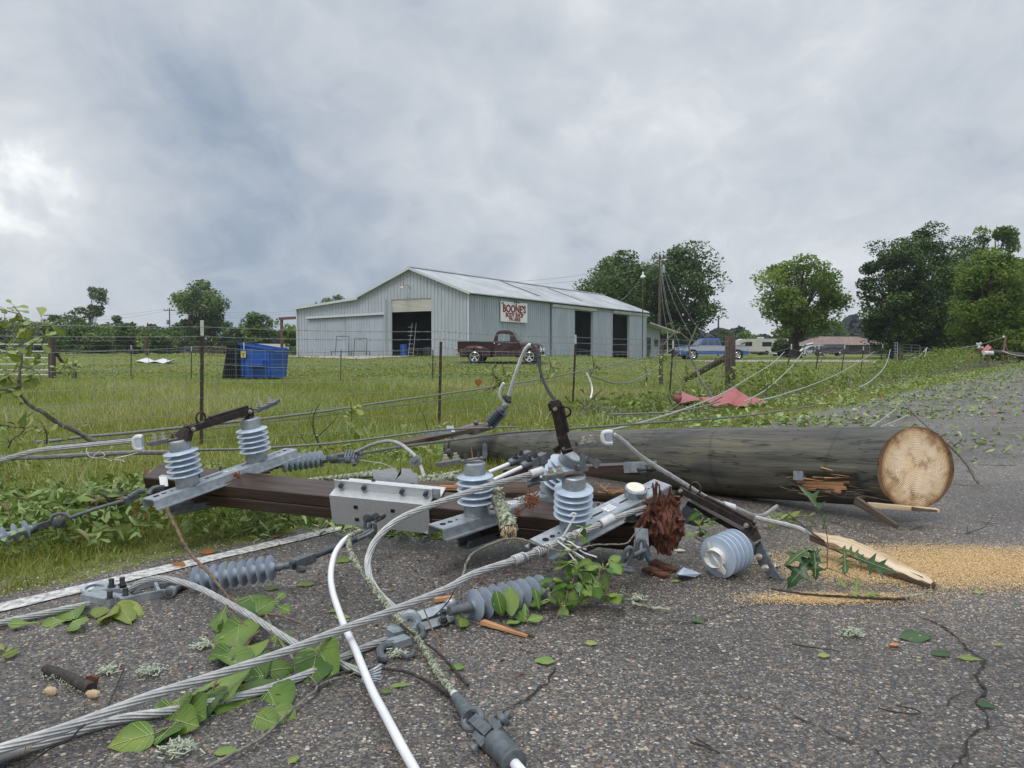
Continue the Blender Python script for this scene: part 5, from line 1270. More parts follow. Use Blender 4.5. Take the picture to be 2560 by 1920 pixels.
# ------------------------------------------------------------------ foreground: the fallen pole
def V3(*a): return Vector(a)
def bolt(mb, p, ax, r=.009, h=.02, washer=True, m=0):
 p = Vector(p); ax = Vector(ax).normalized(); k = mb.m; mb.m = m
 if washer: mb.lathe(p, ax, [(r * 1.5, 0), (r * 1.5, r * .3)], 14, smooth=False)
 mb.lathe(p + ax * r * .3, ax, [(r * 1.25, 0), (r * 1.25, r * 1.2)], 6, smooth=False)
 mb.lathe(p + ax * r * 1.5, ax, [(r * .75, 0), (r * .75, h * .8)], 8, smooth=False); mb.m = k
butt = P(2290, 1170, 3.58); tip = P(1130, 1119, 6.2)
pax = (butt - tip).normalized()
pole = thing('utility_pole', 'huge dark weathered fallen utility pole with a sawn pale end lying across the road', 'utility pole', (butt.x, butt.y, 0))
def make_pole_mesh():
 L = (butt - tip).length; n = 72; m = 90; x, y, z = frame(pax)
 side = Vector((-pax.y, pax.x, 0)).normalized()        # horizontal, pointing away from the camera
 if side.y < 0: side = -side
 rng = random.Random(3); GR = [rng.uniform(5, 14) if rng.random() < .13 else 0 for _ in range(n)]; vs = []; ax = []; ph = [rng.uniform(0, 6.28) for _ in range(6)]
 ring_last = None
 for i in range(m + 1):
  t = (i / m); t = 1 - (1 - t) ** 1.15; c0 = tip.lerp(butt, t) + up * (-.012 * math.sin(t * 3.1)); r0 = .108 + (.19 - .108) * min(1, t * 1.55)
  for k in range(n):
   a = 2 * math.pi * k / n
   r = r0 * (1 + .012 * math.sin(3 * a + ph[0] + t * 4) + .006 * math.sin(7 * a + ph[1] + t * 9) + .004 * math.sin(15 * a + ph[2]))
   if t < .03: r *= .82 + 6 * t
   if GR[k] and math.sin(t * GR[k] + k) > .1: r *= .972
   r *= 1 + .004 * math.sin(t * 60 + k * 2.4) * math.sin(k * 1.7)
   o = x * (r * math.cos(a)) + y * (r * math.sin(a))
   # long gouge torn in the near side near the butt
   s_ = o.dot(side) / r; zz = o.z / r; gl = (1 - t) * L
   if i == m or gl < .02: pass
   elif   .14 < gl < .60 and s_ < -.2 and -.72 < zz < -.12:
    e = min(1, (gl - .14) / .05, (.60 - gl) / .08, (zz + .72) / .12, (-.12 - zz) / .1); o *= 1 - .13 * max(0, e) * (1 + .25 * math.sin(a * 40 + gl * 6))
   # the sawn end slants: the far side reaches farther
   sh = (o.dot(side) / r) * .098 * sstep(.93, 1, t)
   vs.append(c0 + o + pax * float(sh)); ax.append((t * L, r * math.cos(a), r * math.sin(a)))
 mb = MB(); fs = [(i * n + k, i * n + (k + 1) % n, (i + 1) * n + (k + 1) % n, (i + 1) * n + k) for i in range(m) for k in range(n)]
 fs.append(tuple(range(n - 1, -1, -1))); mb.add(vs, fs, True, ax)
 mb.build('trunk', 'weathered_pole', pole, sharp=60)
 # sawn face: own mesh, local xy in its plane
 rim = vs[-n:]; c = sum(rim, Vector()) / n; nx = (rim[0] - c).normalized(); nn = Vector((0, 0, 0))
 for k in range(n): nn += (rim[k] - c).cross(rim[(k + 1) % n] - c)
 nn.normalize(); ny = nn.cross(nx)
 M4 = Matrix((nx, ny, nn)).transposed().to_4x4(); M4.translation = c
 inv = M4.inverted(); v2 = [inv @ p for p in rim]; pts = [Vector((.0, 0, .001))]; f2 = []; R_ = 12
 for j in range(1, R_ + 1):
  for p in v2: q = p * (j / R_); pts.append(Vector((q.x, q.y, .001 + random.uniform(-.0006, .0006))))
 f2 += [(0, 1 + k, 1 + (k + 1) % n) for k in range(n)]
 for j in range(R_ - 1): f2 += [(1 + j * n + k, 1 + (j + 1) * n + k, 1 + (j + 1) * n + (k + 1) % n, 1 + j * n + (k + 1) % n) for k in range(n)]
 me = bpy.data.meshes.new('sawn_face'); me.from_pydata([tuple(p) for p in pts], [], f2); me.materials.append(M['end_grain'])
 o = bpy.data.objects.new('sawn_face', me); COL.objects.link(o); o.parent = pole; o.matrix_local = Matrix.Translation(-WPOS[pole.name]) @ M4
 return side
side = make_pole_mesh()
# torn wood in the gouge, splinters
def splinters(name, mname, pts, n, L, w, d0, spread, parent=None, seed=1, label=None, cat=None):
 rng = random.Random(seed); mb = MB()
 for i in range(n):
  a = Vector(pts[0]).lerp(Vector(pts[1]), rng.random()) + Vector((rng.gauss(0, spread), rng.gauss(0, spread), rng.gauss(0, spread)))
  d = (Vector(d0) + Vector((rng.gauss(0, .12), rng.gauss(0, .12), rng.gauss(0, .12)))).normalized(); l = L * rng.uniform(.4, 1.2); ww = w * rng.uniform(.4, 1.3)
  mb.beam(a - d * l / 2, a + d * l / 2, ww, ww * .5, (rng.random(), rng.random(), 1), w2=ww * .15, h2=ww * .1)
 return mb.build(name, mname, parent)
ga = butt - pax * .20 - side * .158 - up * .060; gb = butt - pax * .52 - side * .158 - up * .060
mb = MB();
for j in range(7):
 z0 = .05 - j * .0165; a = ga + up * (z0 - .0) + side * (.012 + abs(j - 3) * .0) - pax * random.uniform(0, .04); b_ = gb + up * z0 + side * .012 + pax * random.uniform(0, .08)
 if j > 3: a -= pax * .05
 mb.beam(a, b_, .02, .018, w2=.02, h2=.012, seg=4)
mb.build('torn_wood', 'fresh_wood', pole)
splinters('splinter_wood', 'fresh_wood', (ga + up * .03, gb + up * .02), 26, .13, .008, pax, .012, pole)
splinters('dark_splinters', 'bark_wood', (ga - up * .05 + pax * .1, gb - up * .07), 34, .12, .012, pax, .014, pole, 5)
mb = MB(); c = P(2000, 1188, 3.82); bolt(mb, c + side * .02, -side * 1 + up * .2, .016, .012); mb.box(c - side * .005, (.05, .03, .045), (pax, side, up)); mb.build('square_bolt', 'galvanised', pole)
def slat(nm, a, b, w0, h0, w1, h1, m, label, cat, parent=None, upv=(0, 0, 1)):
 mb = MB(); a = Vector(a); b = Vector(b); n = 8; x, y, z = frame(b - a, upv); L = (b - a).length; vs = []; ax = []
 for i in range(n + 1):
  t = i / n; c = a.lerp(b, t); w = (w0 + (w1 - w0) * t) * random.uniform(.9, 1.06); h = (h0 + (h1 - h0) * t) * random.uniform(.9, 1.06); j = Vector((random.uniform(-.0008, .0008), 0, random.uniform(-.0008, .0008)))
  for dx, dy in ((-1, -1), (1, -1), (1, 1), (-1, 1)): vs.append(c + j + x * dx * w / 2 + y * dy * h / 2); ax.append((t * L, dx * w / 2, dy * h / 2))
 mb.add(vs, [(3, 2, 1, 0), (n * 4, n * 4 + 1, n * 4 + 2, n * 4 + 3)] + [(k * 4 + j, k * 4 + (j + 1) % 4, k * 4 + 4 + (j + 1) % 4, k * 4 + 4 + j) for k in range(n) for j in range(4)], False, ax)
 o = mb.build(nm, m, parent)
 return tag(o, label, cat) if parent is None else o
slat('hanging_sliver', P(2140, 1252, 3.42), P(2243, 1316, 3.2), .02, .035, .012, .022, 'bark_wood', None, None, pole)
slat('hanging_sliver', P(2170, 1262, 3.5), P(2345, 1276, 3.46), .03, .02, .05, .014, 'pale_wood', None, None, pole)
slat('sharp_sliver', P(2280, 1272, 3.4), P(2342, 1278, 3.38), .02, .016, .012, .01, 'bark_wood', None, None, pole)
for k, (px, py, D) in enumerate(((1145, 1090, 6.1),)):
 mb = MB(); mb.ring(tip + (butt - tip) * .028, pax, .114, .006, 30, 6); mb.build('dark_band', 'bronze_dark', pole)
# pole top hardware stub
mb = MB(); a = P(1122, 1132, 6.0); mb.beam(a, a + V3(.2, -.05, .01), .05, .03); mb.ball(a, .035, 8); mb.ball(a + V3(.1, 0, .01), .03, 8); mb.build('top_bracket', 'bolt_dark', pole)
# ------------------------------------------------------------------ crossarm with its centre bracket
F0 = P(358, 1194, 3.25); F1 = P(1600, 1320, 2.84)
be = (F1 - F0).normalized(); bh = Vector((-be.y, be.x, 0)).normalized(); bh = bh if bh.y > 0 else -bh
TL_ = R(20); bw = (bh * math.cos(TL_) + up * math.sin(TL_)); bn = be.cross(bw); bn = bn if bn.z > 0 else -bn
def bat(px):
 lo, hi = 0., 1.
 for _ in range(40):
  m_ = (lo + hi) / 2; q = F0.lerp(F1, m_); X = 1280 + FPX * q.x / q.y
  if X < px: lo = m_
  else: hi = m_
 return F0.lerp(F1, lo)
arm = thing('wooden_crossarm', 'long dark brown wooden crossarm of a fallen pole with an aluminium centre bracket', 'crossarm', tuple(F0.lerp(F1, .5) - up * .2))
def plank(nm, a, b, d0, d1, m, wd=.122):
 mb = MB(); N = 30; vs = []; ax = []
 for i in range(N + 1):
  t = i / N; c = a.lerp(b, t); e = .003
  prof = [(e, -d0), (wd - e, -d0), (wd, -d0 - e), (wd, -d1 + e), (wd - e, -d1), (e, -d1), (0, -d1 + e), (0, -d0 - e)]
  for w_, n_ in prof: vs.append(c + bw * w_ + bn * (n_ + .0006 * math.sin(i * 2.1 + w_ * 60))); ax.append((t * 2, w_, n_))
 k = 8; mb.add(vs, [tuple(range(k - 1, -1, -1)), tuple(N * k + j for j in range(k))] + [(i * k + j, i * k + (j + 1) % k, (i + 1) * k + (j + 1) % k, (i + 1) * k + j) for i in range(N) for j in range(k)], False, ax)
 return mb.build(nm, m, arm)
plank('upper_timber', F0, F1, 0, .052, 'crossarm_wood'); plank('lower_timber', F0 + be * .01, F1 - be * .02, .055, .106, 'crossarm_wood')
def bq(px, w_, n_): return bat(px) + bw * w_ + bn * n_
# bracket in the beam frame: front plate, shelf, riser with four bolts
q0, q1 = bat(823), bat(1072); BL = (q1 - q0).length
def bl(u, w_, n_): return q0 + be * u + bw * w_ + bn * n_
mb = MB(); T4 = .006
mb.prism([(0, 0), (0, 0)], q0, q1) if False else None
prof = [(-.010, -.118), (-.004, -.118), (-.004, .006), (.052, .006), (.052, .050), (.046, .050), (.046, .012), (-.010, .012)]
vs = [bl(0, w_, n_) for w_, n_ in prof] + [bl(BL, w_, n_) for w_, n_ in prof]; k = len(prof)
mb.add(vs, [tuple(range(k - 1, -1, -1)), tuple(range(k, 2 * k))] + [(i, (i + 1) % k, k + (i + 1) % k, k + i) for i in range(k)])
# back angle seen behind the riser
prof = [(.058, .050), (.053, .050), (.053, .006), (.135, .006), (.135, .012), (.058, .012)]
vs = [bl(.03, w_, n_) for w_, n_ in prof] + [bl(BL + .03, w_, n_) for w_, n_ in prof]; k = len(prof)
mb.add(vs, [tuple(range(k - 1, -1, -1)), tuple(range(k, 2 * k))] + [(i, (i + 1) % k, k + (i + 1) % k, k + i) for i in range(k)])
br = mb.build('centre_bracket', 'aluminium_plate', arm)
for i, u in enumerate((.03, .125, .28, .375)):
 mb = MB(); bolt(mb, bl(u * BL / .40, .046, .030), -bw, .0085, .004, False); mb.build('bracket_bolt', 'bolt_dark', br)
for u in (.105, .255):
 for n_ in (-.03, -.088):
  mb = MB(); mb.box(bl(u * BL / .40, -.0115, n_), (.016, .003, .014), (be, bw, bn)); mb.build('square_hole', 'black_hole', br)
# saddle plate behind, notched
def sp_(x, y): return P(x, y, 3.22)
sad = [(931, 1172), (950, 1176), (970, 1171), (990, 1170), (995, 1186), (1002, 1186), (1004, 1170), (1028, 1172), (1032, 1181), (1043, 1183), (1046, 1218), (935, 1210)]
mb = MB(); pts = [sp_(*p) for p in sad]; nrm = Vector((.1, -1, .2)).normalized(); off = -nrm * .006
k = len(pts); cen = sp_(988, 1200)
vs = pts + [p + off for p in pts] + [cen, cen + off]
fs = [(i, (i + 1) % k, 2 * k) for i in range(k)] + [(k + (i + 1) % k, k + i, 2 * k + 1) for i in range(k)] + [(i, k + i, k + (i + 1) % k, (i + 1) % k) for i in range(k)]
mb.add(vs, fs); sd_pl = mb.build('saddle_plate', 'aluminium_plate', arm)
for x, y in ((936, 1203), (1032, 1213)):
 mb = MB(); a = sp_(x, y) + nrm * .004; mb.cyl(a - nrm * .02, a + nrm * .05, .0085, n=8); mb.build('stud', 'bolt_dark', sd_pl)
# end strap on the right and lower clamp stub
mb = MB(); mb.poly([P(1588, 1319, 2.72), P(1620, 1322, 2.74), P(1624, 1402, 2.72), P(1592, 1400, 2.70)][::-1], .006); mb.build('end_strap', 'galvanised', arm)
mb = MB(); bolt(mb, P(1577, 1303, 2.78), up, .016, .02); mb.build('end_bolt', 'bolt_dark', arm)
mb = MB(); mb.beam(P(396, 1222, 3.2), P(417, 1226, 3.2), .03, .004, bn);
a, b_ = P(398, 1192, 3.18), P(419, 1193, 3.18); c_, d_ = P(402, 1218, 3.16), P(421, 1216, 3.16)
mb = MB(); mb.poly([a, b_, d_, c_], .004); mb.poly([a, P(404, 1188, 3.24), P(424, 1190, 3.24), b_], .003); mb.build('strap', 'aluminium_plate', arm)
mb = MB(); mb.tube(spline([P(372, 1238, 3.1), P(378, 1226, 3.12), P(392, 1219, 3.14), P(410, 1219, 3.16)], .01), .011, 8); mb.build('hook_eye', 'cast_steel', arm)
# rotten end: one ragged lump of splintered wood on the beam's end
def stump():
 rng = random.Random(5); c = P(1658, 1306, 2.80); mb = MB(); mb.tv = .5
 x, y, z = frame(be)
 N = 30; m = 34; vs = []
 for i in range(m + 1):
  t = math.pi * i / m
  for k in range(N):
   a = 2 * math.pi * k / N
   j = 1 + .10 * math.sin(5 * a + t * 3) + .08 * math.sin(11 * a - t * 7) + rng.uniform(-.14, .14) + .06 * math.sin(23 * a)
   vs.append(c + be * (-.070 * math.cos(t)) + V3(0, 1, 0) * (.075 * j * math.sin(t) * math.cos(a)) + up * (.098 * j * math.sin(t) * math.sin(a)) + be * rng.uniform(-.006, .006))
 mb.add(vs, [(i * N + k, i * N + (k + 1) % N, (i + 1) * N + (k + 1) % N, (i + 1) * N + k) for i in range(m) for k in range(N)], False)
 for i in range(190):
  a = rng.uniform(0, 6.28); rr = rng.uniform(.1, .8) ** .6
  p = c + V3(0, 1, 0) * (.072 * rr * math.cos(a)) + up * (.096 * rr * math.sin(a)) + be * rng.uniform(-.07, .055)
  d = (be * rng.uniform(.25, 1) * rng.choice((-1, 1, 1)) + V3(rng.gauss(0, .35), rng.gauss(0, .5), rng.gauss(0, .55)) + (p - c) * 5).normalized(); l = rng.uniform(.010, .026)
  mb.beam(p, p + d * l, rng.uniform(.010, .026), rng.uniform(.005, .012), (rng.random(), rng.random(), rng.random() + .2), w2=rng.uniform(.006, .024), h2=.008)
 # tall spike and left tail
 for px, py, qx, qy, w in ((1633, 1275, 1642, 1205, .022), (1640, 1285, 1632, 1208, .016), (1600, 1330, 1628, 1255, .022), (1590, 1318, 1612, 1280, .016), (1690, 1262, 1672, 1222, .018), (1668, 1262, 1676, 1216, .014), (1652, 1262, 1648, 1212, .014)):
  mb.beam(P(px, py, 2.76), P(qx, qy, 2.74), w, w * .7, (1, 0, 0), w2=w * .55, h2=w * .3, seg=3)
 return mb.build('rotten_end', 'rotten_wood', arm)
stump()
slat('rotten_splinter', G(1630, 1405, .02), G(1690, 1425, .008), .05, .016, .03, .008, 'rotten_wood', 'dark red rotten splinter lying on the asphalt under the ragged crossarm end', 'splinter')
slat('rotten_splinter', G(1618, 1422, .01), G(1668, 1440, .008), .06, .012, .03, .008, 'rotten_wood', 'flat dark red rotten chip beneath the rotten splinter, closer to the camera', 'splinter')
# ------------------------------------------------------------------ insulators and switches
def post_ins(parent, base, ax, H=.196, Rr=.0735, n=5, capb=.0455, capt=.0405, top=True, base_only=False):
 base = Vector(base); ax = Vector(ax).normalized(); hb = H * .20
 if base_only: return
 prof = [(.030, hb)]; span = H * .60; st = span / n
 for i in range(n):
  z = hb + st * (i + .18); r0 = .034
  prof += [(r0, z), (Rr * .78, z + st * .10), (Rr - .0025, z + st * .10), (Rr, z + st * .22), (Rr - .002, z + st * .35), (Rr * .72, z + st * .45), (r0 + .006, z + st * .60), (r0, z + st * .8)]
 prof += [(.032, hb + span + .004), (.030, H - .03)]
 mb = MB(); mb.lathe(base, ax, prof, 40); p = mb.build('insulator', 'porcelain', parent, sharp=60)
 mb = MB(); mb.lathe(base, ax, [(capb, 0), (capb + .001, .004), (capb * .98, hb * .8), (capb * .93, hb + .004), (capb * .8, hb + .007)], 32); mb.build('base_cap', 'galvanised', p)
 if top:
  mb = MB(); mb.lathe(base + ax * (H - .046), ax, [(capt * .93, 0), (capt * 1.02, .004), (capt * 1.04, .034), (capt * 1.0, .043), (capt * .9, .046)], 32); mb.build('top_cap', 'galvanised', p)
 return p
def channel(parent, A, B, nrm, w=.088, h=.036, nm='base_channel', m='galvanised', holes=True):
 d = (B - A).normalized(); nrm = (nrm - d * nrm.dot(d)).normalized(); sx = d.cross(nrm)
 a = w / 2; t = .0045
 prof = [(-a - .022, -h), (-a - .004, -h), (-a, -.004), (-a + .004, 0), (a - .004, 0), (a, -.004), (a + .004, -h), (a + .022, -h), (a + .022, -h - t), (a, -h - t), (a - .006, -t - .001), (-a + .006, -t - .001), (-a, -h - t), (-a - .022, -h - t)]
 mb = MB(); vs = [A + sx * p + nrm * q for p, q in prof] + [B + sx * p + nrm * q for p, q in prof]; k = len(prof)
 # end caps as strips, not one concave face
 fs = [(i, (i + 1) % k, k + (i + 1) % k, k + i) for i in range(k)]
 pairs = [(0, 13, 12, 1), (1, 12, 11, 2), (2, 11, 3), (3, 11, 10, 4), (4, 10, 5), (5, 10, 9, 6), (6, 9, 8, 7)]
 for p in pairs: fs += [tuple(p), tuple(k + q for q in reversed(p))]
 mb.add(vs, fs, False); o = mb.build(nm, m, parent)
 if holes:
  L = (B - A).length; mb = MB()
  def disc(u, v, r, n=16): mb.lathe(A + d * u + sx * v + nrm * .0003, nrm, [(r, 0), (r, .0008)], n, smooth=False)
  disc(.035, 0, .012)
  mb.box(A + d * .068 + nrm * .0008, (.020, .008, .0012), (d, sx, nrm)); mb.box(A + d * .068 + nrm * .0010, (.008, .016, .0012), (d, sx, nrm))
  disc(.10, .0, .005, 8)
  for j in range(7): disc(L * .40 + j * .0085, .012 * 0, .0055 if j % 2 else .0042, 8)
  disc(L * .40 - .016, 0, .009)
  disc(L - .035, 0, .010); mb.box(A + d * (L - .065) + nrm * .0008, (.014, .008, .0012), (d, sx, nrm)); disc(L - .09, 0, .0045, 8)
  for j in range(6): disc(L * .62 + j * .0085, 0, .005 if j % 2 else .004, 8)
  mb.build('slots', 'black_hole', o)
  mb = MB(); c = A + d * (L * .53); mb.box(c + nrm * .001, (.058, .034, .0016), (d, sx, nrm)); lb = mb.build('data_plate', 'sign_white', o)
  mb = MB()
  for j in range(4): mb.box(c + nrm * .0022 + sx * (-.011 + j * .0075) + d * (.004 * (j % 2)), (.045 - .01 * (j % 2), .0016, .0006), (d, sx, nrm))
  for u in (-.027, .027): mb.box(c + nrm * .0022 + d * u, (.0015, .032, .0006), (d, sx, nrm))
  mb.build('plate_marks', 'bolt_dark', lb)
 return o
def terminal(parent, a, b, mid, w=.036, bolts=2, dark=(.3, .8), thick_=.015):
 """dark contact plate from b to mid, cast pad from mid to a with two zinc bolts"""
 a = Vector(a); b = Vector(b); c = b.lerp(a, mid)
 mb = MB(); mb.beam(b, c, w * 1.05, .005); pl = mb.build('contact_plate', 'contact_copper', parent)
 mb = MB(); d = (a - c); mb.beam(c - d * .05, c + d * .78, w, thick_, seg=3); mb.beam(c + d * .74, a + up * .004, w * .9, thick_, w2=w * .35, h2=thick_ * .8, seg=2); pd = mb.build('terminal_pad', 'cast_steel', parent)
 for k in range(bolts):
  mb = MB(); bolt(mb, c + d * (.16 + .42 * k) + up * (thick_ / 2), up + V3(-.1, -.05, 0), .0100, .014); mb.build('pad_bolt', 'bolt_zinc', pd)
 for f in dark:
  mb = MB(); bolt(mb, b.lerp(c, f) + up * .003, up, .006, .014, False); mb.build('stud', 'bolt_dark', pl)
def fr_px(A, B, px):
 lo, hi = 0., 1.
 for _ in range(40):
  m_ = (lo + hi) / 2; q = A.lerp(B, m_)
  if 1280 + FPX * q.x / q.y < px: lo = m_
  else: hi = m_
 return A.lerp(B, lo)
def chan_normal(A, B, nx):
 d = B - A; ny = -(nx * d.x + d.z) / d.y; return Vector((nx, ny, 1)).normalized()
SG = 'knife switches mounted on the fallen crossarm'
def lower_channel(parent, px, dx=(0, 0), z=.10, L=.30):
 c = bq(px, .06, -.106) ; d = (bw + be * .45).normalized(); d.z = .02; d.normalize(); c = Vector((c.x, c.y, c.z - .035))
 channel(parent, c - d * L * .62, c + d * L * .38, -up, .05, .03, 'clamp_channel', 'galvanised_dark', False)
 mb = MB()
 for s in (-.05, .05):
  q = c + d * s; mb.cyl(q - up * .005, q + up * .17 - bh * .03, .0055, n=8)
 mb.build('clamp_bolt', 'galvanised_dark', parent)
# switch one (left), blade closed
A1 = P(369, 1248, 2.98); B1 = P(727, 1121, 3.52); n1 = chan_normal(A1, B1, -.14)
sw1 = thing('knife_switch', 'knife switch at the left crossarm end, its rusty blade closed across both insulators', 'switch', tuple(A1 - up * .2), SG)
channel(sw1, A1, B1, n1)
i1 = fr_px(A1, B1, 465); i2 = fr_px(A1, B1, 640)
post_ins(sw1, i1, n1, .190, .068); post_ins(sw1, i2, n1 + V3(.02, 0, 0), .190, .067)
t1_, t2_ = i1 + n1 * .192, i2 + n1 * .192
def blade(parent, a, b, nm='blade', m='bronze_dark', gap=.032, h=.026, upv=(0, 0, 1), ringpos=.22, ringr=.022, bolts=True):
 a = Vector(a); b = Vector(b); x, y, z = frame(b - a, upv); mb = MB()
 for s in (-1, 1):
  mb.beam(a + x * s * gap / 2, b + x * s * gap / 2, .004, h, upv, seg=2); mb.beam(a + x * (s * gap / 2 - s * .005) + y * h * .45, b + x * (s * gap / 2 - s * .005) + y * h * .45, .012, .003, upv)
 mb.beam(a.lerp(b, .35) + y * h * .7, a.lerp(b, .97) + y * h * .7, .016, .014, upv)
 mb.beam(a - z * .012 - y * .02, a + z * .01 - y * .03, gap * .8, .04, upv); mb.beam(b - z * .02 - y * .012, b + z * .012 - y * .012, gap * .7, .03, upv)
 bl_ = mb.build(nm, m, parent)
 mb = MB(); c = a.lerp(b, ringpos) + y * (h * .5 + ringr * .8); mb.ring(c, x, ringr, .0042, 24, 8, 1.0, y); mb.tube([c + z * ringr * .8 - y * ringr * .5, c + z * ringr * 2.2 - y * ringr * .7], .005, 6); mb.build('pull_ring', m, bl_)
 if bolts:
  for t in (.04, .95):
   for s in (-1, 1):
    mb = MB(); bolt(mb, a.lerp(b, t) + x * s * (gap / 2 + .002), x * s, .006, .004); mb.build('blade_bolt', 'bolt_zinc', bl_)
 return bl_
blade(sw1, P(468, 1074, 3.08), P(624, 1026, 3.36))
mb = MB(); mb.beam(t1_ + V3(.01, 0, 0), P(472, 1070, 3.1), .034, .05, (1, 0, 0), w2=.03, h2=.03); mb.build('hinge_block', 'bronze_dark', sw1)
mb = MB(); mb.beam(t2_ + V3(-.01, 0, 0), P(622, 1034, 3.36), .03, .04, (1, 0, 0)); mb.build('jaw', 'bronze_dark', sw1)
terminal(sw1, P(366, 1112, 3.05), t1_ + V3(.05, .02, .012), .55); terminal(sw1, P(698, 1002, 3.5), t2_ + V3(-.03, -.02, .004), .42, dark=(.6,))
lower_channel(sw1, 500)
# switch two (middle), jaw open, far insulator leaning with its blade upright
A2 = P(1088, 1316, 2.74); B2 = P(1428, 1212, 3.24); n2 = chan_normal(A2, B2, -.03)
sw2 = thing('knife_switch', 'middle knife switch with an upright blackened blade on its tilted far insulator', 'switch', tuple(A2 - up * .15), SG)
channel(sw2, A2, B2, n2)
j1 = fr_px(A2, B2, 1190); j2 = fr_px(A2, B2, 1374)
post_ins(sw2, j1, n2, .198, .069); axt = V3(.47, -.30, .85).normalized(); post_ins(sw2, j2, axt, .190, .070)
tj = j1 + n2 * .200; tk = j2 + axt * .193
jb = tj + V3(.044, .004, .016); terminal(sw2, P(1089, 1163, 2.84), jb, .52)
mb = MB(); a = jb - V3(.006, 0, -.002); mb.poly([a + V3(-.009, 0, 0), a + V3(.010, 0, 0), a + V3(.008, 0, .042), a + V3(.0, 0, .052), a + V3(-.007, 0, .044)], .006); mb.poly([a + V3(-.009, .018, 0), a + V3(.010, .018, 0), a + V3(.006, .018, .035), a + V3(-.005, .018, .035)], .005); mb.build('jaw', 'galvanised_dark', sw2)
blade(sw2, P(1412, 1118, 3.02), P(1389, 1012, 2.98), upv=(1, -.3, 0), gap=.03, h=.034, ringpos=.82, ringr=.020)
mb = MB(); mb.beam(P(1389, 1018, 2.98), P(1386, 1000, 2.98), .036, .036, (0, 1, 0)); mb.build('latch_block', 'bronze_dark', sw2); mb = MB(); mb.beam(P(1418, 1128, 3.02), P(1404, 1088, 3.0), .042, .04, (0, 1, 0)); mb.build('hinge_block', 'bronze_dark', sw2)
terminal(sw2, P(1497, 1106, 2.94), P(1405, 1126, 3.02), .52, dark=(.75,))
# connector fork gripping the cable
def sleeve(parent, a, b, r, m='white_sleeve', nm='cable_sleeve', label=None, cat=None):
 mb = MB(); a = Vector(a); b = Vector(b); mb.lathe(a, b - a, [(r * .8, 0), (r, .002), (r, (b - a).length - .002), (r * .8, (b - a).length), (r * .72, (b - a).length - .008)], 20, cap=False); o = mb.build(nm, m, parent)
 return tag(o, label, cat) if label else o
def ugrip(parent, c, w, h, d, th=.007, m='white_sleeve', xax=(1, 0, 0), yax=(0, 1, 0), inner='polymer_grey'):
 x = Vector(xax).normalized(); y = Vector(yax).normalized(); z = x.cross(y); c = Vector(c); mb = MB()
 mb.tube(spline([c + z * h * .5 + x * w * .35, c + z * h * .55, c + z * h * .4 - x * w * .5, c - z * h * .4 - x * w * .45, c - z * h * .55, c - z * h * .5 + x * w * .4], .008), d * .5, 10)
 o = mb.build('connector_grip', m, parent); mb = MB(); mb.box(c + x * w * .02, (w * .62, d * .8, h * .75), (x, y, z)); mb.build('grip_wedge', inner, o)
ugrip(sw2, P(1521, 1094, 2.92), .040, .038, .020)
# switch three (right), far insulator broken off
A3 = P(1346, 1358, 2.58); B3 = P(1656, 1205, 3.05); n3 = chan_normal(A3, B3, 0.0)
sw3 = thing('knife_switch', 'rightmost knife switch whose far insulator has snapped off leaving a cream stub', 'switch', tuple(A3 - up * .12), SG)
channel(sw3, A3, B3, n3)
k1 = fr_px(A3, B3, 1433); k2 = fr_px(A3, B3, 1590)
post_ins(sw3, k1, n3, .196, .0685); t3 = k1 + n3 * .198
mb = MB(); mb.lathe(k2, n3 + V3(.08, -.1, 0), [(.040, 0), (.042, .004), (.043, .030), (.039, .035), (.035, .036)], 32, cap=False); bc = mb.build('base_cap', 'galvanised', sw3)
mb = MB(); mb.lathe(k2 + n3 * .026, n3 + V3(.08, -.1, 0), [(.036, 0), (.035, .010), (.028, .0125), (.014, .0105)], 24); mb.build('broken_core', 'porcelain_core', bc)
jc = t3 + V3(.044, .006, .016); terminal(sw3, P(1356, 1196, 2.62), jc, .54, dark=(.45,))
mb = MB(); a = jc - V3(.014, 0, -.002); mb.poly([a + V3(-.012, 0, 0), a + V3(.012, 0, 0), a + V3(.010, 0, .044), a + V3(.0, 0, .054), a + V3(-.009, 0, .046)], .007); mb.beam(a + V3(-.02, .01, .004), a + V3(.02, .01, .004), .03, .012)
mb.beam(a + V3(.014, .02, .036), a + V3(.042, .03, .02), .014, .014); mb.beam(a + V3(.042, .03, .02), a + V3(.06, .03, .008), .012, .028); mb.build('jaw', 'galvanised_dark', sw3)
lower_channel(sw3, 1480, L=.34); lower_channel(sw2, 1235, L=.34)
# the snapped-off insulator with its blade, on the road
ia = P(1788, 1396, 2.70); ib = P(1876, 1356, 2.83); iax = (ib - ia).normalized()
br_ = thing('broken_insulator', 'snapped blue-grey porcelain insulator with cream broken end and a dark blade, lying on the road', 'insulator', (ia.x, ia.y, 0))
mb = MB(); Rr = .0745; prof = []
for i in range(5):
 z = .008 + i * .0255; prof += [(.036, z), (Rr * .8, z + .003), (Rr, z + .006), (Rr, z + .010), (Rr * .8, z + .015), (.042, z + .019)]
prof += [(.036, .142)]
mb.lathe(ia, iax, [(.030, -.004)] + prof, 44); pi_ = mb.build('porcelain_body', 'porcelain', br_, sharp=60)
mb = MB(); mb.lathe(ia + iax * .138, iax, [(.036, 0), (.047, .003), (.047, .034), (.040, .044), (.02, .046)], 28); mb.build('metal_cap', 'galvanised_dark', pi_)
x_, y_, z_ = frame(iax)
mb = MB()
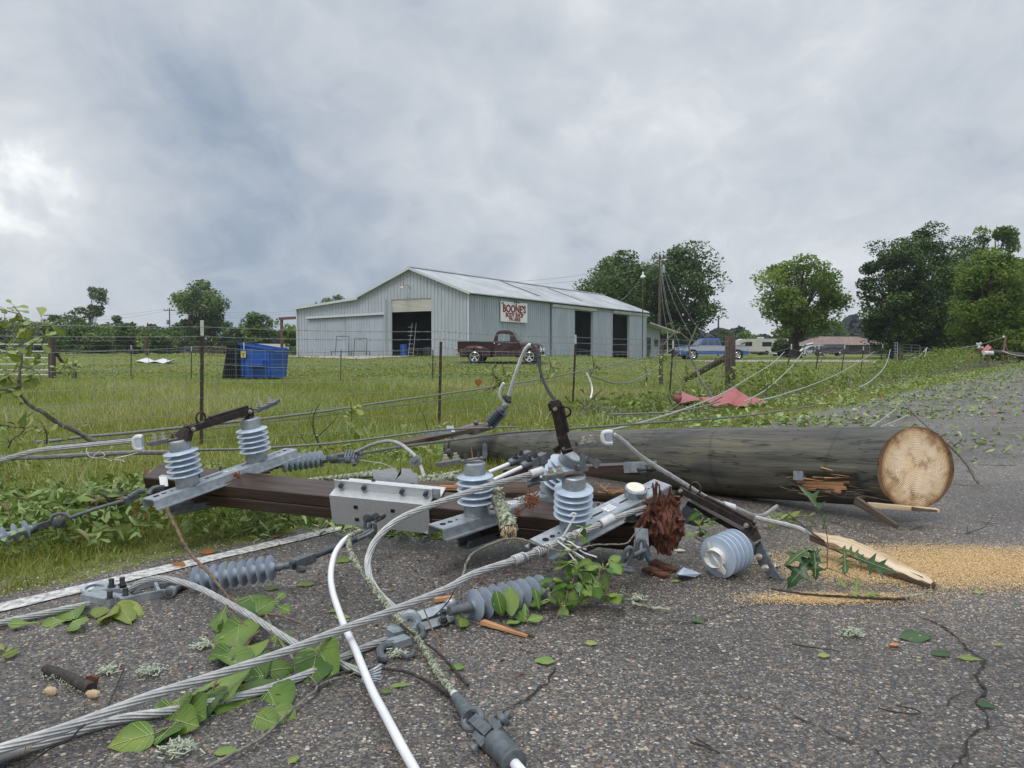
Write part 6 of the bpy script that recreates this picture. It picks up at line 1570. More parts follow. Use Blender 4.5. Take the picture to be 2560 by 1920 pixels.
# cream fracture: ragged core stub and a wedge across the first shed
vs = []; n = 20; rg = random.Random(2)
cc = ia - iax * .006
for k in range(n):
 a = 2 * math.pi * k / n; q = .034 * rg.uniform(.9, 1.08); vs.append(cc + x_ * q * math.cos(a) + y_ * q * math.sin(a) - iax * (.004 + .006 * math.sin(a + 1) + rg.uniform(.0, .003)))
for k in range(n):
 a = 2 * math.pi * k / n; q = .018; vs.append(cc + x_ * q * math.cos(a) + y_ * q * math.sin(a) + iax * .012)
for k in range(n):
 a = 2 * math.pi * k / n; q = .038; vs.append(cc + x_ * q * math.cos(a) + y_ * q * math.sin(a) + iax * .016)
mb.add(vs, [(n + k, n + (k + 1) % n, (k + 1) % n, k) for k in range(n)] + [tuple(range(n, 2 * n))] + [(k, (k + 1) % n, 2 * n + (k + 1) % n, 2 * n + k) for k in range(n)], False)
def dsk(px, py):
 o_ = V3(0, 0, CAMZ); r = ray(px, py); p0 = ia - iax * .0005; return o_ + r * ((p0 - o_).dot(iax) / r.dot(iax))
w1 = [dsk(*q) for q in ((1767, 1356), (1774, 1352), (1781, 1378), (1796, 1398), (1816, 1428), (1812, 1438), (1792, 1424), (1776, 1396))]
k = len(w1); cw = sum(w1, Vector()) / k - iax * .007
mb.add(w1 + [cw], [(i, (i + 1) % k, k) for i in range(k)]); mb.build('fracture', 'porcelain_core', pi_)
blade(br_, P(1702, 1222, 2.98), P(1882, 1316, 2.78), gap=.036, h=.024, ringpos=.18, ringr=.022)
mb = MB(); mb.beam(P(1722, 1256, 3.0), P(1856, 1330, 2.84), .03, .02, seg=2); mb.beam(P(1868, 1318, 2.8), P(1886, 1352, 2.79), .05, .04, (0, 1, 0)); mb.build('blade_frame', 'bronze_dark', br_)
mb = MB(); mb.beam(P(1892, 1362, 2.80), P(1914, 1408, 2.74), .045, .012, (-1, -.6, .4)); mb.beam(P(1914, 1408, 2.74), P(1934, 1436, 2.70), .04, .012, (-1, -.6, .4)); mb.beam(P(1932, 1432, 2.70), P(1956, 1451, 2.67), .03, .012, (-1, -.6, .4), w2=.01, h2=.008); tb = mb.build('terminal_bar', 'cast_steel', br_)
for x, y, D in ((1898, 1392, 2.74), (1914, 1420, 2.70), (1919, 1388, 2.76), (1940, 1416, 2.72)):
 mb = MB(); bolt(mb, P(x, y, D), V3(-.6 if x < 1916 else .6, -.6, .3), .008, .01); mb.build('terminal_bolt', 'bolt_zinc', tb)
mb = MB(); mb.add([G(1691, 1434, .02), G(1709, 1418, .026), G(1730, 1425, .024), G(1752, 1434, .014), G(1738, 1443, .006), G(1700, 1442, .005), G(1698, 1437, .030)], [(0, 1, 6), (1, 2, 6), (2, 3, 6), (3, 4, 6), (4, 5, 6), (5, 0, 6)], True)
mb.add([G(1691, 1434, .014), G(1709, 1418, .018), G(1730, 1425, .016), G(1752, 1434, .008), G(1738, 1443, .002), G(1700, 1442, .001)], [(5, 4, 3, 2, 1, 0)], False)
tag(mb.build('porcelain_shard', 'porcelain'), 'pale blue curved porcelain shard lying on the road left of the broken insulator', 'shard')
mb = MB(); mb.loft([(-.02, 0, 0, .004, .004, 2), (0, 0, .002, .012, .006, 2), (.02, 0, 0, .004, .003, 2)], 10); mb.v = [G(1700, 1377, .005) + v for v in mb.v]
tag(mb.build('porcelain_shard', 'porcelain_core'), 'small cream porcelain chip beside the dark red rotten end', 'shard')
# grey shed and fittings behind the rotten end
mb = MB(); c = P(1733, 1290, 3.05); mb.lathe(c, V3(.4, .6, .3), [(.012, 0), (.05, .004), (.052, .007), (.014, .012), (.014, .04), (.05, .044), (.052, .048), (.012, .052)], 24)
t_ = tag(mb.build('line_insulator', 'polymer_grey'), 'short grey disc insulator half hidden just right of the dark red rotten end', 'insulator')
mb = MB(); mb.tube([P(1715, 1300, 3.0), P(1745, 1306, 3.05), P(1765, 1302, 3.1)], .014, 8); mb.ball(P(1738, 1302, 3.0), .022, 8); mb.build('end_fitting', 'cast_steel', t_)
# ------------------------------------------------------------------ chains, rods, line insulators
def link(mb, c, u, v, L=.026, W=.013, r=.0065):
 """oval link: long axis u, short axis v"""
 u = Vector(u).normalized(); v = Vector(v); v = (v - u * v.dot(u)).normalized(); pts = []
 for k in range(20):
  a = 2 * math.pi * k / 20; pts.append(Vector(c) + u * (L * math.cos(a) + (.3 * L * math.copysign(1, math.cos(a)) if abs(math.cos(a)) > .3 else 0)) + v * (W * math.sin(a)))
 mb.tube(pts, r, 8, closed=True)
def chain(name, label, spec, m='cast_steel'):
 c0 = P(*spec[0][0]); t = thing(name, label, 'chain', tuple(c0 - up * .1))
 for (pp, u, v, L, W, r) in spec:
  mb = MB(); link(mb, P(*pp), u, v, L, W, r); mb.build('link', m, t)
 return t
ch = chain('shackle_chain', 'grey shackle and heavy links hanging from the front of the aluminium centre bracket', [
 ((920, 1306, 2.90), (.1, 0, 1), (1, -.3, 0), .024, .012, .0068), ((944, 1296, 2.92), (1, 0, .5), (0, -1, .6), .022, .015, .0075),
 ((931, 1325, 2.88), (.1, -.2, 1), (1, 0, 0), .022, .011, .0068), ((908, 1338, 2.84), (1, .1, .45), (0, 1, .3), .030, .013, .0075)])
mb = MB(); bolt(mb, P(917, 1296, 2.88), V3(0, -1, .1), .010, .004, True); bolt(mb, P(940, 1291, 2.9), V3(0, -1, .1), .009, .003, True); mb.build('shackle_pin', 'bolt_dark', ch)
ch = chain('shackle_chain', 'grey chain links hanging off the strap at the right end of the crossarm', [
 ((1602, 1372, 2.66), (.1, 0, 1), (1, -.3, 0), .026, .013, .008), ((1588, 1388, 2.63), (1, 0, .5), (0, -1, .5), .028, .014, .008),
 ((1567, 1392, 2.60), (.35, -.1, 1), (1, .3, 0), .026, .014, .008), ((1562, 1422, 2.58), (.9, .1, -.2), (0, 1, .1), .022, .015, .008), ((1618, 1382, 2.68), (.3, 0, -1), (.5, 1, 0), .022, .012, .008)])
def line_ins(label, a, b, Rr, n, m='polymer_grey', r0=.013, rodA=.03, rodB=.03, th=.005, rr=.012, up_=(0, 0, 1)):
 a = Vector(a); b = Vector(b); ax = (b - a).normalized(); L = (b - a).length; t = thing('line_insulator', label, 'insulator', tuple(a - up * .02), 'ribbed line insulators')
 st = L / n; prof = [(r0, -.004)]
 for i in range(n):
  z = i * st + st * .35; prof += [(r0 * 1.1, z - st * .1), (Rr * .5, z), (Rr * .97, z + th * .45), (Rr, z + th * .75), (Rr * .97, z + th), (Rr * .5, z + th * 1.2), (r0 * 1.4, z + th * 2.0), (r0, z + st * .55)]
 prof.append((r0, L + .004)); mb = MB(); mb.lathe(a, ax, prof, 36); mb.build('sheds', m, t, sharp=50)
 for p, d, l in ((a, -ax, rodA), (b, ax, rodB)):
  mb = MB(); mb.lathe(p, d, [(rr * 1.2, 0), (rr * 1.25, l * .3), (rr, l * .4), (rr, l)], 14); mb.build('end_fitting', 'cast_steel', t)
 return t
LA = line_ins('grey ribbed insulator lying on the road beside the white line, nine sheds', P(482, 1452, 2.56), P(690, 1418, 2.53), .0435, 9, rodA=.05, rodB=.05)
LB = line_ins('grey ribbed insulator lying on the asphalt in the centre with leaves over its sheds', P(1176, 1516, 2.27), P(1362, 1472, 2.45), .048, 8, rodA=.075, rodB=.03, rr=.014)
LC = line_ins('smaller grey ribbed insulator behind the left switch, level with its channel', P(704, 1161, 3.8), P(808, 1146, 3.95), .043, 8, rodA=.03, rodB=.04)
LD_ = line_ins('grey disc insulator at the far left edge over the leaves', P(-60, 1362, 2.85), P(80, 1321, 3.0), .040, 5, rodA=.02, rodB=.07, th=.004)
LE = line_ins('dark slate ribbed insulator standing tilted in the grass behind the fallen pole', P(1226, 1060, 5.0), P(1257, 1026, 4.95), .040, 7, m='polymer_dark', rodA=.02, rodB=.05)
# rod from the left disc insulator up to the crossarm end
rd_ = thing('eye_rod', 'dark steel eye rod running from the left disc insulator up to the crossarm end', 'rod', tuple(P(150, 1310, 3.0)))
mb = MB(); mb.tube(spline([P(176, 1294, 3.02), P(240, 1272, 3.05), P(312, 1251, 3.06)], .03), .0075, 10)
mb.tube(spline([P(176, 1294, 3.02), P(166, 1287, 3.02), P(148, 1284, 3.01), P(132, 1290, 3.0), P(127, 1300, 3.0)], .01), .007, 8); mb.tube(spline([P(176, 1294, 3.02), P(172, 1306, 3.02), P(158, 1315, 3.02), P(142, 1317, 3.0)], .01), .007, 8); mb.build('rod', 'cast_steel', rd_)
mb = MB(); mb.beam(P(96, 1318, 2.98), P(132, 1305, 3.0), .03, .022, seg=2); mb.lathe(P(146, 1306, 2.97), V3(.1, -1, .1), [(.019, -.02), (.019, .012), (.012, .016)], 18); mb.build('eye_nut', 'bolt_dark', rd_)
mb = MB(); mb.beam(P(312, 1253, 3.05), P(345, 1235, 3.1), .022, .024, seg=2); mb.tube(spline([P(322, 1244, 3.06), P(345, 1229, 3.1), P(362, 1228, 3.12)], .01), .010, 8); mb.build('clevis', 'cast_steel', rd_)
# dark rod from insulator A up towards the bracket
mb = MB(); mb.tube(spline([P(700, 1417, 2.53), P(760, 1400, 2.6), P(830, 1373, 2.72), P(895, 1345, 2.84)], .03), .011, 12); r_ = tag(mb.build('steel_rod', 'polymer_dark'), 'black steel rod running from the nine-shed insulator up to the chain under the bracket', 'rod')
mb = MB(); mb.beam(P(735, 1412, 2.57), P(782, 1392, 2.64), .030, .034, seg=2, w2=.036, h2=.03); mb.tube([P(745, 1424, 2.56), P(760, 1424, 2.58)], .012, 8); mb.build('clevis', 'cast_steel', r_)
# ------------------------------------------------------------------ strain clamps
c1 = thing('strain_clamp', 'grey cast strain clamp with an oval eye and four bolts beside the white line', 'clamp', tuple(P(280, 1500, 2.5) - up * .03))
mb = MB()
mb.ring(P(238, 1472, 2.53), V3(0, -.55, 1), .024, .0085, 26, 10, 1.6, (0, 1, 0));
mb.beam(P(222, 1488, 2.48), P(295, 1502, 2.46), .06, .022, seg=2); mb.beam(P(232, 1478, 2.53), P(318, 1472, 2.56), .05, .020, seg=2); mb.beam(P(296, 1503, 2.47), P(330, 1496, 2.49), .05, .026); mb.beam(P(300, 1478, 2.55), P(345, 1470, 2.57), .04, .02)
mb.build('body', 'galvanised', c1)
mb = MB(); mb.beam(P(325, 1500, 2.46), P(412, 1482, 2.50), .012, .024, seg=2); mb.beam(P(325, 1470, 2.60), P(410, 1454, 2.64), .012, .02); mb.lathe(P(425, 1480, 2.49), V3(0, -1, .1), [(.018, -.012), (.018, .006)], 18); mb.beam(P(388, 1459, 2.62), P(398, 1480, 2.5), .01, .012); mb.build('arm', 'galvanised', c1)
mb = MB(); mb.lathe(P(425, 1480, 2.49), V3(0, -1, .1), [(.012, -.1), (.012, .012), (.009, .014)], 14); mb.beam(P(400, 1466, 2.56), P(470, 1458, 2.58), .03, .026); mb.build('pin', 'cast_steel', c1)
for x, y, D in ((279, 1474, 2.53), (306, 1470, 2.55), (275, 1505, 2.46), (314, 1498, 2.48)):
 mb = MB(); a = P(x, y, D); mb.cyl(a, a + up * .036, .0085, n=10); mb.lathe(a, up, [(.0125, 0), (.0125, .014)], 6, smooth=False); mb.build('bolt', 'bolt_dark', c1)
c2 = thing('strain_clamp', 'cast strain clamp at the left end of the central ribbed insulator, under a lichen rod', 'clamp', tuple(P(1020, 1580, 2.2) - up * .03))
mb = MB(); mb.beam(P(1036, 1546, 2.27), P(1132, 1514, 2.34), .012, .030, (0, 1, .6), seg=3); mb.beam(P(1050, 1570, 2.2), P(1132, 1544, 2.26), .012, .026, (0, 1, .6), seg=3); mb.ball(P(1128, 1513, 2.33), .022, 12, (1, .6, 1)); mb.build('arm', 'galvanised', c2)
mb = MB(); mb.tube(spline([P(1010, 1552, 2.2), P(1016, 1538, 2.2), P(1030, 1536, 2.2), P(1042, 1548, 2.2), P(1044, 1566, 2.2)], .008), .014, 10); mb.beam(P(975, 1588, 2.12), P(1052, 1570, 2.18), .04, .024, seg=2); mb.beam(P(976, 1612, 2.08), P(1020, 1598, 2.1), .04, .02); mb.beam(P(1040, 1560, 2.2), P(968, 1578, 2.15), .02, .02); mb.build('body', 'galvanised', c2)
mb = MB(); mb.tube(spline([P(985, 1610, 2.08), P(962, 1614, 2.06), P(950, 1626, 2.04), P(954, 1644, 2.02), P(968, 1646, 2.02)], .008), .011, 10); mb.tube(spline([P(1000, 1635, 2.05), P(1018, 1642, 2.05), P(1032, 1636, 2.06), P(1034, 1628, 2.06)], .008), .006, 8); mb.tube(spline([P(1044, 1562, 2.16), P(1056, 1572, 2.15), P(1056, 1588, 2.13), P(1048, 1596, 2.12)], .008), .008, 8); mb.build('hook', 'cast_steel', c2)
for x, y, D in ((1108, 1556, 2.24), (1132, 1512, 2.34), (1110, 1540, 2.26)):
 mb = MB(); bolt(mb, P(x, y, D), V3(0, -.4, 1), .010, .008); mb.build('bolt', 'bolt_dark', c2)
c3 = thing('strain_clamp', 'dark toothed strain clamp holding a cable right of the smaller ribbed insulator behind the crossarm', 'clamp', tuple(P(860, 1140, 3.9) - up * .03))
mb = MB(); mb.beam(P(822, 1142, 3.95), P(905, 1134, 4.0), .04, .020, seg=3); mb.beam(P(826, 1152, 3.9), P(900, 1150, 3.92), .03, .022, seg=3); mb.ball(P(832, 1146, 3.88), .026, 10, (1, .6, 1)); mb.ball(P(870, 1150, 3.9), .02, 8)
for k in range(6): mb.tube([P(862 + k * 7, 1146, 3.92), P(868 + k * 7, 1126, 3.96)], .008, 6)
mb.tube([P(880, 1150, 3.9), P(886, 1163, 3.88)], .012, 6); mb.tube([P(818, 1148, 3.9), P(806, 1150, 3.9)], .018, 8); mb.build('body', 'cast_steel', c3)
# link between small insulator C and the left channel
mb = MB(); mb.tube(spline([P(698, 1163, 3.8), P(672, 1168, 3.75), P(650, 1176, 3.7)], .02), .012, 8); mb.ball(P(690, 1163, 3.78), .02, 8); mb.ball(P(672, 1170, 3.74), .026, 8, (1, 1, .7)); mb.tube(spline([P(640, 1166, 3.7), P(655, 1180, 3.7), P(675, 1180, 3.72)], .02), .009, 8)
tag(mb.build('clevis_link', 'bronze_dark'), 'rusty clevis links joining the smaller ribbed insulator to the left switch', 'clevis')
# clevis fitting in front with its white rod
cv = thing('rod_clevis', 'big grey steel clevis joint between the lichen-covered rod and a short white rod', 'clevis', tuple(P(1210, 1830, 1.6) - up * .06))
a0, a1, a2, a3 = P(1140, 1742, 1.73), P(1178, 1795, 1.62), P(1226, 1838, 1.54), P(1284, 1906, 1.44)
mb = MB(); mb.lathe(a0, a1 - a0, [(.0085, 0), (.0125, .002), (.013, .022), (.0165, .05), (.018, (a1 - a0).length)], 20); d_ = (a2 - a1).normalized()
mb.ring(a1 + d_ * .008, V3(-.45, -.6, .65), .0205, .0085, 24, 10); mb.beam(a1 + d_ * .02, a2 + d_ * .005, .022, .028, V3(-.3, -.5, .8), seg=2); mb.build('socket_eye', 'cast_steel', cv)
d2 = (a3 - a2).normalized(); xx, yy, zz = frame(d2, V3(-.3, -.6, .7))
mb = MB();
for s in (-1, 1): mb.beam(a2 + xx * s * .022 - d2 * .025, a2 + xx * s * .020 + d2 * .030, .012, .032, yy, seg=2, w2=.016, h2=.038)
mb.lathe(a2 + d2 * .022, d2, [(.020, 0), (.0265, .006), (.0245, .05), (.0235, (a3 - a2).length - .028), (.026, (a3 - a2).length - .024), (.026, (a3 - a2).length - .018), (.021, (a3 - a2).length - .016)], 28); mb.build('fork', 'cast_steel', cv)
mb = MB(); q = a2 - d2 * .006; mb.cyl(q - xx * .045, q + xx * .045, .009, n=14)
for s in (-1, 1): mb.lathe(q + xx * s * .034, xx * s, [(.015, 0), (.0155, .003), (.0155, .009), (.013, .012)], 20); mb.lathe(q + xx * s * .046, xx * s, [(.009, 0), (.009, .01)], 14)
mb.build('pin', 'cast_steel', cv)
mb = MB(); mb.lathe(a3 - d2 * .012, d2, [(.0225, 0), (.0225, .012), (.021, .0135), (.010, .0138)], 28); mb.build('cream_plug', 'cream_core', cv)
mb = MB(); mb.tube([a3 - d2 * .01, a3 + d2 * .12], .0105, 20); mb.build('white_rod', 'white_rod', cv)
mb = MB(); mb.lathe(P(1135, 1734, 1.742), a1 - a0, [(.0092, 0), (.0095, .014)], 20); mb.build('white_collar', 'white_sleeve', cv)
# lichen-covered rod
pts = [(905, 1326, 2.74), (882, 1336, 2.7), (872, 1354, 2.66), (879, 1388, 2.58), (904, 1428, 2.46), (936, 1474, 2.35), (972, 1521, 2.24), (1010, 1562, 2.15), (1045, 1600, 2.05), (1075, 1645, 1.95), (1100, 1690, 1.84), (1138, 1738, 1.74)]
mb = MB(); sp = spline([P(*p) for p in pts], .008); mb.tube(sp, [.0088 * (1 + .10 * math.sin(i * .9) * random.random()) for i in range(len(sp))], 14, jit=.07)
lr = mb.build('lichen_rod', 'lichen_rod'); tag(lr, 'slender rod crusted with pale green lichen, curving from the bracket chain to the front clevis', 'rod')
n = 900; idx = RNG.integers(2, len(sp) - 4, n); th = RNG.uniform(0, 6.28, n); base = np.array([tuple(sp[i]) for i in idx]) + np.stack([np.cos(th) * .0085, np.sin(th) * .004, np.abs(np.sin(th)) * .009], 1) + RNG.normal(0, .001, (n, 3))
tvl = [(0, 0, 0), (.5, .15, .35), (1, 0, .5), (.55, -.2, .1)]
scatter('lichen_flakes', tvl, [(0, 1, 2, 3)], base, rots(n, 1.2), RNG.uniform(.003, .008, n), 'lichen_tuft', RNG.uniform(0, 1, n), parent=lr)
# white rod sweeping to the bottom edge
pts = [(876, 1340, 2.72), (856, 1356, 2.68), (836, 1388, 2.6), (827, 1436, 2.46), (832, 1480, 2.33), (847, 1527, 2.2), (864, 1572, 2.08), (886, 1618, 1.97), (908, 1672, 1.85), (932, 1729, 1.73), (960, 1782, 1.63), (986, 1831, 1.54), (1012, 1880, 1.47), (1040, 1930, 1.40), (1080, 2010, 1.28)]
mb = MB(); mb.tube(spline([P(*p) for p in pts], .01), .0098, 20); tag(mb.build('white_rod', 'white_rod'), 'long smooth white fibreglass rod curving from the bracket down to the bottom edge', 'rod')
# ------------------------------------------------------------------ cables
CG = 'fallen stranded cables'
def cable(label, pts, r, m='aluminium_strand', lobes=8, pitch=None, n=40, step=None, nm='stranded_cable', group=CG, wobble=0, parent=None):
 q = [P(*p) for p in pts]; step = step or max(.006, r * .9); sp = spline(q, step); pitch = pitch or r * 36
 if wobble:
  ph = random.uniform(0, 6)
  sp = [p + V3(0, 0, wobble * math.sin(i * step * 9 + ph)) + V3(wobble * .5 * math.sin(i * step * 6.3), 0, 0) for i, p in enumerate(sp)]
 mb = MB(); mb.tube(sp, r, n, lobes=lobes, twist=2 * math.pi / pitch, depth=.42)
 o = mb.build(nm, m, parent, sharp=0)
 return (tag(o, label, 'cable', group) if parent is None else o), sp
def far_cable(label, pts, r, m='dull_strand', n=8, step=.08, cat='cable', group='fallen cables reaching back over the fence'):
 mb = MB(); mb.tube(spline([P(*p) for p in pts], step), r, n); return tag(mb.build('fallen_cable', m), label, cat, group)
c_, s_ = cable('thick cable looping from the white-sleeved connector down to the road, in front of the bracket', [(1332, 1184, 2.98), (1275, 1200, 2.86), (1214, 1217, 2.76), (1155, 1236, 2.70), (1098, 1256, 2.65), (1050, 1274, 2.6), (1005, 1294, 2.56), (968, 1320, 2.53), (940, 1350, 2.5), (924, 1382, 2.47), (919, 1412, 2.44), (925, 1446, 2.41), (942, 1476, 2.38), (972, 1508, 2.36), (1016, 1544, 2.3)], .0112)
def sleeved(o, a, b, r, w=True): sleeve(o, a, b, r)
sleeved(c_, P(1325, 1186, 2.97), P(1357, 1176, 3.0), .0165)
mb = MB(); mb.beam(P(1345, 1186, 3.0), P(1330, 1205, 3.02), .02, .03, (0, 1, 0)); mb.beam(P(1320, 1204, 3.02), P(1372, 1196, 3.0), .03, .012); mb.tube([P(1318, 1214, 3.0), P(1350, 1203, 3.0)], .009, 8); mb.build('connector', 'cast_steel', c_)
c12, s12 = cable('longest bright cable, from the right crossarm end across the road to the lower left corner', [(1640, 1262, 2.86), (1598, 1275, 2.79), (1569, 1284, 2.75), (1517, 1304, 2.68), (1447, 1334, 2.60), (1399, 1353, 2.54), (1359, 1373, 2.49), (1289, 1399, 2.41), (1185, 1434, 2.31), (1120, 1470, 2.24), (1040, 1503, 2.15), (943, 1541, 2.05), (845, 1577, 1.96), (740, 1619, 1.86), (640, 1655, 1.78), (521, 1694, 1.70), (376, 1740, 1.61), (202, 1806, 1.52), (90, 1844, 1.47), (-60, 1892, 1.42)], .0105)
sleeve(c12, P(1500, 1311, 2.66), P(1531, 1295, 2.70), .0165)
cable('second bright cable on the asphalt just below the longest one, under the leaves', [(968, 1600, 2.12), (905, 1622, 2.04), (850, 1648, 1.99), (800, 1672, 1.94), (752, 1692, 1.88), (688, 1716, 1.82), (610, 1738, 1.78), (492, 1765, 1.72), (414, 1780, 1.68), (330, 1792, 1.65), (260, 1808, 1.62), (180, 1832, 1.58), (115, 1855, 1.54), (40, 1880, 1.50), (-60, 1915, 1.45)], .0102)
c14, s14 = cable('cable arching up from the bolted strain clamp at left and diving under the leaf sprig', [(322, 1482, 2.48), (340, 1464, 2.46), (364, 1452, 2.45), (405, 1446, 2.42), (463, 1458, 2.38), (510, 1476, 2.33), (550, 1497, 2.28), (600, 1524, 2.21), (640, 1548, 2.15), (690, 1580, 2.07), (740, 1610, 2.01), (790, 1634, 1.97), (827, 1650, 1.94), (870, 1668, 1.91), (912, 1682, 1.89)], .0098)
mb = MB(); q = P(925, 1690, 1.88)
for k in range(6): mb.tube(spline([q + V3(-.005, 0, .004 * k - .01), q + V3(.012, .0, .006 * k - .012), q + V3(.026, .002 * k, .0085 * k - .018)], .006), .0035, 6)
mb.lathe(q + V3(-.02, 0, -.004), V3(1, 0, -.4), [(.012, 0), (.016, .012), (.016, .02)], 12); mb.build('frayed_end', 'galvanised', c14)
cable('cable lying along the white road line from the left edge to the bolted strain clamp', [(-60, 1574, 2.30), (0, 1558, 2.33), (60, 1545, 2.36), (116, 1533, 2.38), (170, 1521, 2.40), (226, 1510, 2.43)], .0100)
mb = MB(); mb.tube([P(-40, 1894, 1.44), P(56, 1868, 1.49)], .013, 16); o = tag(mb.build('splice_tube', 'white_sleeve'), 'smooth grey splice tube beside the cables at the lower left corner', 'splice')
mb = MB(); mb.tube([P(56, 1868, 1.49), P(70, 1864, 1.5)], .012, 12); mb.build('cream_plug', 'cream_core', o)
c16, s16 = cable('cable from the white clamp above the tilted insulator, down over the fallen pole', [(1534, 1086, 2.93), (1560, 1104, 2.94), (1592, 1133, 2.95), (1630, 1160, 2.97), (1679, 1190, 2.99), (1716, 1213, 3.0), (1760, 1240, 3.02), (1800, 1258, 3.04), (1847, 1274, 3.05), (1880, 1288, 3.08), (1910, 1288, 3.18), (1943, 1266, 3.4)], .0092)
sleeve(c16, P(1808, 1262, 3.04), P(1836, 1270, 3.05), .015)
cable('frayed cable end on the road right of the loose insulator, tucked under the split plank', [(1850, 1282, 3.1), (1905, 1298, 3.08), (1963, 1311, 3.05), (2000, 1322, 3.03), (2032, 1336, 3.0)], .0092)
cA, sA = cable('thick cable rising from the left edge to the grip on the left switch terminal', [(-60, 1174, 3.3), (0, 1152, 3.28), (58, 1135, 3.26), (110, 1124, 3.24), (202, 1115, 3.2), (280, 1107, 3.17), (338, 1101, 3.14)], .0112)
ugrip(sw1, P(349, 1108, 3.12), .036, .045, .024, inner='porcelain')
cable('cable with loose tie wire running from the left edge behind the left switch', [(-60, 1147, 3.4), (0, 1145, 3.42), (127, 1142, 3.46), (231, 1136, 3.52), (320, 1132, 3.56), (411, 1131, 3.62), (460, 1128, 3.66)], .0105, m='dull_strand', lobes=10)
mb = MB();
mb.tube(spline([P(216, 1120, 3.45), P(217, 1132, 3.44), P(222, 1140, 3.44), P(240, 1146, 3.44), P(262, 1139, 3.44), P(250, 1130, 3.46), P(232, 1144, 3.44), P(262, 1146, 3.44), P(280, 1153, 3.42)], .01), .0022, 6)
mb.tube(spline([P(288, 1146, 3.45), P(330, 1136, 3.47), P(345, 1131, 3.47), P(352, 1126, 3.47)], .01), .0026, 6); mb.tube(spline([P(285, 1149, 3.43), P(306, 1151, 3.42), P(312, 1156, 3.41)], .01), .0022, 6)
tag(mb.build('tie_wire', 'aluminium_strand'), 'curly loose aluminium tie wire on the cable left of the left switch', 'wire')
far_cable('smooth grey rod running behind both insulators of the left switch', [(460, 1128, 3.7), (503, 1125, 3.8), (599, 1123, 3.95), (680, 1119, 4.1), (736, 1115, 4.2), (812, 1110, 4.35), (890, 1102, 4.5), (968, 1092, 4.7), (1050, 1081, 4.9), (1118, 1074, 5.1), (1200, 1070, 5.3), (1290, 1067, 5.6)], .0065, n=10)
far_cable('thick upper cable sweeping from the left verge up through the fence to the far right', [(90, 1106, 4.6), (110, 1105, 4.65), (200, 1093, 4.8), (304, 1084, 5.0), (460, 1068, 5.3), (599, 1053, 5.6), (658, 1047, 5.8), (812, 1028, 6.5), (960, 1006, 7.4), (1095, 987, 8.4), (1230, 968, 9.8), (1366, 945, 11.5), (1505, 917, 13.2), (1600, 897, 14.4), (1660, 884, 15.2), (1690, 868, 15.6)], .0095)
far_cable('thin cable just below the thick one sweeping through the fence', [(130, 1112, 4.6), (304, 1096, 5.0), (460, 1078, 5.3), (599, 1064, 5.6), (832, 1036, 6.6), (960, 1018, 7.4), (1095, 1000, 8.4), (1230, 978, 9.8), (1366, 955, 11.5), (1505, 925, 13.2), (1590, 906, 14.4)], .0042)
cable('cable rising from the toothed clamp over the fallen pole towards the right verge', [(890, 1136, 4.0), (960, 1124, 4.2), (1026, 1114, 4.4), (1127, 1101, 4.7), (1200, 1091, 4.9), (1272, 1082, 5.1), (1340, 1077, 5.25), (1418, 1072, 5.4), (1500, 1067, 5.6), (1592, 1060, 5.9), (1680, 1054, 6.2), (1780, 1047, 6.7), (1872, 1039, 7.3), (1950, 1028, 8.0), (2034, 1015, 9.0)], .0085, m='dull_strand', lobes=7, n=21, step=.02, group='fallen cables reaching back over the fence')
cable('short looped cable from the toothed clamp to a grey parallel clamp behind the bracket', [(880, 1134, 3.98), (900, 1126, 3.9), (930, 1112, 3.8), (968, 1103, 3.75), (998, 1109, 3.7), (1022, 1126, 3.65), (1042, 1146, 3.6), (1056, 1178, 3.55), (1062, 1196, 3.5)], .0095, m='aluminium_strand', lobes=8, n=24, step=.012)
mb = MB(); mb.beam(P(1028, 1160, 3.58), P(1052, 1148, 3.58), .035, .028, (.3, 0, 1)); mb.beam(P(1030, 1152, 3.56), P(1044, 1142, 3.56), .02, .02); mb.poly([P(1026, 1150, 3.57), P(1036, 1160, 3.57), P(1036, 1168, 3.57), P(1026, 1158, 3.57)], .01); tag(mb.build('parallel_clamp', 'galvanised'), 'small boxy grey clamp on the looped cable behind the centre bracket', 'clamp')
far_cable('thin bare wire curling in the grass above the centre bracket', [(898, 1150, 3.8), (930, 1155, 3.7), (960, 1160, 3.6), (985, 1172, 3.5)], .002, 'aluminium_strand', 6, .03, 'wire')
RG = 'pale cables hanging off the right fence'
far_cable('pale cable from the fallen pole over the red sheet to the fence', [(1470, 1082, 5.5), (1530, 1074, 5.9), (1600, 1057, 6.6), (1690, 1030, 8.0), (1773, 999, 9.8), (1820, 976, 11.2), (1860, 952, 13), (1905, 925, 15.4), (1935, 905, 17.5), (1961, 880, 19.8)], .0085, 'aluminium_strand', 8, .1, 'cable', RG)
far_cable('pale cable starting behind the red sheet and ending in a black hooked clamp', [(1860, 1004, 10.6), (1878, 996, 11.2), (1915, 974, 13), (1947, 947, 15.2), (1980, 915, 17.8), (2008, 880, 20.5)], .0095, 'aluminium_strand', 8, .1, 'cable', RG)
mb = MB(); mb.tube(spline([P(2008, 882, 20.5), P(2006, 872, 20.6), P(2014, 864, 20.7), P(2030, 860, 20.8)], .03), .03, 7); tag(mb.build('hook_clamp', 'bolt_dark'), 'black hooked clamp with a white cap on the fence top below the white minivan', 'clamp')
mb = MB(); mb.tube([P(2008, 872, 20.5), P(2000, 878, 20.5)], .03, 6); mb.tube([P(2016, 862, 20.6), P(2032, 858, 20.7)], .025, 6); o = mb.build('white_cap', 'white_tin', bpy.data.objects['hook_clamp'])
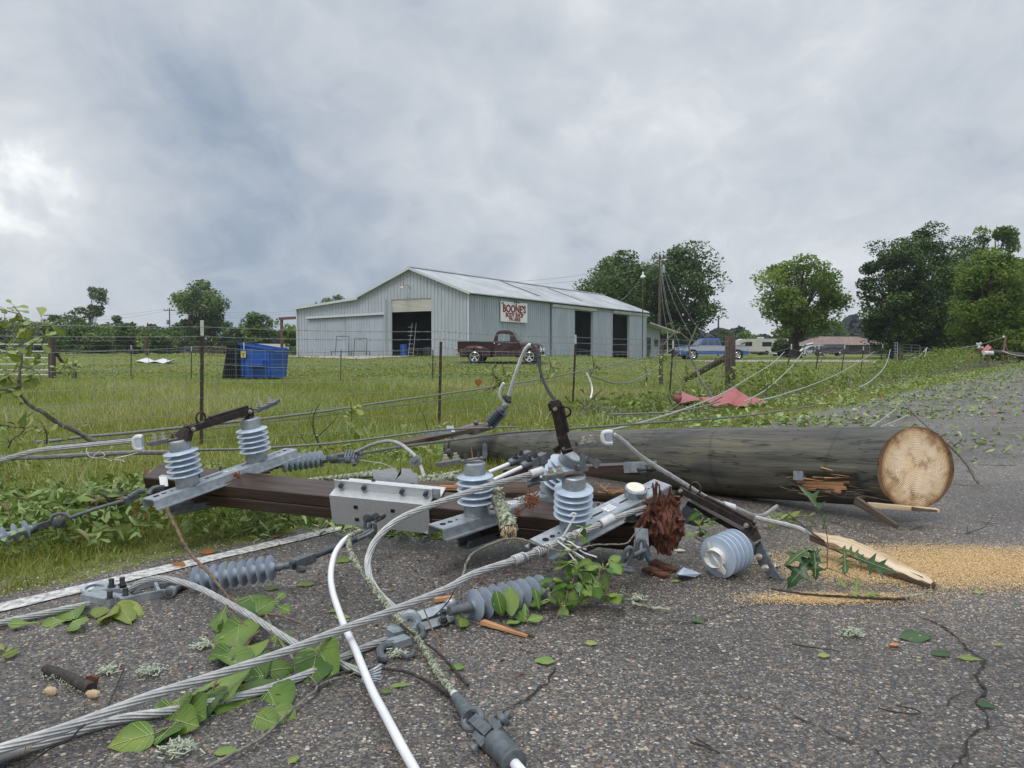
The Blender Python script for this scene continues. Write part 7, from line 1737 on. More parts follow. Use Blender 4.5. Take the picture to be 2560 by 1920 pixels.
far_cable('longest pale cable running low along the right verge and up to the gates', [(1895, 1001, 9.8), (1930, 994, 10.6), (1976, 980, 12.2), (2030, 962, 15), (2092, 936, 19), (2135, 912, 25), (2165, 893, 31), (2186, 879, 37)], .0095, 'aluminium_strand', 8, .15, 'cable', RG)
far_cable('rightmost pale cable dropping from the gates to the verge', [(2150, 968, 14.5), (2180, 950, 18), (2208, 922, 25), (2219, 900, 30), (2226, 873, 36)], .012, 'aluminium_strand', 8, .15, 'cable', RG)
for k, (a, b, c, lb) in enumerate((((2290, 905, 40), (2300, 890, 40), (2318, 869, 41), 'short pale rod leaning in the brush pile, left one'), ((2306, 912, 38), (2312, 890, 38), (2316, 874, 39), 'short curved pale rod upright in the brush pile, middle one'), ((2250, 908, 42), (2272, 899, 43), (2300, 890, 44), 'short pale rod lying low in the brush pile, farthest left'))):
 far_cable(lb, [a, b, c], .022, 'aluminium_strand', 6, .2, 'rod', 'pale rods in the brush pile')
far_cable('black cable arc from the fence dipping to the grass behind the leaning branch', [(1473, 938, 9.8), (1500, 948, 10.2), (1534, 958, 10.8), (1570, 957, 11.6), (1600, 946, 12.6), (1644, 915, 14.0)], .009)
far_cable('thin wire from the verge to the road behind the sawn pole end, upper one', [(2170, 1072, 7.5), (2210, 1045, 8.6), (2240, 1022, 9.8)], .006, 'aluminium_strand', 6, .1)
far_cable('thin wire from the verge to the road behind the sawn pole end, lower one', [(2190, 1072, 7.5), (2240, 1052, 8.4), (2270, 1038, 9.2)], .006, 'aluminium_strand', 6, .1)
far_cable('short white strip of torn plastic hanging on the fence near the third T-post', [(1466, 932, 12.4), (1474, 948, 12.4), (1480, 968, 12.4), (1480, 982, 12.3), (1476, 996, 12.2)], .014, 'white_rod', 6, .05, 'strip')
far_cable('thin cable across the verge below the red sheet', [(1530, 1036, 8.6), (1600, 1034, 8.8), (1680, 1030, 9.2), (1750, 1018, 9.8), (1800, 1004, 10.4)], .010)
# tall arch: white conductor, dark hose
jt = thing('jumper_arch', 'tall arch of pale cable turning into black hose, standing up from the dark ribbed insulator', 'cable', tuple(P(1262, 1020, 4.95)))
mb = MB(); mb.tube(spline([P(1262, 1014, 4.94), P(1268, 1000, 4.92), P(1276, 975, 4.88), P(1290, 930, 4.8), (P(1304, 893, 4.75)), P(1314, 872, 4.7), P(1323, 862, 4.68), P(1331, 863, 4.66)], .02), .0105, 12); mb.build('pale_cable', 'white_rod', jt)
mb = MB(); mb.tube(spline([P(1329, 861, 4.66), P(1337, 870, 4.6), P(1344, 890, 4.5), P(1349, 920, 4.3), P(1360, 955, 4.0), P(1374, 982, 3.6), P(1389, 1002, 3.1)], .02), .0075, 10); mb.build('black_hose', 'black_hose', jt)
mb = MB(); mb.tube(spline([P(1259, 957, 4.8), P(1250, 975, 4.82), P(1250, 993, 4.84), P(1257, 1003, 4.86), P(1264, 1005, 4.86)], .01), .0085, 10); mb.build('pale_hook', 'white_rod', jt)
mb = MB();
for k in range(3): mb.tube([P(1262, 990 + k * 6, 4.86), P(1277, 994 + k * 6, 4.84)], .008, 6); mb.ball(P(1262 + k * 5, 992 + k * 5, 4.84), .016, 8)
mb.build('bolted_clamp', 'bolt_dark', jt)
mb = MB(); mb.tube([P(1262, 1014, 4.92), P(1258, 1024, 4.94)], .014, 8); mb.ball(P(1261, 1014, 4.9), .018, 8); mb.build('ball_eye', 'galvanised', jt)
# wire wraps round the long cable
def wraps(label, p0, p1, n, r, parent):
 a, b = Vector(p0), Vector(p1); d = (b - a); x, y, z = frame(d); mb = MB()
 mb.tube([a + d * (k / (n * 12)) + x * (r * math.cos(k / 12 * 6.283)) + y * (r * math.sin(k / 12 * 6.283)) for k in range(n * 12 + 1)], .0026, 6); mb.build('wire_wrap', 'white_sleeve', parent)
def onc(px):
 return min(s12, key=lambda p: abs(1280 + FPX * p.x / p.y - px))
for a, b, n in ((1286, 1302, 4), (1302, 1320, 1), (1340, 1366, 5), (1366, 1376, 1), (1393, 1452, 4)): wraps('', onc(a), onc(b), n, .0135, c12)
mb = MB(); mb.tube([onc(1440), onc(1456)], .015, 14); mb.build('wrap_collar', 'white_sleeve', c12)
mb = MB()
mb.tube(spline([P(1394, 1353, 2.49), P(1420, 1372, 2.46), P(1448, 1388, 2.45), P(1464, 1400, 2.44), P(1460, 1412, 2.43), P(1444, 1413, 2.43), P(1436, 1400, 2.44), P(1414, 1372, 2.45)], .01), .0028, 6)
mb.tube(spline([P(1400, 1345, 2.5), P(1430, 1358, 2.48), P(1456, 1380, 2.47), P(1492, 1393, 2.46)], .01), .0028, 6); mb.tube(spline([P(1404, 1358, 2.5), P(1440, 1366, 2.48), P(1466, 1374, 2.47)], .01), .0028, 6)
mb.tube(spline([P(1410, 1338, 2.5), P(1425, 1312, 2.5), P(1437, 1292, 2.5), P(1440, 1284, 2.5), P(1432, 1283, 2.5), P(1426, 1289, 2.5)], .008), .0036, 8)
mb.build('loose_tie_wire', 'white_sleeve', c12)
# twin castings with white rods behind the middle switch
for k, (ra, rb, ca, cb) in enumerate((((1222, 1181, 3.3), (1272, 1160, 3.36), (1272, 1158, 3.36), (1322, 1139, 3.42)), ((1228, 1203, 3.22), (1304, 1168, 3.3), (1304, 1166, 3.3), (1360, 1144, 3.38)))):
 t = thing('rod_connector', ('cast grey connector with a white rod behind the middle switch, left of the twin pair', 'cast grey connector with a white rod behind the middle switch, right of the twin pair')[k], 'connector', tuple(P(*ca) - up * .05))
 mb = MB(); mb.tube([P(*ra), P(*rb)], .009, 12); mb.build('white_rod', 'white_rod', t)
 mb = MB(); a, b = P(*ca), P(*cb); mb.lathe(a, b - a, [(.014, 0), (.018, .012), (.018, .03), (.022, .045)], 14); mb.beam(a.lerp(b, .35), b, .04, .03, seg=2); mb.beam(a.lerp(b, .7), b + V3(.005, 0, .004), .045, .04); mb.build('casting', 'galvanised_dark', t)
 mb = MB(); bolt(mb, a.lerp(b, .32) + V3(0, -.01, .016), up, .010, .008); bolt(mb, a.lerp(b, .62) + V3(0, 0, .016), up, .009, .012); mb.build('bolt', 'bolt_dark', t)
# second, thinner crossarm behind and the splintered one below it
t = thing('wooden_brace', 'thin dark wooden brace behind the middle switch with a galvanised end strap', 'brace', tuple(P(1450, 1180, 3.4)))
mb = MB(); mb.beam(P(1262, 1183, 3.4), P(1600, 1170, 3.3), .08, .042, seg=6); mb.build('timber', 'crossarm_wood', t)
mb = MB(); a, b = P(1560, 1169, 3.25), P(1642, 1166, 3.22); mb.beam(a, b, .006, .044, seg=2); mb.beam(P(1560, 1169, 3.24), P(1574, 1168, 3.22), .006, .046); mb.build('end_strap', 'galvanised', t)
mb = MB(); bolt(mb, P(1627, 1170, 3.2), V3(-1, -.3, -.1), .013, .05); mb.ball(P(1634, 1168, 3.2), .02, 8); mb.build('bolt', 'bolt_dark', t)
t = thing('splintered_beam', 'split wooden beam showing fresh orange grain behind the crossarm', 'beam', tuple(P(1300, 1225, 3.3)))
mb = MB(); pts = [P(1040, 1224, 3.34), P(1300, 1228, 3.28), P(1610, 1236, 3.22)]; mb.tube(spline(pts, .06), .038, 10, jit=.10); mb.build('dark_side', 'bark_wood', t)
mb = MB()
for k in range(16):
 x0 = 1050 + random.uniform(0, 200); x1 = x0 + random.uniform(60, 140); y0 = 1212 + random.uniform(0, 15)
 mb.beam(P(x0, y0, 3.27), P(min(x1, 1325), y0 + random.uniform(-2, 4), 3.26), .012, .010, w2=.004, h2=.003, seg=3)
for k in range(6):
 x0 = 1490 + random.uniform(0, 60); mb.beam(P(x0, 1226 + random.uniform(0, 8), 3.18), P(x0 + random.uniform(20, 50), 1222 + random.uniform(-4, 12), 3.17), .008, .006, w2=.002, h2=.002)
mb.beam(P(1508, 1226, 3.16), P(1524, 1208, 3.15), .007, .006, w2=.003, h2=.003); mb.beam(P(1500, 1212, 3.16), P(1518, 1228, 3.15), .006, .005)
mb.build('fresh_split', 'fresh_wood', t)
mb = MB(); mb.beam(P(1182, 1150, 3.3), P(1178, 1116, 3.3), .006, .004, w2=.001, h2=.001); mb.build('standing_splinter', 'fresh_wood', t)
# lichen log and broken lichen branch
def bark_log(nm, label, pts, r, m='lichen_bark', n=16, jit=.09, step=.012, cat='branch', r1=None):
 mb = MB(); sp = spline([P(*p) for p in pts], step); N = len(sp)
 mb.tube(sp, [r + ((r1 or r) - r) * i / N + r * .08 * math.sin(i * .35) for i in range(N)], n, jit=jit); return tag(mb.build(nm, m), label, cat), sp
o, sp = bark_log('lichen_branch', 'lichen-crusted log lying behind the crossarm either side of the notched plate', [(770, 1202, 3.75), (830, 1196, 3.7), (880, 1192, 3.65), (935, 1186, 3.6), (990, 1192, 3.55), (1046, 1200, 3.5), (1100, 1198, 3.45), (1150, 1190, 3.42)], .012, r1=.028, cat='branch')
n = 500; idx = RNG.integers(len(sp) // 2, len(sp), n); base = np.array([tuple(sp[i]) for i in idx]) + np.stack([RNG.normal(0, .01, n), -np.abs(RNG.normal(.014, .006, n)), RNG.normal(.012, .010, n)], 1)
scatter('lichen_flakes', tvl, [(0, 1, 2, 3)], base, rots(n, 1.2), RNG.uniform(.006, .014, n), 'lichen_tuft', RNG.uniform(0, 1, n), parent=o)
o, sp = bark_log('lichen_branch', 'thick broken branch stub with green lichen and a torn yellow end, leaning between the switches', [(1226, 1210, 2.98), (1240, 1240, 2.88), (1256, 1276, 2.80), (1268, 1305, 2.72), (1272, 1325, 2.69)], .024, r1=.030, n=20)
n = 620; idx = RNG.integers(0, len(sp), n); th = RNG.uniform(-2.6, .6, n); base = np.array([tuple(sp[i]) for i in idx]) + np.stack([np.cos(th) * .027, -np.abs(np.sin(th)) * .026, RNG.normal(0, .006, n)], 1)
scatter('lichen_flakes', tvl, [(0, 1, 2, 3)], base, rots(n, 1.2), RNG.uniform(.005, .012, n), 'lichen_tuft', RNG.uniform(0, 1, n), parent=o)
mb = MB(); c = P(1272, 1325, 2.69); d = (P(1276, 1350, 2.64) - c).normalized(); x, y, z = frame(d)
for k in range(130):
 a = random.uniform(0, 6.28); q = .026 * random.random() ** .5; p = c + x * q * math.cos(a) + y * q * math.sin(a) - d * .012; l = random.uniform(.02, .052); mb.beam(p, p + d * l + x * random.gauss(0, .004) + y * random.gauss(0, .004), random.uniform(.003, .007), .003, (random.random(), 1, 0), w2=.001, h2=.001)
mb.build('torn_end', 'pale_wood', o)
# rusty fibre tufts
for k, (px, py, D, s, lb) in enumerate(((1326, 1251, 2.86, .030, 'fuzzy rust-brown fibre tuft on the middle switch channel'), (1294, 1280, 2.84, .012, 'tiny rust-brown fibre wisp on the crossarm below the larger tuft'), (592, 1187, 3.2, .016, 'rust-brown fibre tuft on the left switch channel'))):
 mb = MB(); c = P(px, py, D)
 for j in range(70 if s > .02 else 30):
  a = c + V3(random.gauss(0, s * .5), random.gauss(0, s * .4), random.gauss(0, s * .35)); mb.tube(spline([a, a + V3(random.gauss(0, s * .4), random.gauss(0, s * .4), random.gauss(0, s * .4)), a + V3(random.gauss(0, s * .5), random.gauss(0, s * .4), random.gauss(0, s * .5))], .006), .0012, 4)
 tag(mb.build('fibre_tuft', 'rust_fibre'), lb, 'tuft', 'rust-brown fibre tufts')
# planks and metal behind, in the verge grass
slat('dark_plank', P(1000, 1110, 5.2), P(1222, 1064, 5.6), .14, .03, .12, .03, 'bark_wood', 'dark plank lying in the verge grass beneath the dark ribbed insulator', 'plank')
mb = MB(); mb.beam(P(1062, 1084, 5.2), P(1126, 1078, 5.25), .05, .028); mb.beam(P(1124, 1066, 5.3), P(1128, 1082, 5.25), .05, .012); tag(mb.build('metal_bracket', 'galvanised'), 'bent grey bracket in the grass beyond the looped cable', 'bracket')
mb = MB(); mb.beam(P(1160, 1080, 5.5), P(1218, 1062, 5.7), .2, .03); mb.ball(P(1190, 1057, 5.6), .02, 8); tag(mb.build('purple_plate', 'contact_copper'), 'purplish flat plate in the grass just left of the dark ribbed insulator', 'plate')
mb = MB(); mb.beam(P(226, 1252, 3.42), P(312, 1246, 3.5), .10, .05, seg=3); tag(mb.build('wood_block', 'crossarm_wood'), 'small dark wooden block in the leaves left of the crossarm end', 'wood block')
# split plank at right
def split_plank():
 t = thing('split_plank', 'long split plank with pale fresh wood and dark bark edge lying by the sawdust', 'plank', tuple(G(2180, 1420, 0)))
 a, b = P(2032, 1340, 2.98), P(2332, 1462, 2.60)
 mb = MB(); n = 26; vs = []; ax = []; rg = random.Random(4)
 for i in range(n + 1):
  u = i / n; c = a.lerp(b, u) + up * (.012 * math.sin(u * 3.1)); d = (b - a).normalized(); s = Vector((-d.y, d.x, 0)).normalized(); wv = (.012 + .075 * min(1, u * 3.0)) * (1 - .35 * u); h = .022 + .012 * math.sin(u * 5)
  wb = wv * (1 + .1 * math.sin(i * 1.7)); hb = rg.uniform(-.003, .003)
  for q, (ss, zz) in enumerate(((-.42, -.5), (-.5, .15), (-.2, .55), (.1, .85), (.5, .62), (.46, -.4))):
   vs.append(c + s * ss * wb + up * (zz * h + hb)); ax.append((u * .5, ss * wb, zz * h))
 m = 6; mb.add(vs, [tuple(range(m - 1, -1, -1)), tuple(n * m + j for j in range(m))] + [(i * m + j, i * m + (j + 1) % m, (i + 1) * m + (j + 1) % m, (i + 1) * m + j) for i in range(n) for j in range(m)], False, ax); mb.build('pale_face', 'pale_wood', t)
 mb = MB(); s = Vector((-(b - a).normalized().y, (b - a).normalized().x, 0)); q = a.lerp(b, .5)
 mb.beam(a - s * .012 + up * -.004, b - s * .024 - up * .002, .016, .022, seg=8, w2=.012, h2=.018); mb.beam(a.lerp(b, .25) - s * .002 + up * .019, a.lerp(b, .93) - s * .004 + up * .012, .006, .004, seg=6); mb.build('bark_edge', 'bark_wood', t)
 mb = MB(); mb.beam(b - s * .004 + up * .001, b + (b - a).normalized() * .006, .046, .022, w2=.042, h2=.018); mb.build('end_grain_tip', 'bark_wood', t)
split_plank()
slat('wood_chip', G(1085, 1500, .01), G(1135, 1494, .012), .02, .012, .018, .012, 'fresh_wood', 'reddish split wood chip just left of the central ribbed insulator', 'chip')
slat('wood_chip', G(1205, 1555, .012), G(1318, 1590, .006), .018, .012, .008, .006, 'fresh_wood', 'long orange splinter lying below the central ribbed insulator', 'chip')
slat('wood_chip', G(1240, 1560, .008), G(1338, 1592, .004), .014, .008, .004, .004, 'bark_wood', 'dark splinter lying right against the long orange splinter', 'chip')
# ------------------------------------------------------------------ grass, litter, sawdust, pebbles (stuff nobody could count)
BLD = [(0, 0, 0), (.5, 0, .0), (.42, .12, .55), (.08, .12, .55), (.25, .42, 1.0)]
BLD = [((x - .25) * 2, y, z) for x, y, z in BLD]; BLF = [(0, 1, 2, 3), (3, 2, 4)]
def wedge(n, d0, d1, pw=1.0, amax=37):
 a = R(1) * RNG.uniform(-amax, amax, n); d = d0 * (d1 / d0) ** (RNG.uniform(0, 1, n) ** pw); return d * np.tan(a), d
def inbarn(x, y):
 v = np.stack([x - BX, y - BY], 1); l = v @ np.array([LD.x, LD.y]); f = v @ np.array([FD.x, FD.y])
 return (l > -.2) & (l < LEN + 6) & (f > -.3) & (f < U_A)
def grass(name, x, y, h, w, tintc, label, tintv=.16, lean=.35):
 s = sd_road(x, y); edge = .22 + .10 * np.sin(x * 5 + y * 3) + .07 * np.sin(x * 13 - y * 9)
 k = (s > edge) & ~inbarn(x, y); x, y, h, w, tintc = x[k], y[k], h[k], w[k], tintc[k]; n = len(x)
 h = h * np.clip((s[k] - .12) / .5, .35, 1)
 z = terr(x, y) - .004
 cl = .5 + .5 * np.sin(x * 3.1 + np.sin(y * 2.3) * 2) * np.sin(y * 2.7 + np.sin(x * 1.9) * 2)
 scatter(name, BLD, BLF, np.stack([x, y, z], 1), rots(n, lean), np.stack([w, h * RNG.uniform(.6, 1.3, n), h * RNG.uniform(.55, 1.25, n) * (.75 + .5 * cl)], 1), 'grass_blade', np.clip(tintc + RNG.normal(0, tintv, n), 0, 1), label, cat='grass')
n = 120000; x, y = wedge(n, 2.2, 9, 1.0, 38)
pn = .5 + .5 * np.sin(x * 1.3 + 2 * np.sin(y * .9))
grass('verge_grass', x, y, np.full(n, .075) + .05 * pn, .0026 + y * .0005, .38 + .18 * pn, 'short lush green grass of the verge beside the road')
n = 190000; x, y = wedge(n, 7.5, 34, .9, 38)
tall = sstep(8, 10.5, y) * (1 - sstep(22, 27, y)); s = sd_road(x, y); tall *= sstep(2.5, 4.5, s)
pn = .5 + .5 * np.sin(x * .7 + 2 * np.sin(y * .35) + 1)
grass('field_grass', x, y, .05 + .12 * tall * (.5 + pn), .0035 + y * .00062, .42 + .26 * tall * pn + .05 * pn, 'longer pale green pasture grass inside the fence')
n = 60000; x, y = wedge(n, 30, 85, .9, 38)
grass('mown_grass', x, y, .04 + RNG.uniform(0, .05, n), .012 + y * .0011, .44 + .12 * np.sin(x * .3) * np.sin(y * .2), 'short olive mown grass round the barn')
n = 9000; t = RNG.uniform(0, 1, n) * 30 - 4; s = 3.4 + RNG.normal(0, .8, n); p = E0[None] + EN[None] * s[:, None] + EU[None] * t[:, None]; cz = RNG.uniform(0, 1, n) * np.clip(np.sin(t * 2.1) + np.sin(t * 5.3 + 1), 0, 1)
grass('fence_weeds', p[:, 0], p[:, 1], .10 + .22 * cz, .004 + p[:, 1] * .0006, .55 + .35 * RNG.uniform(0, 1, n), 'ragged tall weeds and seed stalks along the foot of the fence', lean=.25)
LFV = [(0, 0, 0), (.35, .14, .10), (.4, 0, .04), (.35, -.14, .10), (.78, .24, .06), (.8, 0, -.02), (.78, -.24, .06), (1.0, 0, -.14)]
LFF = [(0, 2, 1), (0, 3, 2), (1, 2, 5, 4), (2, 3, 6, 5), (4, 5, 7), (5, 6, 7)]
def litter(name, x, y, dz, L, label, mname='leaf_litter', tilt=.5, tc=.45, tv=.22, cat='leaves', wd=1.):
 n = len(x); s = sd_road(x, y); z = np.where(s < .17, .004, terr(x, y)) + dz
 return scatter(name, LFV, LFF, np.stack([x, y, z], 1), rots(n, tilt), (L * RNG.uniform(.6, 1.25, n))[:, None] * np.stack([np.ones(n), wd * RNG.uniform(.6, 1.1, n), RNG.uniform(-.6, 2.2, n)], 1), mname, np.clip(RNG.normal(tc, tv, n), 0, 1), label, cat=cat)
def onpx(n, x0, x1, y0, y1, z=0.):
 px = RNG.uniform(x0, x1, n); py = RNG.uniform(y0, y1, n); q = np.array([tuple(G(a, b, z)) for a, b in zip(px, py)]); return q[:, 0], q[:, 1]
def clump(n, x0, x1, y0, y1, nc, sg, z=-.05):
 cx, cy = onpx(nc, x0, x1, y0, y1, z); i = RNG.integers(0, nc, n); return cx[i] + RNG.normal(0, sg, n), cy[i] + RNG.normal(0, sg, n)
X, Y = [], []
for a in ((4200, -80, 370, 1090, 1330, 60, .09), (900, 330, 900, 1300, 1375, 26, .07), (900, -60, 330, 1330, 1400, 22, .08), (500, 880, 1500, 1345, 1375, 30, .05), (1100, 600, 1150, 1090, 1150, 30, .16), (700, 330, 700, 1120, 1200, 24, .12)):
 u, v = clump(*a); X.append(u); Y.append(v)
x = np.concatenate(X); y = np.concatenate(Y); k = (y > 2.35) & (y < 9); x, y = x[k], y[k]
pile = np.exp(-((x + 2.0) ** 2 / .9 + (y - 3.6) ** 2 / .8)); d = sd_road(x, y)
litter('torn_leaves', x, y, np.where(d > .2, RNG.uniform(0, 1, len(x)) ** 1.4 * (.05 + .20 * pile), .006), .072, 'heaped green oak leaves torn off by the storm along the left verge', tilt=.7, tc=.55, wd=.72)
t = 0; t = 2.6 + 62 * RNG.uniform(0, 1, 24000) ** 1.6; s = RNG.normal(.6, 1.5, 24000)
p = E0[None] + EN[None] * s[:, None] + EU[None] * t[:, None]; x, y = p[:, 0], p[:, 1]; k = (s > -4.5) & (y > 5.2) & ((np.sin(x * 1.9 + y) + np.sin(y * 2.7 - x * 1.1) + RNG.normal(0, .7, len(x))) > -.35); x, y = x[k], y[k]
litter('road_leaves', x, y, RNG.uniform(0, 1, len(x)) ** 2 * np.where(sd_road(x, y) > .2, .10, .05), .085, 'scattered green leaves and twigs covering the right verge and road edge', tilt=.5, tc=.6)
t = RNG.uniform(0, 1, 17000) ** 1.15 * 50 + 8; s = 3.2 + RNG.normal(0, .6, 17000); p = E0[None] + EN[None] * s[:, None] + EU[None] * t[:, None]; x, y = p[:, 0], p[:, 1]
hp = (.5 + .5 * np.sin(t * .9)) * (.5 + .5 * np.sin(t * .37 + 2)) * .6 + np.exp(-((t - 44) / 9) ** 2) * .95
litter('brush_pile', x, y, RNG.uniform(0, 1, len(x)) ** 1.5 * (.14 + hp), .125, 'broken leafy brush heaped along the foot of the fence', 'leaf_olive', 1.0, .35)
cx, cy = wedge(70, 28, 52, 1, 34); i = RNG.integers(0, 70, 5200); x = cx[i] + RNG.normal(0, 1.2, 5200); y = cy[i] + RNG.normal(0, .5, 5200); k = sd_road(x, y) > 3
litter('field_leaves', x[k], y[k], RNG.uniform(0, .07, k.sum()), .15, 'windblown leaves strewn on the mown field before the barn', 'leaf_olive', .6, .35)
t = RNG.uniform(0, 1, 1700) ** 1.5 * 40 + 4; s = -RNG.exponential(1.7, 1700) - .3; p = E0[None] + EN[None] * s[:, None] + EU[None] * t[:, None]; k = (s > -6.5) & (p[:, 1] > 4.6)
litter('road_leaves', p[k, 0], p[k, 1], np.full(k.sum(), .004), .06, 'thin scatter of leaf scraps across the far road surface', tilt=.2, tc=.5)
# twig litter on the road
TW = [(-.5, -.02, 0), (-.5, .02, 0), (-.5, 0, .03), (0, .03, 0), (0, .07, 0), (0, .05, .03), (.5, -.02, 0), (.5, .01, 0), (.5, 0, .02)]
TWF = [(0, 3, 4, 1), (1, 4, 5, 2), (2, 5, 3, 0), (3, 6, 7, 4), (4, 7, 8, 5), (5, 8, 6, 3)]
t = RNG.uniform(0, 1, 620) ** 1.4 * 26 - .5; s = -RNG.uniform(0, 5.5, 620); p = E0[None] + EN[None] * s[:, None] + EU[None] * t[:, None]; k = p[:, 1] > 1.5; p = p[k]; yy = p[:, 1]
L_ = RNG.uniform(.04, .22, len(p)) * np.clip(yy / 5, .4, 1.4)
scatter('twig_litter', TW, TWF, np.stack([p[:, 0], yy, np.full(len(p), .004)], 1), rots(len(p), .0), np.stack([L_, L_ * RNG.uniform(-1, 1, len(p)), np.clip(L_ * .3, .05, .25)], 1), 'twig_dark', None, 'small dark twigs and bark bits strewn over the road')
t = RNG.uniform(0, 1, 1500) ** 1.1 * 50 + 7; s = 3.0 + RNG.normal(0, .9, 1500); p = E0[None] + EN[None] * s[:, None] + EU[None] * t[:, None]; L_ = RNG.uniform(.25, 1.1, 1500)
scatter('broken_twigs', TW, TWF, np.stack([p[:, 0], p[:, 1], terr(p[:, 0], p[:, 1]) + RNG.uniform(.02, .3, 1500) * (.25 + np.exp(-((t - 44) / 10) ** 2))], 1), rots(1500, .45), np.stack([L_, L_ * .5, np.full(1500, .28)], 1), 'bark_grey', None, 'tangle of broken grey twigs in the brush along the fence')
x, y = onpx(2600, -60, 1560, 1330, 1700); d = sd_road(x, y); k = (d < .2) & (RNG.uniform(0, 1, len(x)) < .05 + .8 * np.exp(-((x - .1) ** 2 / .5 + (y - 2.75) ** 2 / .06)))
BK = [(-.5, -.2, 0), (.5, -.15, 0), (.4, .25, 0), (-.4, .2, 0), (0, 0, .25)]; BKF = [(0, 1, 4), (1, 2, 4), (2, 3, 4), (3, 0, 4)]
scatter('bark_crumbs', BK, BKF, np.stack([x[k], y[k], np.full(k.sum(), .002)], 1), rots(k.sum(), .1), RNG.uniform(.004, .02, k.sum()), 'rotten_wood', None, 'crumbs of dark rotten wood scattered round the crossarm')
# pebbles standing proud of the asphalt
x, y = wedge(5200, 1.15, 3.2, .8, 40); PB = [(-.5, 0, 0), (0, -.4, 0), (.5, 0, 0), (0, .4, 0), (-.25, -.15, .22), (.2, -.2, .24), (.25, .18, .22), (-.15, .2, .2)]
PBF = [(0, 1, 5, 4), (1, 2, 6, 5), (2, 3, 7, 6), (3, 0, 4, 7), (4, 5, 6, 7)]; k = sd_road(x, y) < .1; x, y = x[k], y[k]; sz = RNG.uniform(.0035, .0085, len(x)) * (1 + (RNG.uniform(0, 1, len(x)) > .97) * .9)
scatter('pebbles', PB, PBF, np.stack([x, y, np.full(len(x), -.0004)], 1), rots(len(x), .08), sz, 'pebble', RNG.uniform(0, 1, len(x)) ** 1.5, 'small tan and grey stones worn proud of the asphalt')
x, y = onpx(9000, -40, 900, 1330, 1560, 0); d = sd_road(x, y); k = (d > .06) & (d < .34 + .08 * np.sin(x * 9)); x, y = x[k], y[k]
scatter('verge_grit', PB, PBF, np.stack([x, y, terr(x, y) + np.where(d[k] < .17, .016, .002)], 1), rots(len(x), .3), RNG.uniform(.004, .009, len(x)), 'pebble', RNG.uniform(.3, 1, len(x)), 'pale grit between the white line and the grass')
# sawdust
n = 170000; a = RNG.normal(0, 1, (n, 2)); X = 1.60 + a[:, 0] * .36; Y = 2.86 + a[:, 1] * .155 + .06 * (X - 1.6); ed = ((X - 1.75) / .80) ** 2 + ((Y - 2.86) / .33) ** 2
keep = (RNG.uniform(0, 1, n) < np.exp(-np.maximum(0, ed - .7) * 3.0)); X, Y = X[keep], Y[keep]
n2 = 15000; a = RNG.normal(0, 1, (n2, 2)); X2 = 1.03 + a[:, 0] * .13; Y2 = 2.475 + a[:, 1] * .028 + .03 * (X2 - 1.03)
n3 = 9000; a = RNG.normal(0, 1, (n3, 2)); X3 = 1.25 + a[:, 0] * .45; Y3 = 2.75 + a[:, 1] * .30; X = np.concatenate([X, X2, X3]); Y = np.concatenate([Y, Y2, Y3]); n = len(X)
hgt = RNG.uniform(0, 1, n) * .007 + .002
FL = [(-.5, -.25, 0), (.5, -.2, 0), (.4, .25, .1), (-.45, .2, .05)]
scatter('sawdust', FL, [(0, 1, 2, 3)], np.stack([X, Y, hgt], 1), rots(n, .35), np.stack([RNG.uniform(.002, .0062, n), RNG.uniform(.0015, .004, n), np.full(n, .003)], 1), 'sawdust', RNG.uniform(0, 1, n), 'pale orange sawdust spread on the asphalt under the sawn pole end')
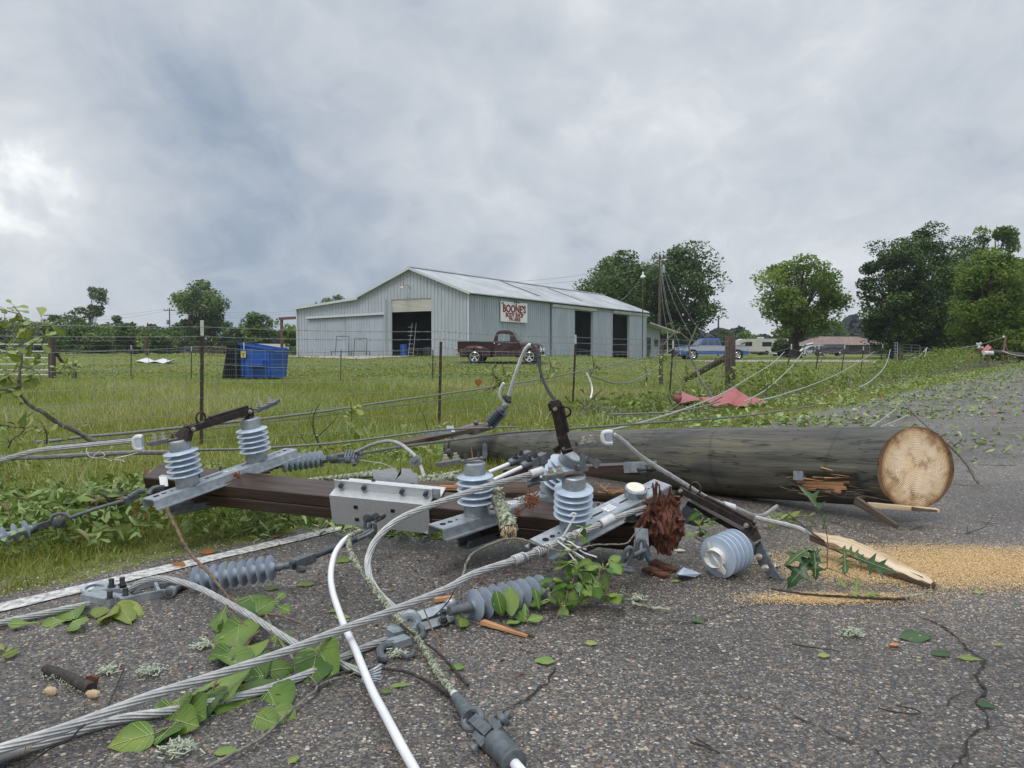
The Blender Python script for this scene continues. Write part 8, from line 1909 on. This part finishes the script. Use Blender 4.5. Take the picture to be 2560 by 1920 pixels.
# ------------------------------------------------------------------ branches, sprigs and single leaves
def leafy(nm, label, stems, leaves=(), lm='leaf_fresh', sm='twig_brown', cat='leafy twig', group=None, auto=None, kind='obov', parts=True, seed=1):
 """stems [(pts, r0, r1)]; leaves [(bx,by,bD,tx,ty,tD,kind)]; auto (count, length, spread) grows leaves along every stem"""
 rg = random.Random(seed); allp = [P(*p) for s_ in stems for p in s_[0]]
 c = sum(allp, Vector()) / len(allp); c.z = min(p.z for p in allp); t = thing(nm, label, cat, tuple(c), group)
 mb = MB(); sps = []
 for pts, r0, r1 in stems:
  sp = spline([P(*p) for p in pts], max(.006, r0 * 1.5)); sps.append(sp); N = len(sp)
  mb.tube([p + V3(rg.gauss(0, r0 * .15), 0, rg.gauss(0, r0 * .15)) for p in sp], [r0 + (r1 - r0) * i / N for i in range(N)], 8, jit=.08)
 mb.build('stem', sm, t); lb = MB(); sb = MB(); cnt = 0
 for q in leaves:
  a = P(*q[:3]); b = P(*q[3:6]); k = q[6] if len(q) > 6 else kind; d = b - a; n_ = V3(rg.gauss(0, .35), -.55 + rg.gauss(0, .25), 1)
  vv = leaf(lb, a, d, n_, d.length * 1.03, k, rg.uniform(-.12, .45), rg.uniform(-.08, .38), rg.uniform(.05, .8)); cnt += 1
  of = V3(0, -.0010, .0012); m_ = len(vv) // 3; sb.tube([vv[3 * i + 1] + of for i in range(0, m_ - 1)], .0009, 4)
  for i in ((1, 2, 4) if m_ > 7 and k == 'heart' else ()):
   for e in (0, 2): sb.tube([vv[3 * i + 1] + of, vv[3 * i + 1].lerp(vv[3 * (i + 2) + e], .5) + of, vv[3 * i + 1].lerp(vv[3 * (i + 2) + e], .9) + of], .0006, 3)
 if auto:
  na_, L_, sp_ = auto
  for si, sp in enumerate(sps):
   m = int(na_ * len(sp) / sum(len(q) for q in sps)) + 1
   for j in range(m):
    i = int(len(sp) * (.12 + .88 * (j + rg.random()) / m)); i = min(i, len(sp) - 1); a = sp[i]; d = V3(rg.gauss(0, 1), rg.gauss(0, .7), rg.gauss(-.05, .7)).normalized()
    tw = a + d * L_ * sp_ * rg.uniform(.1, 1); n_ = V3(rg.gauss(0, .5), rg.gauss(-.3, .5), 1)
    if sp_ > .3: sb.tube([a, a.lerp(tw, .5) + V3(0, 0, .003), tw], .0012 + L_ * .005, 4)
    if tw.y < 3.4 and sd_road(tw.x, tw.y) < .1 and tw.z < .012: tw.z = .012; d.z = abs(d.z) * .3
    leaf(lb, tw, d + V3(0, 0, -.2 if tw.z > .06 else 0), n_, L_ * rg.uniform(.6, 1.2), kind, rg.uniform(-.1, .3), rg.uniform(0, .3), rg.random())
 if sb.v: sb.build('petiole', 'vein_green' if sm != 'twig_dark' else sm, t)
 if lb.v: tag(lb.build('foliage', lm, t, sharp=0), kind='stuff' if cnt + (auto[0] if auto else 0) > 100 else None)
 return t
# upper-left oak branch
leafy('oak_branch', 'tall leafy oak branch rising at the left edge with mossy curving stem', [
 ([(240, 1108, 3.75), (190, 1078, 3.7), (145, 1056, 3.65), (110, 1033, 3.6), (66, 1004, 3.55), (48, 978, 3.5), (50, 944, 3.5), (55, 877, 3.5), (56, 802, 3.5), (46, 780, 3.5), (34, 765, 3.5)], .013, .002),
 ([(-40, 966, 3.4), (0, 973, 3.45), (46, 980, 3.5)], .006, .007), ([(48, 975, 3.5), (30, 955, 3.5), (18, 938, 3.48)], .005, .002), ([(55, 880, 3.5), (80, 860, 3.5), (108, 842, 3.5)], .004, .0015), ([(54, 860, 3.5), (20, 870, 3.45), (-20, 885, 3.4)], .0035, .0015), ([(55, 915, 3.5), (90, 928, 3.5), (108, 950, 3.5)], .004, .0015), ([(56, 815, 3.5), (90, 812, 3.5), (118, 800, 3.5)], .0035, .0012), ([(50, 785, 3.5), (20, 778, 3.5), (8, 770, 3.5)], .003, .001), ([(50, 930, 3.5), (15, 925, 3.5), (-15, 915, 3.5)], .003, .001)],
 lm='leaf_olive', sm='bark_grey', cat='branch', auto=(105, .066, .6), kind='obov', seed=3)
leafy('oak_branch', 'low leafy twigs in the torn leaves under the tall oak branch', [([(-20, 1055, 3.5), (30, 1068, 3.55), (90, 1070, 3.6)], .002, .001), ([(118, 1112, 3.5), (116, 1085, 3.5), (106, 1060, 3.5)], .004, .001), ([(20, 1120, 3.4), (35, 1095, 3.4), (60, 1085, 3.4)], .003, .001)], lm='leaf_olive', sm='twig_dark', cat='branch', auto=(34, .055, .6), seed=5)
# long stick with big toothed leaves in the foreground
hk = 'heart'
LV = [(625, 1489, 2.28, 656, 1538, 2.2, hk), (616, 1567, 2.16, 547, 1596, 2.12, hk), (600, 1560, 2.16, 582, 1622, 2.08, hk), (581, 1631, 2.05, 519, 1650, 2.0, hk), (625, 1614, 2.06, 592, 1664, 1.99, hk), (688, 1588, 2.05, 730, 1618, 2.02, hk),
      (503, 1758, 1.76, 566, 1756, 1.77, hk), (520, 1735, 1.78, 500, 1790, 1.7, hk), (596, 1714, 1.82, 662, 1786, 1.74, hk), (674, 1678, 1.88, 737, 1662, 1.9, hk), (660, 1690, 1.86, 600, 1700, 1.84, hk), (682, 1729, 1.8, 740, 1718, 1.82, hk), (670, 1722, 1.8, 690, 1775, 1.74, hk),
      (792, 1630, 1.93, 776, 1702, 1.87, hk), (795, 1616, 1.94, 826, 1692, 1.88, hk), (788, 1624, 1.94, 748, 1672, 1.9, hk), (680, 1775, 1.73, 738, 1797, 1.71, hk), (640, 1790, 1.72, 690, 1812, 1.69, hk),
      (385, 1835, 1.585, 266, 1862, 1.56, hk), (434, 1813, 1.62, 385, 1855, 1.58, hk), (440, 1800, 1.64, 500, 1820, 1.62, hk), (430, 1765, 1.68, 372, 1780, 1.66, hk), (450, 1745, 1.7, 430, 1800, 1.64, hk), (556, 1545, 2.2, 538, 1572, 2.15, 'lance'), (567, 1512, 2.24, 540, 1570, 2.16, 'obov'), (682, 1506, 2.25, 712, 1478, 2.28, 'obov'), (683, 1512, 2.25, 724, 1527, 2.22, 'obov'), (640, 1530, 2.2, 690, 1500, 2.24, hk), (560, 1640, 2.0, 622, 1668, 1.96, hk), (620, 1660, 1.96, 650, 1700, 1.9, hk), (540, 1700, 1.84, 590, 1760, 1.78, hk), (465, 1770, 1.7, 520, 1800, 1.66, hk)]
leafy('leafy_twig', 'long bare brown stick ending in a sprig of big toothed heart-shaped leaves over the cables', [
 ([(415, 1270, 2.62), (440, 1318, 2.57), (474, 1380, 2.5), (529, 1440, 2.42), (567, 1489, 2.33), (600, 1515, 2.27), (633, 1541, 2.2), (665, 1536, 2.18), (706, 1541, 2.14), (740, 1553, 2.10), (769, 1568, 2.05)], .0062, .003),
 ([(571, 1492, 2.32), (578, 1530, 2.22), (610, 1560, 2.15), (648, 1578, 2.1)], .004, .003), ([(648, 1578, 2.1), (620, 1600, 2.05), (596, 1628, 2.0), (566, 1665, 1.92), (544, 1697, 1.86), (512, 1773, 1.74)], .004, .0022),
 ([(667, 1540, 2.17), (676, 1575, 2.08), (694, 1625, 1.98)], .0025, .001), ([(768, 1570, 2.05), (774, 1600, 1.98), (790, 1628, 1.94)], .0025, .0012), ([(512, 1770, 1.74), (478, 1792, 1.68), (434, 1813, 1.62), (385, 1838, 1.585)], .0020, .0015), ([(640, 1690, 1.88), (590, 1705, 1.84), (546, 1716, 1.8)], .0015, .001)],
 LV, lm='leaf_fresh', seed=2)
def stick(nm, label, pts, r0, r1, m='twig_brown', cat='twig', group=None, sides=()):
 mb = MB(); rg = random.Random(len(label))
 for q, a, b in [(pts, r0, r1)] + list(sides):
  sp = spline([P(*p) for p in q], .008 if q[0][2] < 4 else .05); N = len(sp); mb.tube([p + V3(rg.gauss(0, a * .2), 0, rg.gauss(0, a * .2)) for p in sp], [a + (b - a) * i / N for i in range(N)], 8, jit=.10)
 return tag(mb.build(nm, m), label, cat, group)
stick('twig', 'grey forked twig lying across the asphalt below the leaf sprig down to the bottom edge', [(665, 1538, 2.17), (690, 1585, 2.06), (711, 1619, 1.98), (752, 1668, 1.90), (792, 1716, 1.83), (765, 1745, 1.76), (726, 1778, 1.71), (690, 1812, 1.66), (654, 1845, 1.6), (600, 1876, 1.55), (515, 1920, 1.48)], .002, .0038, 'bark_grey', sides=[([(792, 1716, 1.83), (820, 1702, 1.86), (856, 1693, 1.88), (900, 1680, 1.9)], .003, .0012)])
stick('twig', 'dark twig arching from the leaves under the white rod to the clevis', [(780, 1718, 1.83), (815, 1700, 1.86), (862, 1680, 1.9), (943, 1672, 1.92), (1015, 1680, 1.9), (1088, 1712, 1.84), (1120, 1735, 1.80)], .0032, .005, 'twig_dark')
stick('twig', 'lichen-spotted dark twig running beside the lichen rod to the right', [(1000, 1560, 2.1), (1039, 1590, 2.06), (1102, 1637, 1.98), (1146, 1686, 1.89), (1170, 1712, 1.84)], .003, .0042, 'twig_dark')
stick('twig', 'thin upright twig left of the central ribbed insulator, leaning right', [(1152, 1440, 2.36), (1123, 1500, 2.26), (1085, 1540, 2.2), (1068, 1552, 2.17)], .0025, .0015, 'twig_dark')
stick('twig', 'thin pale upright twig crossing the strain clamp arms', [(1047, 1472, 2.2), (1055, 1505, 2.16), (1065, 1535, 2.12), (1079, 1570, 2.07), (1100, 1612, 2.02)], .0015, .003)
stick('twig', 'long arching grey twig bowing over the road in front of the middle and right switches', [(1150, 1500, 2.32), (1158, 1437, 2.36), (1178, 1388, 2.42), (1230, 1359, 2.46), (1288, 1346, 2.48), (1346, 1362, 2.46), (1412, 1378, 2.44), (1490, 1362, 2.48), (1563, 1359, 2.52), (1586, 1336, 2.55), (1606, 1317, 2.58)], .004, .0022, 'bark_grey')
stick('twig', 'dark thin twig among cables under the leaf sprig, running to the lower left', [(700, 1648, 1.94), (640, 1672, 1.9), (590, 1690, 1.86), (540, 1715, 1.8), (470, 1745, 1.73), (400, 1768, 1.68)], .0035, .002, 'twig_dark')
stick('twig', 'thin dark forked twig crossing the cables near the small lichen log', [(310, 1670, 1.92), (285, 1730, 1.80), (262, 1778, 1.62), (215, 1808, 1.52), (170, 1852, 1.50), (125, 1872, 1.50), (60, 1918, 1.45)], .0018, .002, 'twig_dark', sides=[([(212, 1754, 1.72), (210, 1790, 1.6), (215, 1808, 1.52)], .0012, .001)])
stick('twig', 'black bare twig lying at the foot of the split plank', [(1928, 1472, 2.55), (1990, 1482, 2.52), (2050, 1488, 2.50), (2120, 1492, 2.48), (2190, 1496, 2.46), (2262, 1498, 2.45)], .003, .005, 'twig_dark')
stick('twig', 'greenish grey twig curving up from the black bare twig near the plank tip', [(2262, 1498, 2.45), (2290, 1488, 2.46), (2335, 1478, 2.48)], .0045, .003, 'lichen_bark', sides=[([(2258, 1492, 2.45), (2240, 1465, 2.5), (2215, 1458, 2.52), (2180, 1462, 2.52)], .002, .001)])
stick('branch', 'long bare branch leaning from the sky onto the road right of the sawn pole end', [(2265, 1010, 5.0), (2300, 1050, 4.9), (2340, 1085, 4.8), (2385, 1125, 4.75), (2420, 1165, 4.7), (2440, 1200, 4.65), (2455, 1212, 4.62)], .005, .011, 'bark_grey', 'branch', sides=[([(2300, 1050, 4.9), (2270, 1020, 4.95), (2240, 980, 5.1), (2190, 960, 5.3)], .004, .002), ([(2470, 1216, 4.6), (2445, 1213, 4.62), (2410, 1214, 4.6), (2375, 1210, 4.65)], .012, .007)])
stick('twig', 'star-shaped bare twig on the road above the sawdust at the right', [(2420, 1332, 3.38), (2460, 1318, 3.42), (2482, 1292, 3.45)], .002, .001, 'twig_dark', sides=[([(2420, 1332, 3.38), (2385, 1343, 3.34)], .002, .001), ([(2420, 1332, 3.38), (2450, 1345, 3.33), (2486, 1358, 3.28)], .0022, .001), ([(2420, 1332, 3.38), (2417, 1314, 3.42)], .002, .001), ([(2420, 1332, 3.38), (2390, 1357, 3.3)], .0015, .001)])
stick('twig', 'thin twig hanging below the fallen pole toward the oak leaves', [(1945, 1262, 3.3), (1990, 1300, 3.1), (2035, 1335, 2.95), (2060, 1352, 2.9)], .0022, .003, 'twig_dark', sides=[([(2120, 1280, 3.2), (2110, 1300, 3.15), (2092, 1308, 3.12), (2065, 1304, 3.1)], .002, .001)])
stick('twig', 'bent double dark twig on the asphalt at the lower right', [(2195, 1770, 1.745), (2240, 1780, 1.72), (2298, 1784, 1.71), (2290, 1774, 1.73), (2240, 1764, 1.75)], .0018, .0018, 'twig_dark')
stick('twig', 'short brown twig on the asphalt at the bottom, right of centre', [(1725, 1855, 1.585), (1765, 1868, 1.565), (1800, 1882, 1.545)], .0028, .002, 'twig_dark', sides=[([(1740, 1848, 1.595), (1772, 1864, 1.57), (1795, 1884, 1.545)], .002, .0015)])
stick('twig', 'thin straight twig on the asphalt left of the lichen tuft', [(1980, 1610, 2.12), (2030, 1618, 2.095), (2096, 1627, 2.07)], .0022, .0015, 'twig_dark')
# sprig of dark pointed oak leaves
leafy('oak_twig', 'twig with dark glossy pointed oak leaves standing before the split plank', [([(2068, 1420, 2.6), (2068, 1390, 2.6), (2070, 1365, 2.6), (2066, 1330, 2.6), (2060, 1300, 2.6)], .002, .0012), ([(2070, 1362, 2.6), (2100, 1374, 2.58), (2128, 1390, 2.56)], .0016, .001), ([(2068, 1420, 2.6), (2045, 1430, 2.56), (2010, 1450, 2.52)], .002, .001), ([(2068, 1420, 2.6), (2100, 1432, 2.56), (2140, 1450, 2.52)], .0018, .001)],
 [(2062, 1322, 2.6, 2036, 1200, 2.62, 'oak'), (2042, 1366, 2.6, 1964, 1384, 2.54, 'oak'), (2050, 1372, 2.6, 1982, 1448, 2.5, 'oak'), (2034, 1375, 2.58, 2044, 1438, 2.5, 'oak'), (2095, 1372, 2.58, 2172, 1380, 2.56, 'oak'), (2110, 1380, 2.57, 2116, 1440, 2.5, 'oak'), (2128, 1388, 2.56, 2236, 1436, 2.52, 'oak')], lm='leaf_oak_dark', sm='twig_brown', seed=6)
leafy('oak_twig', 'pale curled oak leaves on the asphalt under the dark pointed ones', [([(2160, 1495, 2.48), (2130, 1480, 2.5), (2110, 1462, 2.52)], .002, .001)], [(2155, 1492, 2.48, 2205, 1472, 2.5, 'oak'), (2140, 1486, 2.49, 2142, 1445, 2.53, 'oak'), (2115, 1470, 2.5, 2098, 1440, 2.54, 'lance'), (2120, 1478, 2.5, 2160, 1492, 2.47, 'lance')], lm='leaf_olive', seed=7)
leafy('leafy_twig', 'sprig of small green leaves piled at the right end of the central ribbed insulator', [([(1390, 1540, 2.33), (1420, 1490, 2.38), (1470, 1440, 2.42), (1520, 1415, 2.46)], .0022, .0012), ([(1420, 1492, 2.38), (1440, 1420, 2.42), (1435, 1360, 2.48), (1460, 1310, 2.52)], .002, .001), ([(1440, 1490, 2.36), (1500, 1490, 2.36), (1550, 1480, 2.38)], .002, .001), ([(1500, 1430, 2.42), (1530, 1400, 2.45)], .0015, .001), ([(1380, 1510, 2.34), (1370, 1480, 2.38), (1390, 1450, 2.4)], .0015, .001), ([(1400, 1400, 2.46), (1440, 1420, 2.44), (1490, 1470, 2.38)], .0015, .001)],
 auto=(86, .052, .5), kind='round', seed=8)
leafy('leafy_twig', 'few green leaves lying over the sheds of the central ribbed insulator', [([(1235, 1475, 2.3), (1240, 1500, 2.3), (1250, 1530, 2.27)], .0012, .001), ([(1310, 1520, 2.32), (1320, 1560, 2.27), (1324, 1576, 2.25)], .0015, .001)],
 [(1240, 1476, 2.28, 1254, 1536, 2.24, 'round'), (1272, 1466, 2.32, 1282, 1536, 2.26, 'round'), (1336, 1470, 2.34, 1350, 1520, 2.3, 'lance'), (1316, 1548, 2.27, 1312, 1506, 2.3, 'lance'), (1318, 1552, 2.26, 1358, 1546, 2.27, 'round'), (1318, 1552, 2.26, 1296, 1528, 2.3, 'round'), (1268, 1560, 2.24, 1302, 1548, 2.26, 'round'), (1184, 1478, 2.42, 1168, 1488, 2.4, 'round'), (1156, 1540, 2.26, 1150, 1568, 2.22, 'round')], seed=9)
leafy('leafy_twig', 'rosette of broad green leaves on the cable left of the bolted strain clamp', [([(200, 1535, 2.38), (180, 1548, 2.34)], .002, .001)], [(186, 1548, 2.34, 168, 1497, 2.38, 'round'), (180, 1550, 2.33, 90, 1562, 2.28, 'obov'), (184, 1552, 2.32, 206, 1576, 2.26, 'round'), (184, 1548, 2.34, 152, 1534, 2.36, 'round'), (190, 1546, 2.34, 224, 1532, 2.38, 'round'), (100, 1556, 2.33, 20, 1566, 2.28, 'obov')], seed=10)
leafy('leafy_twig', 'rosette of narrow pale leaves hanging under the bolted strain clamp', [([(288, 1490, 2.4), (291, 1512, 2.36)], .0015, .001)], [(291, 1512, 2.38, 252, 1560, 2.27, 'lance'), (292, 1513, 2.38, 328, 1554, 2.28, 'lance'), (293, 1510, 2.38, 346, 1540, 2.31, 'lance'), (294, 1508, 2.38, 358, 1533, 2.33, 'lance'), (262, 1516, 2.36, 236, 1540, 2.31, 'round')], lm='leaf_olive', seed=11)
leafy('leafy_twig', 'spray of green leaves right of the loose insulator under its blade', [([(1740, 1345, 2.85), (1760, 1310, 2.88), (1755, 1285, 2.9)], .002, .001)], auto=(12, .055, .4), kind='round', seed=12)
leafy('leafy_twig', 'flat cluster of pale green leaves on the road beneath the fallen pole', [([(1925, 1312, 3.4), (1960, 1298, 3.5), (2030, 1290, 3.5)], .002, .001)], auto=(22, .07, .3), kind='lance', lm='leaf_olive', seed=13)
leafy('leafy_twig', 'thin spray of leaves at the left edge of the road, half out of the picture', [([(-20, 1640, 1.98), (30, 1628, 2.02), (100, 1600, 2.1)], .0015, .001)], [(10, 1625, 2.03, -10, 1610, 2.05, 'lance'), (50, 1622, 2.04, 0, 1648, 1.97, 'lance'), (20, 1630, 2.0, 22, 1608, 2.05, 'lance')], lm='leaf_olive', seed=14)
leafy('leafy_twig', 'upright weed stems with drooping leaves in the fence line left of centre', [([(878, 1110, 6.5), (880, 1060, 6.4), (877, 1000, 6.3)], .004, .002), ([(878, 1030, 6.4), (850, 1025, 6.4)], .002, .001)], auto=(26, .085, .4), lm='leaf_olive', seed=15)
stick('branch', 'bare forked brush standing in the verge grass left of centre', [(802, 1120, 5.6), (785, 1080, 5.6), (783, 1040, 5.6), (800, 1008, 5.6)], .006, .002, 'twig_dark', 'branch', sides=[([(790, 1095, 5.6), (820, 1068, 5.6), (845, 1040, 5.6)], .004, .001), ([(785, 1075, 5.6), (772, 1045, 5.6), (783, 1020, 5.6)], .003, .001), ([(770, 1120, 5.4), (750, 1085, 5.4), (735, 1065, 5.4)], .003, .001)])
stick('branch', 'thin twig standing up through the fence by the second T-post', [(1068, 1075, 7.5), (1060, 1040, 7.4), (1038, 1010, 7.3)], .004, .001, 'twig_dark', 'branch')
stick('branch', 'crooked bare branch leaning up over the fence before the blue pickup', [(1780, 990, 11.5), (1753, 952, 11.6), (1739, 918, 11.7), (1727, 895, 11.7), (1724, 860, 11.7), (1742, 816, 11.7)], .022, .008, 'bark_grey', 'branch', sides=[([(1724, 862, 11.7), (1700, 880, 11.6), (1680, 900, 11.5)], .01, .004), ([(1722, 850, 11.7), (1700, 830, 11.7), (1696, 820, 11.7)], .01, .006), ([(1660, 860, 12), (1680, 838, 12), (1700, 818, 12)], .012, .008), ([(1690, 900, 11.6), (1680, 930, 11.5), (1700, 960, 11.4)], .008, .003)])
for k, (x0, y0, D, lb) in enumerate(((1230, 945, 9.9, 'hanging tuft of wilted leaves caught in the fence below the maroon truck'), (1255, 935, 9.9, 'smaller wilted leaf tuft in the fence right under the truck cab'), (1372, 920, 11.5, 'wilted leaves snagged in the fence behind the tall arch'), (1480, 915, 13, 'leafy scrap hanging in the fence before the first open bay'), (1612, 940, 13.8, 'leafy scrap snagged in the fence below the lean-to'), (1655, 900, 13, 'long hanging spray of leaves on the fence below the lean-to porch'), (1714, 940, 12, 'bushy hanging leaves below the blue pickup'), (1745, 1000, 11, 'leafy brush on the ground beside the red sheet'), (1915, 960, 13, 'leafy twig upright in the verge behind the red sheet'))):
 leafy('hanging_leaves', lb, [([(x0, y0 - 28, D), (x0 + 4, y0, D), (x0 - 6, y0 + 30, D)], .004, .002), ([(x0 + 2, y0 - 10, D), (x0 + 22, y0 + 10, D)], .003, .001)], auto=(34, .10, 1.0), lm='leaf_olive', sm='twig_dark', kind='lance', seed=20 + k, group='leafy scraps caught on the fence')
mb = MB(); leaf(mb, P(1196, 948, 9.8), V3(0, 0, -1), V3(0, -1, 0), .10, 'heart', .1, .1, .6); tag(mb.build('brown_leaf', 'leaf_brown'), 'single rust-orange dead leaf hanging on the fence below the truck', 'leaf')
# loose leaves and bits, one by one
LG = 'loose leaves lying on the road'
for px, py, ang_, L_, kd, m, lb in (
 (2290, 1592, 5, .095, 'round', 'leaf_oak_dark', 'large dark green leaf alone on the asphalt at the lower right'), (2352, 1634, -15, .05, 'round', 'leaf_oak_dark', 'small dark leaf just below the large dark green one'), (2422, 1645, -20, .068, 'lance', 'leaf_olive', 'yellow-green leaf touching the long crack'), (2466, 1762, -30, .04, 'round', 'leaf_oak_dark', 'small grey-green leaf right of the long crack'),
 (2448, 1480, -8, .05, 'lance', 'leaf_olive', 'slim pale leaf lying on the sawdust'), (1745, 1552, -40, .045, 'round', 'leaf_oak_dark', 'small dark leaf on the crack right of centre'), (1362, 1652, -15, .055, 'round', 'leaf_fresh', 'dark green leaf on the crack below the orange splinter'), (1142, 1668, 0, .045, 'round', 'leaf_fresh', 'round green leaf right of the lichen rod'),
 (1478, 1608, -15, .038, 'round', 'leaf_olive', 'small yellow leaf on the asphalt right of centre'), (2060, 1638, 0, .035, 'round', 'leaf_olive', 'pale leaf beside the thin straight twig'), (680, 1470, 30, .05, 'round', 'leaf_fresh', 'green leaf leaning on the nine-shed insulator'), (1000, 1712, 10, .05, 'lance', 'leaf_fresh', 'green leaf under the dark arching twig'),
 (965, 1728, -10, .03, 'round', 'leaf_fresh', 'tiny green leaf just left of the one under the arching twig'), (735, 1898, 60, .03, 'round', 'leaf_olive', 'tiny pale leaf at the bottom edge left of the white rod'), (840, 1525, 30, .06, 'lance', 'leaf_olive', 'pale leaf pair left of the white rod'), (855, 1542, -10, .05, 'round', 'leaf_olive', 'small yellowish leaf under the white rod'),
 (860, 1400, 40, .08, 'round', 'leaf_fresh', 'green leaf on the road between the white rod and the black rod'), (765, 1460, 10, .06, 'round', 'leaf_olive', 'pale grey-green leaf near the black steel rod'), (565, 1878, 10, .045, 'round', 'leaf_fresh', 'bright green leaf on the twig at the bottom left'), (350, 1585, 160, .0, 'round', 'leaf_fresh', ''), (2500, 1610, 0, .03, 'lance', 'leaf_olive', 'tiny yellow leaf near the right edge'), (1690, 1452, 20, .04, 'lance', 'leaf_olive', 'slim green sliver beneath the porcelain shard'),
 (520, 1380, 10, .07, 'round', 'leaf_brown', 'brown dead leaf on the grit beside the white line'), (445, 1412, -20, .07, 'round', 'leaf_brown', 'pale tan dead leaf on the white line edge at left'), (690, 1340, 80, .05, 'round', 'leaf_brown', 'orange dead leaf standing at the end of the white line')):
 if not L_: continue
 mb = MB(); q = G(px, py, .006); d = V3(math.cos(R(ang_)), math.sin(R(ang_)), .08); leaf(mb, q - d * L_ / 2, d, V3(0, -.25, 1), L_, kd, .05, .18, random.uniform(.3, .9)); tag(mb.build('fallen_leaf', m, sharp=0), lb, 'leaf', LG)
# lichen tufts
for px, py, s_, lb in ((2132, 1588, .022, 'curly pale lichen tuft with a bark stub on the asphalt at right'), (372, 1685, .022, 'pale green lichen tuft on the asphalt right of the small log'), (1590, 1500, .014, 'lichen tuft on the short twig right of the leaf pile'), (505, 1618, .016, 'lichen crumbs at the left of the leaf sprig'), (440, 1880, .024, 'lichen tuft below the big leaf at bottom left'), (270, 1680, .015, 'lichen sprig beside the small log'), (995, 1640, .013, 'lichen flakes on the clamp hook')):
 c = G(px, py, .004); mb = MB()
 for j in range(60):
  a = c + V3(random.gauss(0, s_ * .7), random.gauss(0, s_ * .6), abs(random.gauss(0, s_ * .35))); mb.tube([a, a + V3(random.gauss(0, .005), random.gauss(0, .005), random.uniform(.001, .006)), a + V3(random.gauss(0, .007), random.gauss(0, .007), random.uniform(0, .008))], .0016, 4)
 tag(mb.build('lichen_tuft', 'lichen_tuft'), lb, 'lichen', 'lichen tufts on the road')
t = thing('small_log', 'short dark twig log with pale broken ends and lichen on the asphalt at lower left', 'log', tuple(G(160, 1700, 0)))
mb = MB(); sp = spline([P(114, 1672, 1.93), P(160, 1688, 1.9), P(208, 1712, 1.86), P(228, 1722, 1.84)], .005); mb.tube(sp, [.0115 + .003 * i / len(sp) for i in range(len(sp))], 12, jit=.06); mb.build('bark', 'twig_dark', t)
mb = MB(); mb.lathe(sp[0], sp[0] - sp[1], [(.010, 0), (.0095, .002)], 10); mb.build('pale_end', 'pale_wood', t)
for px, py in ((128, 1728), (232, 1736)):
 mb = MB(); c = G(px, py, .009); mb.ball(c, .014, 9, (1.2, .5, .8), .16); mb.build('torn_end', 'pale_wood', t)
mb = MB(); c = G(222, 1702, .012)
for k in range(5): mb.beam(c + V3(.004 * k - .01, 0, .004), c + V3(.004 * k + .006, -.002, -.008 + .002 * k), .005, .02)
mb.build('red_bark', 'rotten_wood', t)
n = 380; idx = RNG.integers(0, len(sp), n); base = np.array([tuple(sp[i]) for i in idx]) + np.stack([RNG.normal(0, .008, n), -np.abs(RNG.normal(.010, .006, n)), RNG.normal(-.004, .005, n)], 1); base[:, 2] = np.maximum(base[:, 2] - .004, .002)
scatter('lichen_flakes', tvl, [(0, 1, 2, 3)], base, rots(n, 1.2), RNG.uniform(.002, .007, n), 'lichen_tuft', RNG.uniform(0, 1, n), parent=t)
stick('twig', 'short lichen-green broken stick right of the leaf pile', [(1582, 1508, 2.46), (1620, 1518, 2.43), (1676, 1524, 2.41)], .006, .004, 'lichen_bark')
leafy('leafy_twig', 'flattened weed tuft at the base of the lower gatepost left of the log brace', [([(150, 930, 25), (165, 915, 25), (185, 925, 25)], .01, .006)], auto=(60, .22, .8), lm='leaf_olive', seed=44)
# brown bark chips near the orange sawdust
mb = MB()
mb.ball(G(2235, 1612, .006), .011, 8, (1.6, .7, .5), .2); tag(mb.build('bark_chip', 'fresh_wood'), 'small orange-brown wood chip between the lichen tuft and the large dark leaf', 'chip')
# ------------------------------------------------------------------ the damp air
mb = MB(); mb.box((0, 175, 17), (700, 400, 40)); hz = mb.build('haze', 'black_hole')
hm, hnt, hb = newmat('haze_air'); hnt.nodes.remove(hb); pv = hnt.nodes.new('ShaderNodeVolumePrincipled'); pv.inputs['Color'].default_value = (.86, .91, 1, 1); pv.inputs['Density'].default_value = .0003; pv.inputs['Anisotropy'].default_value = .2
hnt.links.new(pv.outputs[0], hnt.nodes['Material Output'].inputs['Volume']); hz.data.materials.clear(); hz.data.materials.append(hm); tag(hz, 'thin pale damp haze filling the air over field and road', 'haze', None, 'stuff')
